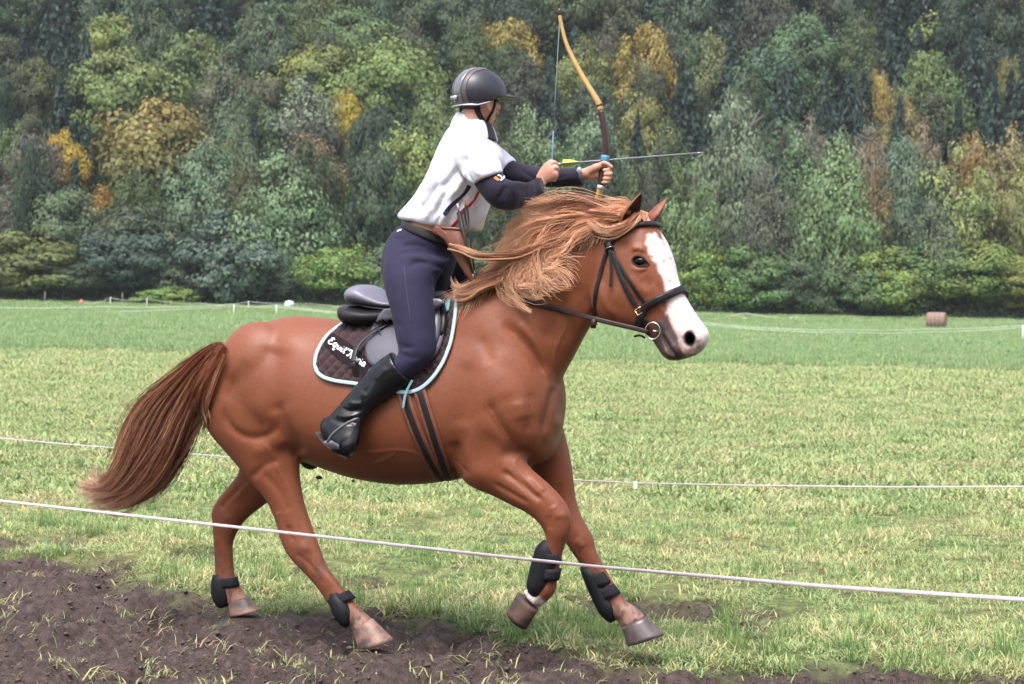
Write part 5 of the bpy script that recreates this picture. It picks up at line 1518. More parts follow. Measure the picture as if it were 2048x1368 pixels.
# ---- saddle
saddle = thing('saddle', HP(800, 620, 0), 'black leather jumping saddle with knee rolls under the rider', 'saddle')
seat_st = [(707, 590, 709, 604, 0, .06), (712, 577, 712, 608, 0, .115), (724, 570, 722, 611, 0, .145), (738, 570, 738, 613, 0, .152), (752, 577, 750, 615, 0, .150), (768, 589, 768, 617, 0, .14), (790, 599, 790, 619, 0, .125),
           (820, 600, 822, 618, 0, .11), (850, 591, 852, 610, 0, .09), (876, 580, 880, 600, 0, .07), (890, 583, 890, 596, 0, .04)]
m_seat = mat('sky_sheen_seat_leather', (.15, .142, .19), .42, .5, noise=(20, (.12, .112, .15), .25), bump=(350, .08, .001))  # black leather lightened towards lilac, painting in the sky's sheen on the seat
add('seat', *loft(seat_st, 32, 4, exp=2.3), m_seat, saddle)
pan_st = [(699, 618, 701, 632, 0, .10), (703, 610, 706, 645, 0, .145), (718, 611, 716, 652, 0, .165), (745, 615, 742, 653, 0, .170), (775, 618, 770, 650, 0, .165), (850, 612, 850, 640, 0, .15)]
add('panel', *loft(pan_st, 32, 4, exp=2.6), m_leather, saddle)
welt = [(711, 606), (722, 611), (740, 615), (765, 618), (795, 621)]
add('welt', *tube(np.array([HP(x, y, w) for (x, y), w in zip(resample(welt, 24), np.interp(np.linspace(0, 1, 24), [0, .2, .5, 1], [.08, .135, .155, .14]))]), .0035, 8), m_leather, saddle)

def sheet(name, poly, off, thick, m, parent, res=3.0, mirror=True, inset=0):
    """leather sheet lying on the flank, cut to a pixel outline"""
    poly = resample(poly + [poly[0]], 90)[:-1]
    c = poly.mean(0); nr = 14
    for side in ((0, 1) if mirror else (0,)):
        Vt = []; 
        for k in range(nr + 1):
            t = k / nr
            for p in poly:
                q = c + (p - c) * t
                a, b = drape(q[0], q[1], off * (.55 + .45 * (1 - t ** 4)) + .0)
                if a is None: a = HP(q[0], q[1], .2)
                Vt.append(a)
        Vt = np.array(Vt); n = len(poly)
        if side: Vt = mirror_body(Vt)
        F = []
        for k in range(nr):
            for j in range(n):
                j2 = (j + 1) % n
                f = (k * n + j, (k + 1) * n + j, (k + 1) * n + j2, k * n + j2)
                F.append(f)
        o = add(name, Vt, F, m, parent)
        md = o.modifiers.new('thick', 'SOLIDIFY'); md.thickness = thick; md.offset = 0
flap = [(768, 618), (757, 632), (750, 653), (741, 680), (735, 700), (737, 718), (746, 734), (780, 746), (820, 746), (858, 730), (880, 706), (892, 674), (896, 640), (892, 614), (880, 598), (850, 600), (810, 612)]
sheet('flap', flap, .040, .006, m_saddle, saddle)
def roll(name, pts, r, off, m):
    P, N = drape_line(pts, off)
    rr = r * np.interp(np.linspace(0, 1, len(P)), [0, .12, .6, .9, 1], [.5, 1, 1, .7, .3])
    add(name, *tube(P, rr, 12, True, None), m, saddle)
    add(name, *tube(mirror_body(P), rr, 12, True, None), m, saddle)
roll('knee_roll', [(868, 594), (878, 618), (881, 650), (874, 686), (860, 718)], .022, .040, m_saddle)
roll('knee_roll', [(884, 598), (894, 622), (896, 650), (888, 676)], .015, .032, m_leather)
P_, N_ = drape_line([(800, 652), (784, 664), (766, 673), (748, 683), (733, 694), (723, 706), (718, 720), (715, 734)], .050)
add('stirrup_leather', *band(P_, N_, .024, .006), m_leather, saddle)
P2 = catmull(np.vstack([P_[-1:], [HP(714, 762, .285), HP(710, 800, .275), HP(712, 836, .36)]]), 4)
add('stirrup_leather', *band(P2, np.tile(NH, (len(P2), 1)), .024, .006), m_leather, saddle)
add('keeper', *band(*drape_line([(757, 668), (764, 675), (770, 681)], .058), .010, .006), m_leather, saddle)
# stirrup iron: arch over the instep and ridged tread under the sole
A = [HP(655, 884, .47), HP(668, 866, .475), HP(692, 848, .47), HP(714, 838, .455), HP(716, 846, .40), HP(706, 878, .355), HP(697, 908, .35)]
add('stirrup_iron', *tube(catmull(np.array(A), 6), .0065, 8), m_saddle, saddle)
tA, tB = HP(655, 884, .47), HP(698, 910, .35)
tdir = tB - tA; tn = np.cross(tdir, UH); tn /= np.linalg.norm(tn)
tp = np.cross(tn, tdir / np.linalg.norm(tdir))
add('stirrup_tread', *box((tA + tB) / 2, (tdir * .5, tp * .022, tn * .007)), mat('stirrup_tread_rubber', (.16, .15, .19), .45, .5), saddle)
P2m = mirror_body(P_); add('stirrup_leather', *band(P2m, N_ - 2 * (N_ @ NH)[:, None] * NH, .024, .006), m_leather, saddle)

# ---- girth
girth = thing('girth', HP(850, 880, .28), 'brown and black two strap girth running down behind the foreleg', 'girth')
for ln in ([(806, 780), (822, 832), (846, 890), (872, 940), (884, 956)], [(838, 776), (853, 824), (872, 884), (890, 938), (898, 955)]):
    P_, N_ = drape_line(ln, .010)
    Pm, Nm = mirror_body(P_)[::-1], (N_ - 2 * (N_ @ NH)[:, None] * NH)[::-1]
    PP_, NN_ = np.vstack([P_, Pm]), np.vstack([N_, Nm])
    add('strap', *band(PP_, NN_, .056, .006), m_leather_b, girth)
    add('webbing', *band(PP_ + NN_ * .0035, NN_, .026, .006), m_leather, girth)

# ---- leg boots
def legboot(name, label, shell, bands, base, seam=None):
    t = thing(name, base, label, 'leg boot', 'protective boots on the horse\'s legs')
    add('shell', *loft(shell, 24, 5), m_boot_shell, t)
    for b in bands: add('strap', *loft(b, 24, 3, exp=2.3), m_boot_strap, t)
    return t
W1 = .155
legboot('leg_boot', 'black open-front tendon boot on the raised near foreleg',
  [(1086, 1080, 1104, 1084, W1, .022), (1073, 1094, 1112, 1100, W1, .038), (1065, 1118, 1117, 1121, W1, .044), (1058, 1146, 1108, 1152, W1, .046), (1054, 1170, 1098, 1176, W1, .045), (1060, 1190, 1088, 1192, W1, .030), (1068, 1197, 1082, 1196, W1, .012)],
  [[(1074, 1104, 1120, 1108, W1, .040), (1068, 1122, 1123, 1124, W1, .040)], [(1066, 1134, 1123, 1138, W1, .041), (1062, 1155, 1117, 1161, W1, .041)]], HP(1085, 1140, .15))
W2 = -.135
legboot('leg_boot', 'black tendon boot on the outstretched leading foreleg',
  [(1160, 1134, 1190, 1136, W2, .026), (1166, 1154, 1200, 1148, W2, .040), (1184, 1196, 1220, 1184, W2, .043), (1199, 1226, 1236, 1212, W2, .044), (1214, 1242, 1236, 1230, W2, .028), (1222, 1246, 1232, 1240, W2, .012)],
  [[(1168, 1152, 1210, 1142, W2, .039), (1186, 1180, 1224, 1164, W2, .039)], [(1190, 1184, 1227, 1167, W2, .039), (1203, 1204, 1241, 1186, W2, .040)]], HP(1200, 1190, -.14))
W3 = .178
legboot('leg_boot', 'black fetlock boot on the near hind leg stepping in the mud',
  [(660, 1186, 680, 1184, W3, .024), (660, 1200, 696, 1200, W3, .042), (667, 1226, 707, 1220, W3, .050), (680, 1247, 707, 1240, W3, .042), (690, 1256, 702, 1250, W3, .018)],
  [[(656, 1202, 696, 1180, W3 - .01, .040), (668, 1216, 710, 1196, W3 - .01, .042)]], HP(685, 1215, .17))
W4 = -.165
legboot('leg_boot', 'black fetlock boot on the far hind leg beside the grass edge',
  [(426, 1150, 446, 1147, W4, .022), (424, 1164, 460, 1162, W4, .040), (425, 1190, 464, 1190, W4, .046), (434, 1210, 459, 1208, W4, .038), (441, 1217, 452, 1214, W4, .016)],
  [[(430, 1158, 474, 1154, W4, .036), (432, 1176, 478, 1172, W4, .038)]], HP(445, 1180, -.17))

# ================================================================== RIDER
m_skin = mat('skin', (.52, .27, .20), .5, .4, noise=(60, (.46, .21, .15), .25))
m_shirt = mat('white_polo_cloth', (.66, .65, .75), .85, .2, bump=(500, .06, .001), sheen=.1)
m_under = mat('navy_undershirt', (.014, .012, .024), .8, .2, noise=(90, (.020, .017, .032), .3), sheen=.10)
m_breech = mat('dark_violet_breeches', (.015, .0125, .034), .8, .2, noise=(150, (.020, .017, .043), .3), sheen=.04, bump=(600, .06, .001))
m_bootl = mat('polished_black_boot', (.006, .006, .008), .24, .30)
m_helm = mat('matte_helmet_shell', (.022, .020, .030), .42, .5)
m_gloss = mat('glossy_helmet_stripe', (.10, .10, .12), .18, .6, coat=.4)
m_bronze = mat('brown_helmet_band', (.085, .060, .062), .4, .5)
m_hairp = mat('dark_brown_hair', (.018, .011, .009), .6, .3)
m_web = mat('chin_strap_webbing', (.014, .011, .015), .75, .2)
m_silver = mat('silver_trim', (.45, .44, .47), .35, .5, metal=.6)

AZ = math.radians(42)
HF = np.array([math.cos(AZ), math.sin(AZ), 0]); HR_ = np.array([math.sin(AZ), -math.cos(AZ), 0]); HZ = np.array([0, 0, 1.0])
_pt = math.radians(-6)
HF, HZ = HF * math.cos(_pt) + HZ * math.sin(_pt), HZ * math.cos(_pt) - HF * math.sin(_pt)
HO = HP(978, 206, .033) - HR_ * .076
def hl(p):
    p = np.asarray(p, float); return HO + p[..., 0:1] * HF + p[..., 1:2] * HR_ + p[..., 2:3] * HZ

pb = MB()
T_ = [(925, 232, 962, 252, 0, .055), (915, 255, 978, 280, 0, .11), (895, 292, 985, 315, 0, .155), (876, 338, 975, 362, 0, .16), (858, 378, 962, 396, 0, .15), (838, 408, 950, 430, 0, .145), (822, 440, 925, 470, 0, .145),
      (800, 480, 895, 520, 0, .16), (785, 520, 880, 560, 0, .155), (790, 565, 870, 585, 0, .10)]
pb.addm(*loft(T_, 24, 3))
NTH = [(790, 485, 890, 520, .09, .085), (780, 520, 872, 545, .14, .09), (782, 560, 860, 572, .18, .086), (792, 620, 860, 632, .225, .076), (806, 672, 858, 684, .255, .058), (812, 700, 846, 712, .27, .046), (800, 716, 826, 738, .28, .04),
       (772, 738, 800, 762, .29, .04), (734, 770, 764, 792, .312, .038), (694, 808, 734, 818, .335, .03), (668, 838, 712, 844, .355, .028)]
pb.addm(*loft(NTH, 20, 3))
pb.addm(*loft([(652, 846, 690, 838, .36, .03), (655, 872, 708, 852, .375, .034), (675, 890, 712, 872, .39, .034), (692, 904, 708, 896, .40, .02)], 16, 3))
FTH = [(805, 490, 895, 505, -.09, .085), (845, 520, 922, 525, -.16, .085), (865, 560, 940, 565, -.20, .08), (872, 610, 940, 615, -.235, .07), (862, 660, 920, 672, -.26, .06), (842, 690, 890, 715, -.275, .052), (815, 715, 855, 750, -.29, .05), (780, 750, 820, 780, -.30, .045),
       (745, 790, 785, 810, -.32, .036), (720, 820, 765, 835, -.34, .034)]
pb.addm(*loft(FTH, 20, 3))
pb.addm(*loft([(712, 828, 745, 822, -.34, .03), (720, 850, 765, 838, -.36, .034), (742, 872, 772, 858, -.37, .03)], 16, 3))
NARM = [(975, 285, 925, 320, .14, .05), (990, 318, 942, 348, .175, .042), (1001, 350, 960, 374, .195, .042), (1012, 368, 986, 402, .195, .040), (1030, 372, 1018, 408, .17, .038), (1056, 368, 1056, 394, .095, .030), (1072, 362, 1077, 386, .025, .026), (1081, 355, 1091, 378, -.02, .026)]
pb.addm(*loft(NARM, 18, 3))
FARM = [(975, 290, 958, 320, -.13, .05), (1008, 318, 993, 346, -.19, .040), (1040, 334, 1031, 362, -.203, .036), (1085, 341, 1083, 366, -.205, .030), (1130, 341, 1130, 366, -.20, .028), (1166, 337, 1166, 360, -.195, .028), (1180, 336, 1180, 358, -.195, .028)]
pb.addm(*loft(FARM, 18, 3))

# hands, every finger a chain of its own
def finger(pts, r):
    P = np.array([HP(x, y, w) for x, y, w in pts]); P = catmull(P, 4)
    rr = np.interp(np.linspace(0, 1, len(P)), [0, .5, 1], [r * 1.1, r, r * .82])
    pb.addm(*tube(P, rr, 10)); pb.addm(*ellipsoid(P[-1], np.eye(3) * rr[-1], 10, 8))
    return P
def pal(pts, r, flat=1.0, upv=None):
    P = catmull(np.array([HP(x, y, w) for x, y, w in pts]), 4)
    rr = np.interp(np.linspace(0, 1, len(P)), np.linspace(0, 1, len(r)), r)
    pb.addm(*tube(P, rr, 14, True, flat, upv))
W = -.045                    # the drawing hand, back of the hand to the camera
pal([(1080, 362, W), (1090, 351, W), (1100, 342, W), (1108, 337, W)], [.027, .036, .043, .040], .46, NH)
FN = [finger([(1102, 327, W + .004), (1110, 325, W - .004), (1113, 330, W - .022), (1108, 334, W - .034)], .0092),
      finger([(1106, 335, W + .006), (1114, 336, W - .004), (1115, 341, W - .024), (1108, 343, W - .036)], .0096),
      finger([(1106, 345, W + .006), (1113, 347, W - .004), (1114, 352, W - .022), (1107, 352, W - .034)], .0092),
      finger([(1102, 354, W + .004), (1109, 357, W - .004), (1109, 361, W - .018), (1103, 360, W - .028)], .008)]
finger([(1086, 345, W - .012), (1094, 330, W - .018), (1102, 323, W - .024), (1110, 325, W - .030)], .0105)
W = -.195                    # the bow hand, fingers round the grip
pal([(1168, 349, W), (1180, 346, W), (1192, 343, W - .004), (1199, 343, W - .006)], [.026, .030, .034, .032], .60, NH)
pal([(1176, 346, W + .008), (1190, 336, W + .014), (1202, 331, W + .014)], [.018, .019, .013])
finger([(1198, 331, W + .012), (1207, 326, W + .016), (1215, 328, W + .016), (1223, 334, W + .012)], .0100)
for k, (dy, r, dx) in enumerate([(0, .0092, 0), (8.5, .0095, 2), (17, .009, 0), (25, .0078, -3)]):
    finger([(1196, 333 + dy, W - .024), (1212 + dx, 334 + dy, W - .022), (1220 + dx, 338 + dy, W - .004), (1217 + dx, 340 + dy, W + .014), (1208 + dx, 340 + dy, W + .020)], r)

# head
def hell(c, r, rot=0):
    pb.addm(*ellipsoid(hl(np.array(c)), (HF * r[0], HR_ * r[1], HZ * r[2]), 24, 16))
hell((-.006, 0, .055), (.097, .077, .102))
zs = [(.085, .080, -.06, .066), (.055, .090, -.07, .071), (.030, .0855, -.07, .070), (.008, .089, -.06, .0695), (-.018, .088, -.045, .066), (-.035, .088, -.03, .060), (-.052, .087, -.015, .054), (-.070, .086, .0, .046), (-.086, .083, .012, .036), (-.098, .070, .025, .024)]
R = []
for z, xf, xb, hw in catmull(np.array(zs), 3):
    ph = np.linspace(0, 2 * math.pi, 32, endpoint=False)
    c, s = np.cos(ph), np.sin(ph)
    x = (xf + xb) / 2 + (xf - xb) / 2 * np.sign(c) * np.abs(c) ** .85
    y = hw * np.sign(s) * np.abs(s) ** .9 * (1 - .10 * np.clip(c, 0, 1))
    R.append(hl(np.stack([x, y, np.full(32, z)], -1)))
pb.addm(*rings_mesh(np.array(R)))
pb.addm(*tube(hl(np.array([(.086, 0, .034), (.098, 0, .012), (.108, 0, -.008), (.110, 0, -.016)])), [.007, .009, .0125, .011], 12))
hell((.110, 0, -.012), (.012, .0125, .010)); hell((.098, .013, -.017), (.010, .008, .008)); hell((.098, -.013, -.017), (.010, .008, .008))
hell((.091, 0, -.040), (.010, .022, .007)); hell((.089, 0, -.053), (.010, .019, .007)); hell((.080, 0, -.085), (.016, .018, .013))
for s in (1, -1):
    hell((.080, .030 * s, .047), (.014, .026, .009)); hell((.066, .045 * s, .0), (.022, .022, .020))
    # ear
    ro = np.array([(.012, .079 * s, -.030), (-.004, .083 * s, -.028), (-.016, .087 * s, -.010), (-.020, .089 * s, .010), (-.014, .089 * s, .026), (0, .086 * s, .032), (.011, .081 * s, .024), (.012, .079 * s, .010)])
    pb.addm(*tube(hl(catmull(ro, 4)), .0052, 8)); hell((-.003, .078 * s, .0), (.016, .006, .028)); hell((.010, .080 * s, -.006), (.006, .006, .008)); hell((.006, .080 * s, -.028), (.008, .006, .009))
nk = np.vstack([hl(np.array([(-.012, 0, -.02), (-.022, 0, -.07)])), [HP(952, 247, 0), HP(940, 276, 0)]])
pb.addm(*tube(nk, [.055, .053, .054, .068], 18))
V, F = remesh(*pb.get(), .0044)
PS = Skin(V, F); PS.smooth(5, .5, None, True)
person = add('person', PS.V, [tuple(f) for f in PS.F], m_skin, origin=HP(800, 600, 0))
tag(person, 'rider in white polo shirt, dark helmet and tall black boots drawing a bow', 'person')
PBV = BVHTree.FromPolygons([tuple(v) for v in PS.V], [tuple(int(i) for i in f) for f in PS.F])
def on(bvh, px, py, off):
    d = ray(px, py); d = d / np.linalg.norm(d)
    h = bvh.ray_cast(Vector(CAMP), Vector(d))
    if h[0] is None: return None, None
    return np.array(h[0]) + np.array(h[1]) * off, np.array(h[1])
def line_on(bvh, pts, off, sub=5):
    P, N = [], []
    for x, y in (catmull(np.array(pts, float), sub) if len(pts) > 2 else resample(pts + [], 8) if len(pts) > 2 else np.linspace(pts[0], pts[1], 8)):
        a, b = on(bvh, x, y, off)
        if a is not None: P.append(a); N.append(b)
    P, N = np.array(P), np.array(N)
    for _ in range(2):
        P[1:-1] = .5 * P[1:-1] + .25 * (P[2:] + P[:-2]); N[1:-1] = .5 * N[1:-1] + .25 * (N[2:] + N[:-2])
    return P, N / np.linalg.norm(N, axis=1)[:, None]

# eyes, brow and lips
for s in (1, -1):
    add('eye', *ellipsoid(hl(np.array((.0785, .031 * s, .028))), (HF * .0105, HR_ * .013, HZ * .007), 14, 10), mat('brown_iris_eye', (.05, .03, .022), .15, .5) if s == 1 else bpy.data.materials['brown_iris_eye'], person)
    q = hl(np.array([(.093, .014 * s, .046), (.090, .030 * s, .052), (.078, .047 * s, .046)])); add('eyebrow', *tube(catmull(q, 4), .0030, 6), m_hairp, person)
add('lips', *tube(hl(catmull(np.array([(.084, .024, -.047), (.0985, .010, -.045), (.1005, 0, -.046), (.0985, -.010, -.045), (.084, -.024, -.047)]), 4)), [.001] + [.0042] * 15 + [.001], 8), mat('lip_skin', (.45, .17, .15), .45), person)
# hair below the helmet
hv, hf = ellipsoid(np.zeros(3), np.eye(3), 40, 24)
hv = hv * np.array([.102, .082, .100]) + np.array([-.012, 0, .045])
cut = hv.copy(); keep = (cut[:, 2] > -.035) & ~((cut[:, 0] > .030) & (cut[:, 2] < .055)) & ~((np.abs(cut[:, 1]) > .055) & (cut[:, 0] > -.030) & (cut[:, 2] < .015))
hf = [f for f in hf if all(keep[i] for i in f)]
hair = add('hair', hl(hv), hf, m_hairp, person); hair.modifiers.new('t', 'SOLIDIFY').thickness = .006
add('hair_lock', *tube(hl(catmull(np.array([(.030, .074, .045), (.034, .0745, .025), (.030, .0745, .006)]), 4)), [.007] * 5 + [.005, .004, .003, .001], 8, True, .4), m_hairp, person)

# ---- helmet (worn) : shell, stripes, peak, straps
ha, hb, hc_ = .130, .106, .113; HCZ = .045; HCX = .006
def rim_z(ph): return np.interp(np.abs(np.degrees(ph)), [0, 45, 75, 95, 125, 180], [.056, .050, .028, .008, -.018, -.026])
def dome(inf=0.0, ph0=-math.pi, ph1=math.pi, n=72, m=26, zlo=0.0):
    ph = np.linspace(ph0, ph1, n)
    ct = np.clip((rim_z(ph) + zlo - HCZ) / hc_, -1, 1); tmax = np.arccos(ct)
    G = np.zeros((m, n, 3))
    for i in range(m):
        t = tmax * (i + .001) / (m - 1)
        st_ = np.sin(np.minimum(t, math.pi / 2)) * np.where(t > math.pi / 2, 1 - .06 * (t - math.pi / 2) ** 2 * 8, 1)
        G[i] = np.stack([HCX + (ha + inf) * st_ * np.cos(ph), (hb + inf) * st_ * np.sin(ph), HCZ + (hc_ + inf) * np.cos(t)], -1)
    return G
helmet = bpy.data.objects.new('helmet', None); COL.objects.link(helmet); helmet.parent = person
G = dome(); V, F = rings_mesh(hl(G)[:, :-1], True, False)
sh = add('shell', V, F, m_helm, helmet); md = sh.modifiers.new('t', 'SOLIDIFY'); md.thickness = .012; md.offset = -1
def strip(y0, y1, inf, m, name):
    # strip over the crown from the peak to the back rim
    ts = np.linspace(-1, 1, 60); R = []
    for t in ts:
        row = []
        for y in np.linspace(y0, y1, 7):
            zz = rim_z(0.0) if t > 0 else rim_z(math.pi)
            tm = math.acos(max(-1, min(1, (zz + .004 - HCZ) / hc_)))
            th = abs(t) * tm; k = math.sqrt(max(0.05, 1 - (y / (hb + inf)) ** 2))
            row.append((HCX + (ha + inf) * math.sin(th) * k * (1 if t > 0 else -1), y, HCZ + (hc_ + inf) * math.cos(th) * k))
        R.append(row)
    V, F = rings_mesh(hl(np.array(R)), False, False)
    o = add(name, V, F, m, helmet); o.modifiers.new('t', 'SOLIDIFY').thickness = .0022
strip(-.026, .026, .0025, m_gloss, 'stripe'); strip(.029, .048, .0020, m_bronze, 'side_band'); strip(-.048, -.029, .0020, m_bronze, 'side_band')
ph = np.linspace(-1.05, 1.05, 40); R = []
for k, t in enumerate(np.linspace(0, 1, 9)):
    ext = .062 * t * np.cos(ph * 1.45).clip(0) ** .7
    z = rim_z(ph) + .006 - .004 * t * np.cos(ph) + .0
    zr = np.sqrt(np.clip(1 - ((rim_z(ph) - HCZ) / hc_) ** 2, 0, 1))
    R.append(np.stack([HCX + (ha * zr - .002 + ext) * np.cos(ph * (1 - .22 * t)), (hb * zr - .002 + ext * .6) * np.sin(ph), z], -1))
V, F = rings_mesh(hl(np.array(R)), False, False)
pk = add('peak', V, F, m_helm, helmet); md = pk.modifiers.new('t', 'SOLIDIFY'); md.thickness = .005; md.offset = 0
ph = np.radians(np.linspace(100, 260, 30)); phw = (ph + math.pi) % (2 * math.pi) - math.pi
zz = rim_z(phw) - .003
add('rear_trim', *tube(hl(np.stack([HCX + (ha * .93) * np.cos(ph), hb * .95 * np.sin(ph), zz], -1)), .0032, 8), m_silver, helmet)
add('rear_tab', *box(hl(np.array((-.126, -.012, .005))), (HF * .004, HR_ * .018, HZ * .007)), m_silver, helmet)
def hstrap(pts, wd, name='chin_strap'):
    P = hl(catmull(np.array(pts, float), 5)); Q, N = [], []
    for p in P:
        h = PBV.find_nearest(Vector(p)); n_ = np.array(h[1]); Q.append(np.array(h[0]) + n_ * .004); N.append(n_)
    Q, N = np.array(Q), np.array(N)
    for _ in range(3):
        Q[1:-1] = .5 * Q[1:-1] + .25 * (Q[2:] + Q[:-2]); N[1:-1] = .5 * N[1:-1] + .25 * (N[2:] + N[:-2])
    add(name, *band(Q, N / np.linalg.norm(N, axis=1)[:, None], wd, .004), m_web, helmet)
for s in (1, -1):
    hstrap([(.052, .070 * s, .055), (.046, .072 * s, .02), (.036, .070 * s, -.025), (.022, .060 * s, -.068), (.030, .035 * s, -.098)], .014)
    hstrap([(-.055, .070 * s, .0), (-.050, .066 * s, -.035), (-.020, .062 * s, -.065), (.018, .050 * s, -.088), (.035, .02 * s, -.100)], .026)
hstrap([(.030, .040, -.095), (.046, .020, -.103), (.048, 0, -.104), (.046, -.020, -.103), (.030, -.040, -.095)], .026)
add('chin_cup', *ellipsoid(hl(np.array((.052, 0, -.108))), (HF * .034, HR_ * .028, HZ * .013), 16, 10), m_web, helmet)

# ---- undershirt with long sleeves and roll collar
def cloth(parts_, voxel, sm, strokes=(), nz=(0, 10), seed=1):
    mb = MB()
    for p in parts_: mb.addm(*p)
    V, F = remesh(*mb.get(), voxel)
    S = Skin(V, F); S.smooth(sm, .5, None, False)
    if nz[0]:
        N = S.normals(); v = S.V * nz[1]
        S.V = S.V + N * ((fbm(v[:, 0], v[:, 1], v[:, 2], seed, 3) - .5) * nz[0])[:, None]
    for ln, wd, dp in strokes: stroke(S, ln, wd, dp, (-9, 9), face=0.05, fade=.3)
    S.smooth(1, .5, None, True)
    return S
def quads(S): return [tuple(f) for f in S.F]
neckw = loft([(924, 222, 981, 247, 0, .061, 0, 2), (918, 238, 988, 266, 0, .069, 0, 2), (912, 252, 992, 284, 0, .085, 0, 2)], 24, 4)
nsl = loft([(985, 305, 935, 340, .18, .052), (1004, 345, 952, 372, .205, .055), (1012, 357, 965, 392, .21, .056), (1022, 361, 985, 413, .205, .056), (1033, 362, 1010, 421, .185, .054), (1047, 362, 1036, 418, .15, .050), (1062, 359, 1062, 403, .08, .045), (1074, 354, 1080, 395, .02, .041), (1081, 352, 1092, 388, -.01, .039)], 24, 5)
fsl = loft([(1000, 305, 980, 345, -.18, .052), (1028, 321, 1004, 362, -.20, .053), (1055, 329, 1043, 373, -.205, .050), (1090, 334, 1085, 375, -.205, .045), (1130, 336, 1130, 374, -.20, .041), (1167, 335, 1167, 372, -.196, .038)], 24, 5)
sl_str = [([(990, 405), (1005, 385), (1012, 368)], 4, -.006), ([(1003, 414), (1015, 395), (1020, 378)], 3.5, .005), ([(1015, 418), (1024, 400), (1028, 380)], 3.5, -.005), ([(1030, 417), (1036, 400), (1040, 380)], 4, .004), ([(1048, 410), (1052, 390), (1050, 370)], 4, -.004), ([(1068, 396), (1066, 376), (1062, 364)], 4, .003),
          ([(1085, 345), (1110, 356), (1140, 352)], 5, -.005), ([(1100, 366), (1130, 364), (1160, 362)], 4, -.004), ([(1040, 340), (1060, 352), (1075, 368)], 4, -.005), ([(1145, 340), (1150, 360)], 3, -.003)]
US = cloth([nsl], .006, 3, sl_str[:6], (.004, 30), 3); a1 = add('undershirt_sleeve', US.V, quads(US), m_under, person)
US2 = cloth([fsl], .006, 3, sl_str[6:], (.004, 30), 4); a2 = add('undershirt_sleeve', US2.V, quads(US2), m_under, person)
US3 = cloth([neckw], .006, 2, (), (.003, 30), 5); add('undershirt_collar', US3.V, quads(US3), m_under, person)

# ---- breeches
hips = loft([(812, 445, 914, 486, 0, .150), (793, 465, 908, 512, 0, .172), (778, 492, 898, 542, 0, .184), (771, 530, 890, 572, 0, .178), (776, 572, 880, 596, 0, .15)], 32, 4)
nth = loft([(782, 482, 898, 520, .09, .105), (771, 520, 880, 546, .14, .11), (771, 556, 867, 572, .18, .104), (777, 590, 866, 602, .208, .097), (785, 620, 868, 632, .228, .091), (791, 650, 870, 664, .245, .085), (796, 678, 871, 690, .26, .078), (800, 700, 866, 714, .27, .07), (794, 714, 846, 736, .28, .064), (776, 722, 818, 760, .287, .060), (752, 742, 795, 780, .295, .056)], 28, 4)
fth = loft([(805, 485, 908, 500, -.09, .10), (842, 515, 935, 520, -.16, .10), (862, 558, 952, 560, -.205, .09), (872, 610, 950, 612, -.24, .08), (862, 660, 928, 672, -.265, .07), (842, 690, 895, 716, -.28, .062), (815, 712, 858, 752, -.295, .058), (790, 738, 830, 772, -.30, .055)], 28, 4)
BR = cloth([hips, nth, fth], .0085, 5, [
  ([(800, 506), (825, 503), (852, 512)], 5, -.009), ([(806, 520), (830, 514), (860, 524)], 5, .006), ([(812, 535), (838, 524), (866, 530)], 5, -.008), ([(795, 497), (825, 490), (860, 496)], 4, -.005),
  ([(868, 540), (875, 560), (870, 585)], 8, -.012), ([(862, 525), (880, 535), (895, 540)], 6, -.008),
  ([(800, 690), (815, 696), (826, 690)], 4, -.006), ([(802, 702), (820, 704)], 3, .004), ([(805, 710), (825, 716), (845, 712)], 4, -.004), ([(790, 640), (805, 660)], 6, -.003),
  ([(782, 474), (800, 478), (822, 474)], 2, -.004), ([(808, 530), (812, 570), (817, 610), (822, 650)], 2.2, .003)], (.007, 13), 8)
breeches = add('breeches', BR.V, quads(BR), m_breech, person)
BRB = BVHTree.FromPolygons([tuple(v) for v in BR.V], quads(BR))
add('side_seam', *tube(line_on(BRB, [(808, 532), (812, 570), (817, 610), (821, 645)], .0005)[0], .0016, 6), mat('seam_thread', (.040, .034, .07), .8), breeches)
P_, N_ = line_on(BRB, [(795, 463), (799, 461), (803, 460)], .002); add('waist_tag', *band(P_, N_, .010, .002), m_thread, breeches)
# belt
bel = loft([(813, 437, 912, 474, 0, .158), (812, 441, 914, 480, 0, .160), (811, 448, 915, 489, 0, .162), (812, 452, 914, 494, 0, .160)], 48, 3, exp=2.1)
belt = add('belt', *bel, mat('dark_belt_leather', (.016, .011, .013), .5, .35, noise=(50, (.026, .018, .021), .2)), person)
BB = BVHTree.FromPolygons([tuple(v) for v in bel[0]], bel[1])
cpt, cn = on(BB, 823, 446, .004)
e1_ = HP(828, 448, 0) - HP(818, 444, 0); e1_ /= np.linalg.norm(e1_); e2_ = np.cross(cn, e1_); e2_ /= np.linalg.norm(e2_)
add('buckle', *tube(np.array([cpt + e1_ * a * .010 + e2_ * b * .016 for a, b in [(-1, -1), (1, -1), (1, 1), (-1, 1), (-1, -1)]]), .0028, 6), m_steel, belt)

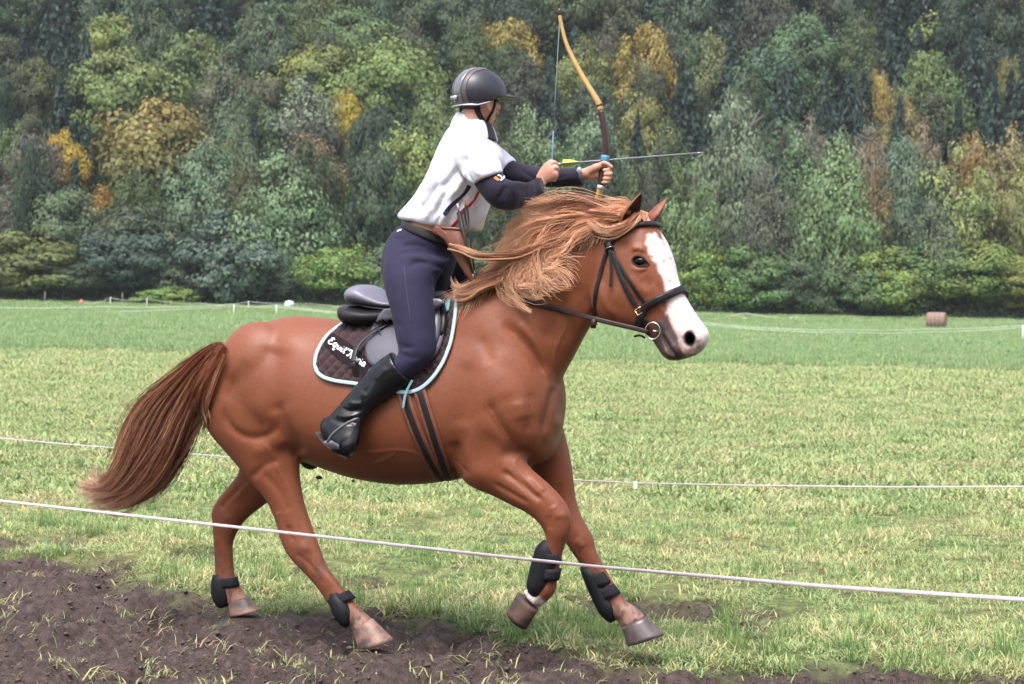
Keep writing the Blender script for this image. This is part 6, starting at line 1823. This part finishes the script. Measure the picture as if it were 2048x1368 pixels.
# ---- polo shirt
tors = loft([(918, 242, 972, 266, 0, .075), (904, 260, 988, 284, 0, .145), (885, 296, 1000, 318, 0, .188), (868, 336, 990, 364, 0, .192), (850, 375, 976, 398, 0, .188), (829, 404, 967, 428, 0, .184), (808, 423, 961, 450, 0, .180), (801, 432, 956, 460, 0, .174), (808, 440, 944, 464, 0, .158), (816, 440, 930, 460, 0, .14)], 40, 5)
nsv = loft([(955, 262, 905, 312, .11, .08), (978, 282, 918, 338, .165, .078), (994, 312, 934, 360, .20, .074), (1003, 338, 946, 369, .212, .069), (1005, 345, 949, 373, .214, .066)], 30, 5)
fsv = loft([(960, 266, 935, 320, -.11, .08), (990, 284, 965, 335, -.165, .075), (1012, 303, 986, 346, -.19, .068), (1027, 317, 1003, 352, -.20, .062), (1030, 320, 1006, 355, -.20, .060)], 30, 5)
PO = cloth([tors, nsv, fsv], .0075, 5, [
  ([(935, 300), (925, 325), (930, 352), (945, 370)], 6, -0.0288), ([(960, 290), (955, 310), (965, 335)], 6, -0.0108), ([(975, 300), (972, 320), (985, 342)], 4, 0.0090), ([(945, 330), (960, 352)], 5, 0.0090),
  ([(920, 330), (900, 360), (870, 385)], 7, -0.0126), ([(930, 345), (915, 375), (885, 405)], 6, 0.0108), ([(942, 368), (925, 400), (905, 430)], 6, -0.0144), ([(900, 300), (885, 335)], 8, -0.0072),
  ([(880, 360), (860, 395), (840, 420)], 6, -0.0126), ([(870, 345), (850, 385)], 6, 0.0090), ([(895, 375), (880, 410), (865, 440)], 5, -0.0126), ([(905, 385), (895, 420), (880, 448)], 5, 0.0108),
  ([(955, 385), (950, 420), (940, 452)], 5, -0.0108), ([(930, 410), (925, 440)], 4, 0.0090), ([(850, 405), (835, 430)], 4, -0.0090), ([(862, 412), (850, 440)], 4, 0.0072), ([(825, 415), (818, 432)], 4, -0.0072),
  ([(880, 430), (872, 452)], 3, -0.0090), ([(900, 435), (895, 456)], 3, -0.0072), ([(915, 275), (940, 282), (960, 300)], 5, 0.0072)], (.016, 11), 21)
shirt = add('polo_shirt', PO.V, quads(PO), m_shirt, person)
SB = BVHTree.FromPolygons([tuple(v) for v in PO.V], quads(PO))
# turned-down collar
CR = [(919, 225, 978, 246, 0, .066, 0, 2), (914, 232, 984, 257, 0, .074, 0, 2), (909, 243, 989, 272, 0, .088, 0, 2), (906, 254, 991, 283, 0, .101, 0, 2)]
S_ = catmull(np.array(CR), 5); ph = np.linspace(.55, 2 * math.pi - .55, 44); R = []
for r in S_:
    A, B = HP(r[0], r[1], 0), HP(r[2], r[3], 0)
    R.append((A + B) / 2 - np.cos(ph)[:, None] * (B - A) / 2 * -1 * -1 + np.sin(ph)[:, None] * r[5] * NH)
V, F = rings_mesh(np.array(R), False, False)
# opening of the collar faces forward
R2 = []
for r in S_:
    A, B = HP(r[0], r[1], 0), HP(r[2], r[3], 0)
    R2.append((A + B) / 2 + np.cos(ph)[:, None] * (B - A) / 2 + np.sin(ph)[:, None] * r[5] * NH)
V, F = rings_mesh(np.array(R2), False, False)
cl = add('collar', V, F, m_shirt, shirt); md = cl.modifiers.new('t', 'SOLIDIFY'); md.thickness = .005; md.offset = 1
m_navy = mat('navy_print', (.025, .030, .07), .8, .2); m_red = mat('red_print', (.42, .03, .05), .8, .2); m_orange = mat('orange_print', (.62, .17, .06), .8, .2)
P_, N_ = line_on(SB, [(939, 371), (930, 384), (918, 397), (900, 413), (889, 430)], .0022); add('navy_stripe', *band(P_, N_, .020, .003), m_navy, shirt)
P_, N_ = line_on(SB, [(958, 381), (949, 399), (938, 411), (926, 421), (916, 440), (903, 454)], .0022); add('red_stripe', *band(P_, N_, .014, .003), m_red, shirt)
AB = BVHTree.FromPolygons([tuple(v) for v in US.V], quads(US))
for pts, wd, m_ in [([(989, 355), (993, 358), (998, 361)], .014, m_orange), ([(995, 351), (1001, 353), (1005, 359)], .007, m_thread), ([(1000, 362), (1006, 358), (1008, 353)], .006, m_thread)]:
    P_, N_ = line_on(AB, pts, .003)
    if len(P_) > 3: add('sleeve_emblem', *band(P_, N_, wd, .002), m_, a1)
# wristwatch
watch = add('wristwatch', *loft([(1160, 336, 1164, 369, -.196, .040), (1163, 336, 1167, 369, -.196, .0405), (1166, 337, 1169, 368, -.196, .039)], 28, 3), mat('watch_strap', (.06, .07, .12), .5), person)
p_ = HP(1164, 342, -.196) + NH * .036; add('dial', *ellipsoid(p_, (UH * .012, NH * .006, ZH * .014), 16, 8), mat('watch_dial', (.40, .42, .50), .25, .6), watch)

# ---- riding boots
def rboot(st, foot, strokes_):
    S = cloth([loft(st, 28, 5), loft(foot, 24, 5)], .006, 4, strokes_)
    return add('riding_boot', S.V, quads(S), m_bootl, person)
bk = rboot([(784, 703, 828, 764, .287, .069), (746, 731, 802, 780, .298, .067), (720, 762, 773, 801, .314, .060), (698, 788, 752, 814, .33, .051), (673, 817, 737, 830, .345, .047), (652, 840, 726, 846, .357, .045)],
  [(648, 836, 690, 828, .355, .034), (641, 852, 716, 838, .362, .046), (646, 872, 721, 856, .372, .048), (664, 888, 719, 872, .385, .047), (682, 902, 715, 888, .397, .042), (696, 911, 708, 904, .405, .022)],
  [([(690, 800), (710, 808), (728, 806)], 5, .006), ([(676, 812), (700, 822), (730, 818)], 4, -.008), ([(664, 826), (690, 834), (722, 830)], 4, .006), ([(655, 836), (685, 845), (715, 842)], 4, -.006), ([(700, 835), (712, 850)], 4, -.004), ([(745, 745), (735, 775), (725, 790)], 10, -.006), ([(770, 730), (756, 765)], 10, .004)])
add('sole', *loft([(637, 862, 640, 868, .362, .036), (655, 884, 658, 888, .375, .042), (680, 905, 683, 908, .392, .040), (696, 914, 698, 916, .402, .024)], 20, 3), mat('boot_sole', (.03, .028, .03), .7), bk)
fb = rboot([(812, 706, 862, 760, -.295, .066), (780, 742, 825, 782, -.302, .062), (745, 786, 788, 812, -.32, .050), (716, 822, 768, 838, -.34, .045)],
  [(708, 822, 748, 815, -.34, .034), (708, 848, 770, 832, -.355, .046), (738, 876, 776, 858, -.37, .042), (756, 884, 770, 874, -.375, .02)], [])

# ---- bow
m_bamboo = mat('golden_bamboo', (.46, .28, .10), .45, .4, noise=(30, (.36, .20, .065), .25))
m_dark = mat('dark_bow_horn', (.035, .014, .013), .4, .5)
bow = thing('bow', HP(1206, 345, -.195), 'golden recurve horse bow with dark riser and blue band held upright', 'bow')
UL = [(1118, 18), (1120, 34), (1124, 56), (1133, 88), (1148, 121), (1167, 156), (1186, 187), (1197, 206), (1203, 226), (1208, 250), (1211, 275), (1212, 298), (1210, 318), (1207, 336)]
LLb = [(1207, 336), (1204, 356), (1199, 384), (1190, 412), (1176, 444), (1156, 486), (1132, 530), (1112, 575), (1104, 606), (1102, 622)]
WB = -.200
def limb(pts, i0, i1, wd, th, m, name, wl=None):
    L = resample(pts, 80); a, b = int(i0 * 79), int(i1 * 79) + 1
    L = L[a:b]; ww = np.full(len(L), WB) if wl is None else np.interp(np.linspace(i0, i1, len(L)), [0, 1], wl)
    P = np.array([HP(x, y, w) for (x, y), w in zip(L, ww)])
    T = np.gradient(P, axis=0); T /= np.linalg.norm(T, axis=1)[:, None]
    t = np.linspace(i0, i1, len(L))
    wdd = np.interp(t, np.linspace(0, 1, len(wd)), wd); thh = np.interp(t, np.linspace(0, 1, len(th)), th)
    side = NH * .92 + UH * .0; R = []
    ph = np.linspace(0, 2 * math.pi, 12, endpoint=False)
    for p, tt_, a_, b_ in zip(P, T, wdd, thh):
        s = side - tt_ * (side @ tt_); s /= np.linalg.norm(s); u_ = np.cross(s, tt_)
        R.append(p + (np.sign(np.cos(ph)) * np.abs(np.cos(ph)) ** .6 * a_ / 2)[:, None] * s + (np.sign(np.sin(ph)) * np.abs(np.sin(ph)) ** .8 * b_ / 2)[:, None] * u_)
    return add(name, *rings_mesh(np.array(R)), m, bow)
wU, tU = [.012, .020, .028, .032, .034, .032, .030], [.016, .015, .019, .022, .026, .030, .028]
limb(UL, 0, .67, wU, tU, m_bamboo, 'limb'); limb(UL, .665, .955, [.032] * 3, [.018, .022, .026, .028, .030], m_dark, 'riser')
limb(UL, .93, .97, [.036] * 2, [.034] * 2, mat('blue_wrap', (.06, .22, .34), .6), 'arrow_rest')
limb(UL, .63, .645, [.035] * 2, [.029] * 2, m_dark, 'binding'); limb(UL, 0, .05, [.014, .018], [.018, .02], m_dark, 'limb_tip')
limb(LLb, -.0, .125, [.030] * 2, [.028] * 2, m_dark, 'grip'); limb(LLb, .115, .15, [.034] * 2, [.026] * 2, mat('white_wrap', (.6, .58, .55), .7), 'binding')
limb(LLb, .14, 1, [.038, .038, .034, .026, .014], [.026, .022, .018, .015, .014], m_bamboo, 'limb', [WB, WB - .03])
m_string = mat('bow_string', (.10, .13, .13), .7); m_serv = mat('blue_serving', (.10, .16, .34), .7)
nockp = HP(1111, 328, -.075)
s_top = HP(1119, 44, WB + .01); s_mid = HP(1103.5, 321, -.075); s_low = HP(1102, 366, -.08); s_bot = HP(1102, 618, WB - .03)
def seg(a, b, t): return a + (b - a) * t
add('string', *tube(np.array([s_top, seg(s_top, s_mid, .5), seg(s_top, s_mid, .80)]), .0021, 6), m_string, bow)
add('string_serving', *tube(np.array([seg(s_top, s_mid, .79), s_mid, nockp * .3 + s_mid * .7, s_low]), .0028, 6), m_serv, bow)
add('string', *tube(np.array([s_low, seg(s_low, s_bot, .5), s_bot]), .0021, 6), m_string, bow)

# ---- arrows
m_shaft = mat('grey_carbon_shaft', (.20, .20, .22), .3, .5); m_blackc = mat('black_carbon_shaft', (.015, .015, .017), .4, .5)
m_yel = mat('fluo_yellow_vane', (.42, .56, .06), .5, .3); m_pt = mat('arrow_point_steel', (.35, .35, .37), .3, .5, metal=.8)
m_onock = mat('orange_nock', (.80, .22, .08), .4); m_pnock = mat('pale_nock', (.75, .62, .6), .4); m_bvane = mat('black_vane', (.02, .02, .024), .5)
def arrow(label, A, B, r, mshaft, mnock, vanes, v0, v1, hv=.016, rot=0.3):
    d = B - A; L = np.linalg.norm(d); d /= L
    t = thing('arrow', A, label, 'arrow')
    add('shaft', *tube(np.array([A + d * .02, A + d * L * .5, B - d * .03]), r, 8), mshaft, t)
    add('nock', *tube(np.array([A - d * .004, A + d * .008, A + d * .022]), [r * 1.25, r * 1.3, r], 8), mnock, t)
    add('point', *tube(np.array([B - d * .032, B - d * .02, B]), [r, r * 1.1, r * .3], 8), m_pt, t)
    a = np.cross(d, ZH); a /= np.linalg.norm(a); b = np.cross(d, a)
    for k in range(3):
        an = rot + k * 2 * math.pi / 3; o = a * math.cos(an) + b * math.sin(an); s = np.cross(d, o) * .0006
        p0, p1, p2, p3 = A + d * v0 + o * r, A + d * (v0 + .008) + o * (r + hv), A + d * (v0 + .55 * (v1 - v0)) + o * (r + hv * .8), A + d * v1 + o * r
        V = [p + s * q for p in (p0, p1, p2, p3) for q in (1, -1)]
        F = [(0, 2, 4, 6), (1, 7, 5, 3)] + [(2 * i, 2 * ((i + 1) % 4), 2 * ((i + 1) % 4) + 1, 2 * i + 1) for i in range(4)]
        add('vane', V, F, vanes[k], t, smooth=False)
    return t
arrow('grey arrow with yellow vanes nocked on the bow string', nockp, HP(1408, 305, -.46), .0036, m_shaft, m_pnock, [m_yel, m_yel, m_bvane], .030, .105, .016, 2.2)

# ---- quiver on the belt with two spare arrows
quiver = thing('quiver', HP(905, 490, .13), 'brown leather quiver hanging from the rider\'s belt', 'quiver')
qs = [(874, 455, 927, 459, .135, .030), (888, 478, 932, 482, .14, .034), (901, 498, 937, 505, .142, .032), (916, 524, 943, 530, .145, .028), (930, 546, 949, 551, .148, .022), (941, 562, 953, 563, .15, .012)]
add('pouch', *loft(qs, 28, 5, exp=2.4), m_leather_b, quiver)
add('rim', *loft([(872, 452, 929, 456, .135, .033), (875, 458, 929, 462, .135, .034)], 28, 2, exp=2.4), m_leather_b, quiver)
P_ = np.array([HP(x, y, .168) for x, y in [(868, 456), (885, 468), (903, 482), (910, 492)]]); add('strap', *band(catmull(P_, 4), np.tile(NH, (13, 1)), .030, .004), m_leather_b, quiver)
arrow('black arrow with a pale nock standing in the quiver', HP(915, 409, .155), HP(949, 562, .16), .0032, m_blackc, m_pnock, [m_bvane, m_yel, m_bvane], .028, .15, .010, .9)
arrow('black arrow with an orange nock standing in the quiver', HP(929, 401, .135), HP(951, 556, .15), .0032, m_blackc, m_onock, [m_bvane, m_bvane, m_bvane], .028, .13, .010, .4)

# ================================================================== FENCES, BALE AND OTHER THINGS IN THE FIELD
m_tape = mat('white_fence_tape', (.50, .43, .46), .7, .2, noise=(35, (.40, .34, .36), .2))
m_post = mat('white_plastic_post', (.74, .76, .74), .5, .4)
m_wood = mat('weathered_wood_post', (.15, .14, .12), .9, .1)
m_wire = mat('pale_fence_cord', (.55, .60, .55), .7, .2)
def tape(name, pts, label, wd, th, group=None, m=m_tape, sag=0.0, cat='fence tape'):
    """pts: (px, py, distance)"""
    P = np.array([DP(x, y, d) for x, y, d in pts])
    Q = []
    for i in range(len(P) - 1):
        for t in np.linspace(0, 1, 26)[(0 if i == 0 else 1):]:
            p = P[i] * (1 - t) + P[i + 1] * t; p = p - np.array([0, 0, sag * 4 * t * (1 - t)]); Q.append(p)
    Q = np.array(Q); T = np.gradient(Q, axis=0); T /= np.linalg.norm(T, axis=1)[:, None]
    N = np.cross(T, [0, 0, 1.0]); N /= np.linalg.norm(N, axis=1)[:, None]
    # a slight twist of the tape along its length
    tw = np.linspace(0, 9, len(Q)); N = N * np.cos(.35 * np.sin(tw))[:, None] + np.array([0, 0, 1.0]) * np.sin(.35 * np.sin(tw))[:, None]
    o = add(name, *band(Q, N, wd, th, 8), m, origin=P[0]); return tag(o, label, cat, group)
# the two tapes of the track
def inv(px, a, b): return 1 / (1 / a + (1 / b - 1 / a) * px / 2048)
tape('fence_tape', [(x, y, inv(x, 8.0, 4.9)) for x, y in [(-160, 984), (0, 1001.5), (430, 1049.5), (1000, 1113), (1200, 1134), (1650, 1173), (2048, 1199), (2200, 1207)]], 'white fence tape slanting down across the picture in front of the horse\'s legs', .0125, .003)
tape('fence_tape', [(x, y, inv(x, 12.5, 9.0)) for x, y in [(-120, 866), (0, 876), (130, 888), (300, 901), (480, 916), (800, 941), (1140, 960), (1270, 966), (1500, 971), (1800, 974), (2048, 973), (2180, 972)]], 'white fence tape behind the horse along the far side of the track', .009, .003)
q = DP(1271, 970, inv(1271, 12.5, 9.0) - .01)
tag(add('tape_clip', *box(q, (np.array([.010, 0, 0]), np.array([0, .006, 0]), np.array([0, 0, .020]))), m_post, origin=q, smooth=False), 'small white clip on the far fence tape right of the horse\'s chest', 'tape clip')
# posts of the far fences: (pixel x, top, distance, post kind)
def post(px, top, d, label, m=m_post, r=.035, group='posts of the far fences', bury=.1):
    p = DP(px, top, d); x, y = p[0], p[1]; z0 = float(terr(x, y)) - bury
    t = thing('fence_post', (x, y, z0), label, 'fence post', group)
    add('shaft', *tube(np.array([[x, y, z0], [x, y, (z0 + p[2]) / 2], [x, y, p[2] - .05]]), [r, r * .95, r * .9], 8), m, t)
    add('cap', *tube(np.array([[x, y, p[2] - .06], [x, y, p[2] - .02], [x, y, p[2]]]), [r * 1.15, r * 1.2, r * .8], 8), m, t)
    return p
A1 = post(468, 608, 139, 'white post left of the pair nearest the horse\'s croup'); A2 = post(553, 609, 139, 'white post right of the pair, beside the white bundle')
A3 = post(221, 595, 160, 'white post at the wood edge right of the red marker'); A4 = post(294, 596, 160, 'white post at the wood edge beside the bramble patch')
post(497, 602, 158, 'white post standing back between the pair'); post(2046, 650, 97, 'white post at the right border of the picture')
post(1583, 634, 158, 'left one of two short white posts below the shaded bush', r=.05); post(1593, 633, 158, 'right one of two short white posts below the shaded bush', r=.05)
post(1491, 625, 158, 'dark wooden post behind the white bag', m_wood, .05); post(90, 583, 163, 'grey wooden post at the left under the olive bush', m_wood, .07); post(245, 585, 163, 'grey wooden stake behind the two white posts', m_wood, .06); post(368, 590, 163, 'grey wooden stake right of the bramble patch', m_wood, .06)
G = 'cords of the far fences'
def cord(pts, label, sag, w=.030): tape('fence_line', pts, label, w, .012, G, m_wire, sag, 'fence line')
cord([(163, 605, 160), (221, 595, 160), (294, 596, 160), (400, 606, 160), (497, 603, 158)], 'pale cord between the white posts at the wood edge on the left', .25)
cord([(497, 603, 158), (620, 607, 158), (760, 616, 158)], 'pale cord running behind the white bundle to the saddle', .1)
cord([(-60, 613, 139), (200, 613, 139), (468, 609, 139), (553, 610, 139), (760, 628, 130)], 'upper pale cord of the nearer fence on the left', .12)
cord([(-60, 622, 139), (240, 623, 139), (468, 612, 139), (553, 614, 139), (760, 633, 130)], 'lower pale cord of the nearer fence on the left', .05)
cord([(1390, 640, 158), (1491, 626, 158), (1560, 635, 158), (1583, 634.5, 158), (1700, 640, 158), (1900, 643, 158), (2100, 642, 158)], 'grey cord from the dark wooden post to the right along the wood edge', .08)
cord([(1390, 643, 100), (1560, 657, 98), (1700, 659, 97), (1850, 658, 97), (2046, 651, 97), (2120, 652, 97)], 'upper pale cord ending at the right border post', .05, .022)
cord([(1390, 646, 100), (1560, 661, 98), (1700, 664.5, 97), (1850, 664, 97), (2046, 655, 97), (2120, 657, 97)], 'lower pale cord ending at the right border post', .05, .022)
# ---- round hay bale
m_hay = mat('weathered_hay', (.25, .165, .135), .95, .1, noise=(6, (.15, .095, .085), .2), bump=(30, .8, .03))
m_net = mat('bale_net_wrap', (.36, .27, .26), .9, .1)
bd = 142.0; bc = DP(1873, 636, bd); bz = float(terr(bc[0], bc[1])); R0 = .72; L0 = .78
bale = thing('hay_bale', (bc[0], bc[1], bz), 'weathered brownish round hay bale standing alone in the meadow', 'hay bale')
ax = np.array([math.cos(-.45), math.sin(-.45), 0]); sd = np.array([-ax[1], ax[0], 0]); cz = np.array([bc[0], bc[1], bz + R0 * .94])
R = []
prof = [(-1.0, .02), (-1.0, .55), (-1.0, .86), (-.97, .95), (-.9, 1.0)] + [(t, 1.0 + .012 * math.sin(t * 40)) for t in np.linspace(-.8, .8, 16)] + [(.9, 1.0), (.97, .95), (1.0, .86), (1.0, .55), (1.0, .02)]
for (t, r) in prof:
    ph = np.linspace(0, 2 * math.pi, 40, endpoint=False)
    rr = R0 * r * (1 + .05 * (fbm(np.cos(ph) * 2 + 5, np.sin(ph) * 2, np.full(40, t * 2), 3, 3) - .5)); rr = np.where(np.sin(ph) < -.8, rr * .96, rr)
    R.append(cz + ax * L0 * t + (rr * np.cos(ph))[:, None] * sd + (rr * np.sin(ph))[:, None] * np.array([0, 0, 1]))
add('hay', *rings_mesh(np.array(R)), m_hay, bale)
for t in (-.62, -.2, .22, .64):
    ph = np.linspace(0, 2 * math.pi, 41); P = cz + ax * L0 * t + (R0 * 1.012 * np.cos(ph))[:, None] * sd + (R0 * 1.012 * np.sin(ph))[:, None] * np.array([0, 0, 1])
    add('twine', *tube(P, .014, 5, False), m_net, bale)
# ---- bundle, bag and marker by the far fence
def lump(name, px, py, d, ax3, seed, m, label, cat):
    c = DP(px, py, d); v, f = ellipsoid(np.zeros(3), np.eye(3), 26, 18)
    dd = 1 + .55 * (fbm(v[:, 0] * 1.6 + seed, v[:, 1] * 1.6, v[:, 2] * 1.6, seed, 4) - .5); v = v * dd[:, None] * np.array(ax3)
    z0 = float(terr(c[0], c[1])); v[:, 2] = np.maximum(v[:, 2] + c[2], z0 - .02) - c[2]
    return tag(add(name, v + c, f, m, origin=(c[0], c[1], z0)), label, cat)
m_white = mat('white_sheeting', (.58, .55, .58), .6, .3)
lump('cloth_bundle', 578, 608, 141, (.40, .3, .28), 3, m_white, 'white cloth bundle lying in the grass beside the far fence posts', 'bundle')
lump('plastic_bag', 1490, 639, 157, (.34, .2, .18), 8, m_white, 'small white bag lying at the foot of the dark wooden post', 'bag')
lump('marker_cone', 163, 606, 160, (.22, .2, .30), 5, mat('red_marker', (.42, .14, .10), .6), 'small red marker in the grass at the left end of the far cord', 'marker')

# ---- specks of soil thrown up by the hooves
V_, F_ = [], []; mbf = MB(); rf = np.random.default_rng(3)
for (px, py, w, r) in [(638, 955, .05, .011), (706, 962, .05, .006), (700, 1296, .2, .012), (690, 1285, .25, .008), (668, 1290, .2, .009), (640, 1300, .22, .007), (990, 1262, .15, .010), (1006, 1270, .2, .007), (975, 1240, .12, .006), (440, 1235, -.1, .009), (425, 1222, -.1, .006), (730, 1312, .25, .010), (760, 1310, .25, .007)]:
    v, f = ellipsoid(np.zeros(3), np.eye(3), 9, 6); v = v * (1 + .7 * (fbm(v[:, 0] * 2 + px, v[:, 1] * 2, v[:, 2] * 2, 3, 2) - .5))[:, None] * np.array([1.3, .9, .8]) * r
    mbf.addm(v + HP(px, py, w), f)
tag(mbf.build('flying_dirt', m_clod), kind='stuff')

# ================================================================== AIR
hz = bpy.data.materials.new('pale_air'); hz.use_nodes = True
_n2 = hz.node_tree.nodes; _n2.clear()
_o = _n2.new('ShaderNodeOutputMaterial'); _v = _n2.new('ShaderNodeVolumePrincipled')
_v.inputs['Color'].default_value = (.80, .86, .95, 1); _v.inputs['Density'].default_value = .00016; _v.inputs['Anisotropy'].default_value = .1
hz.node_tree.links.new(_v.outputs[0], _o.inputs['Volume'])
V, F = box((0, 190, 89), (np.array([200., 0, 0]), np.array([0, 240., 0]), np.array([0, 0, 91.])))
haze = add('haze', V, F, hz, smooth=False); tag(haze, kind='stuff')
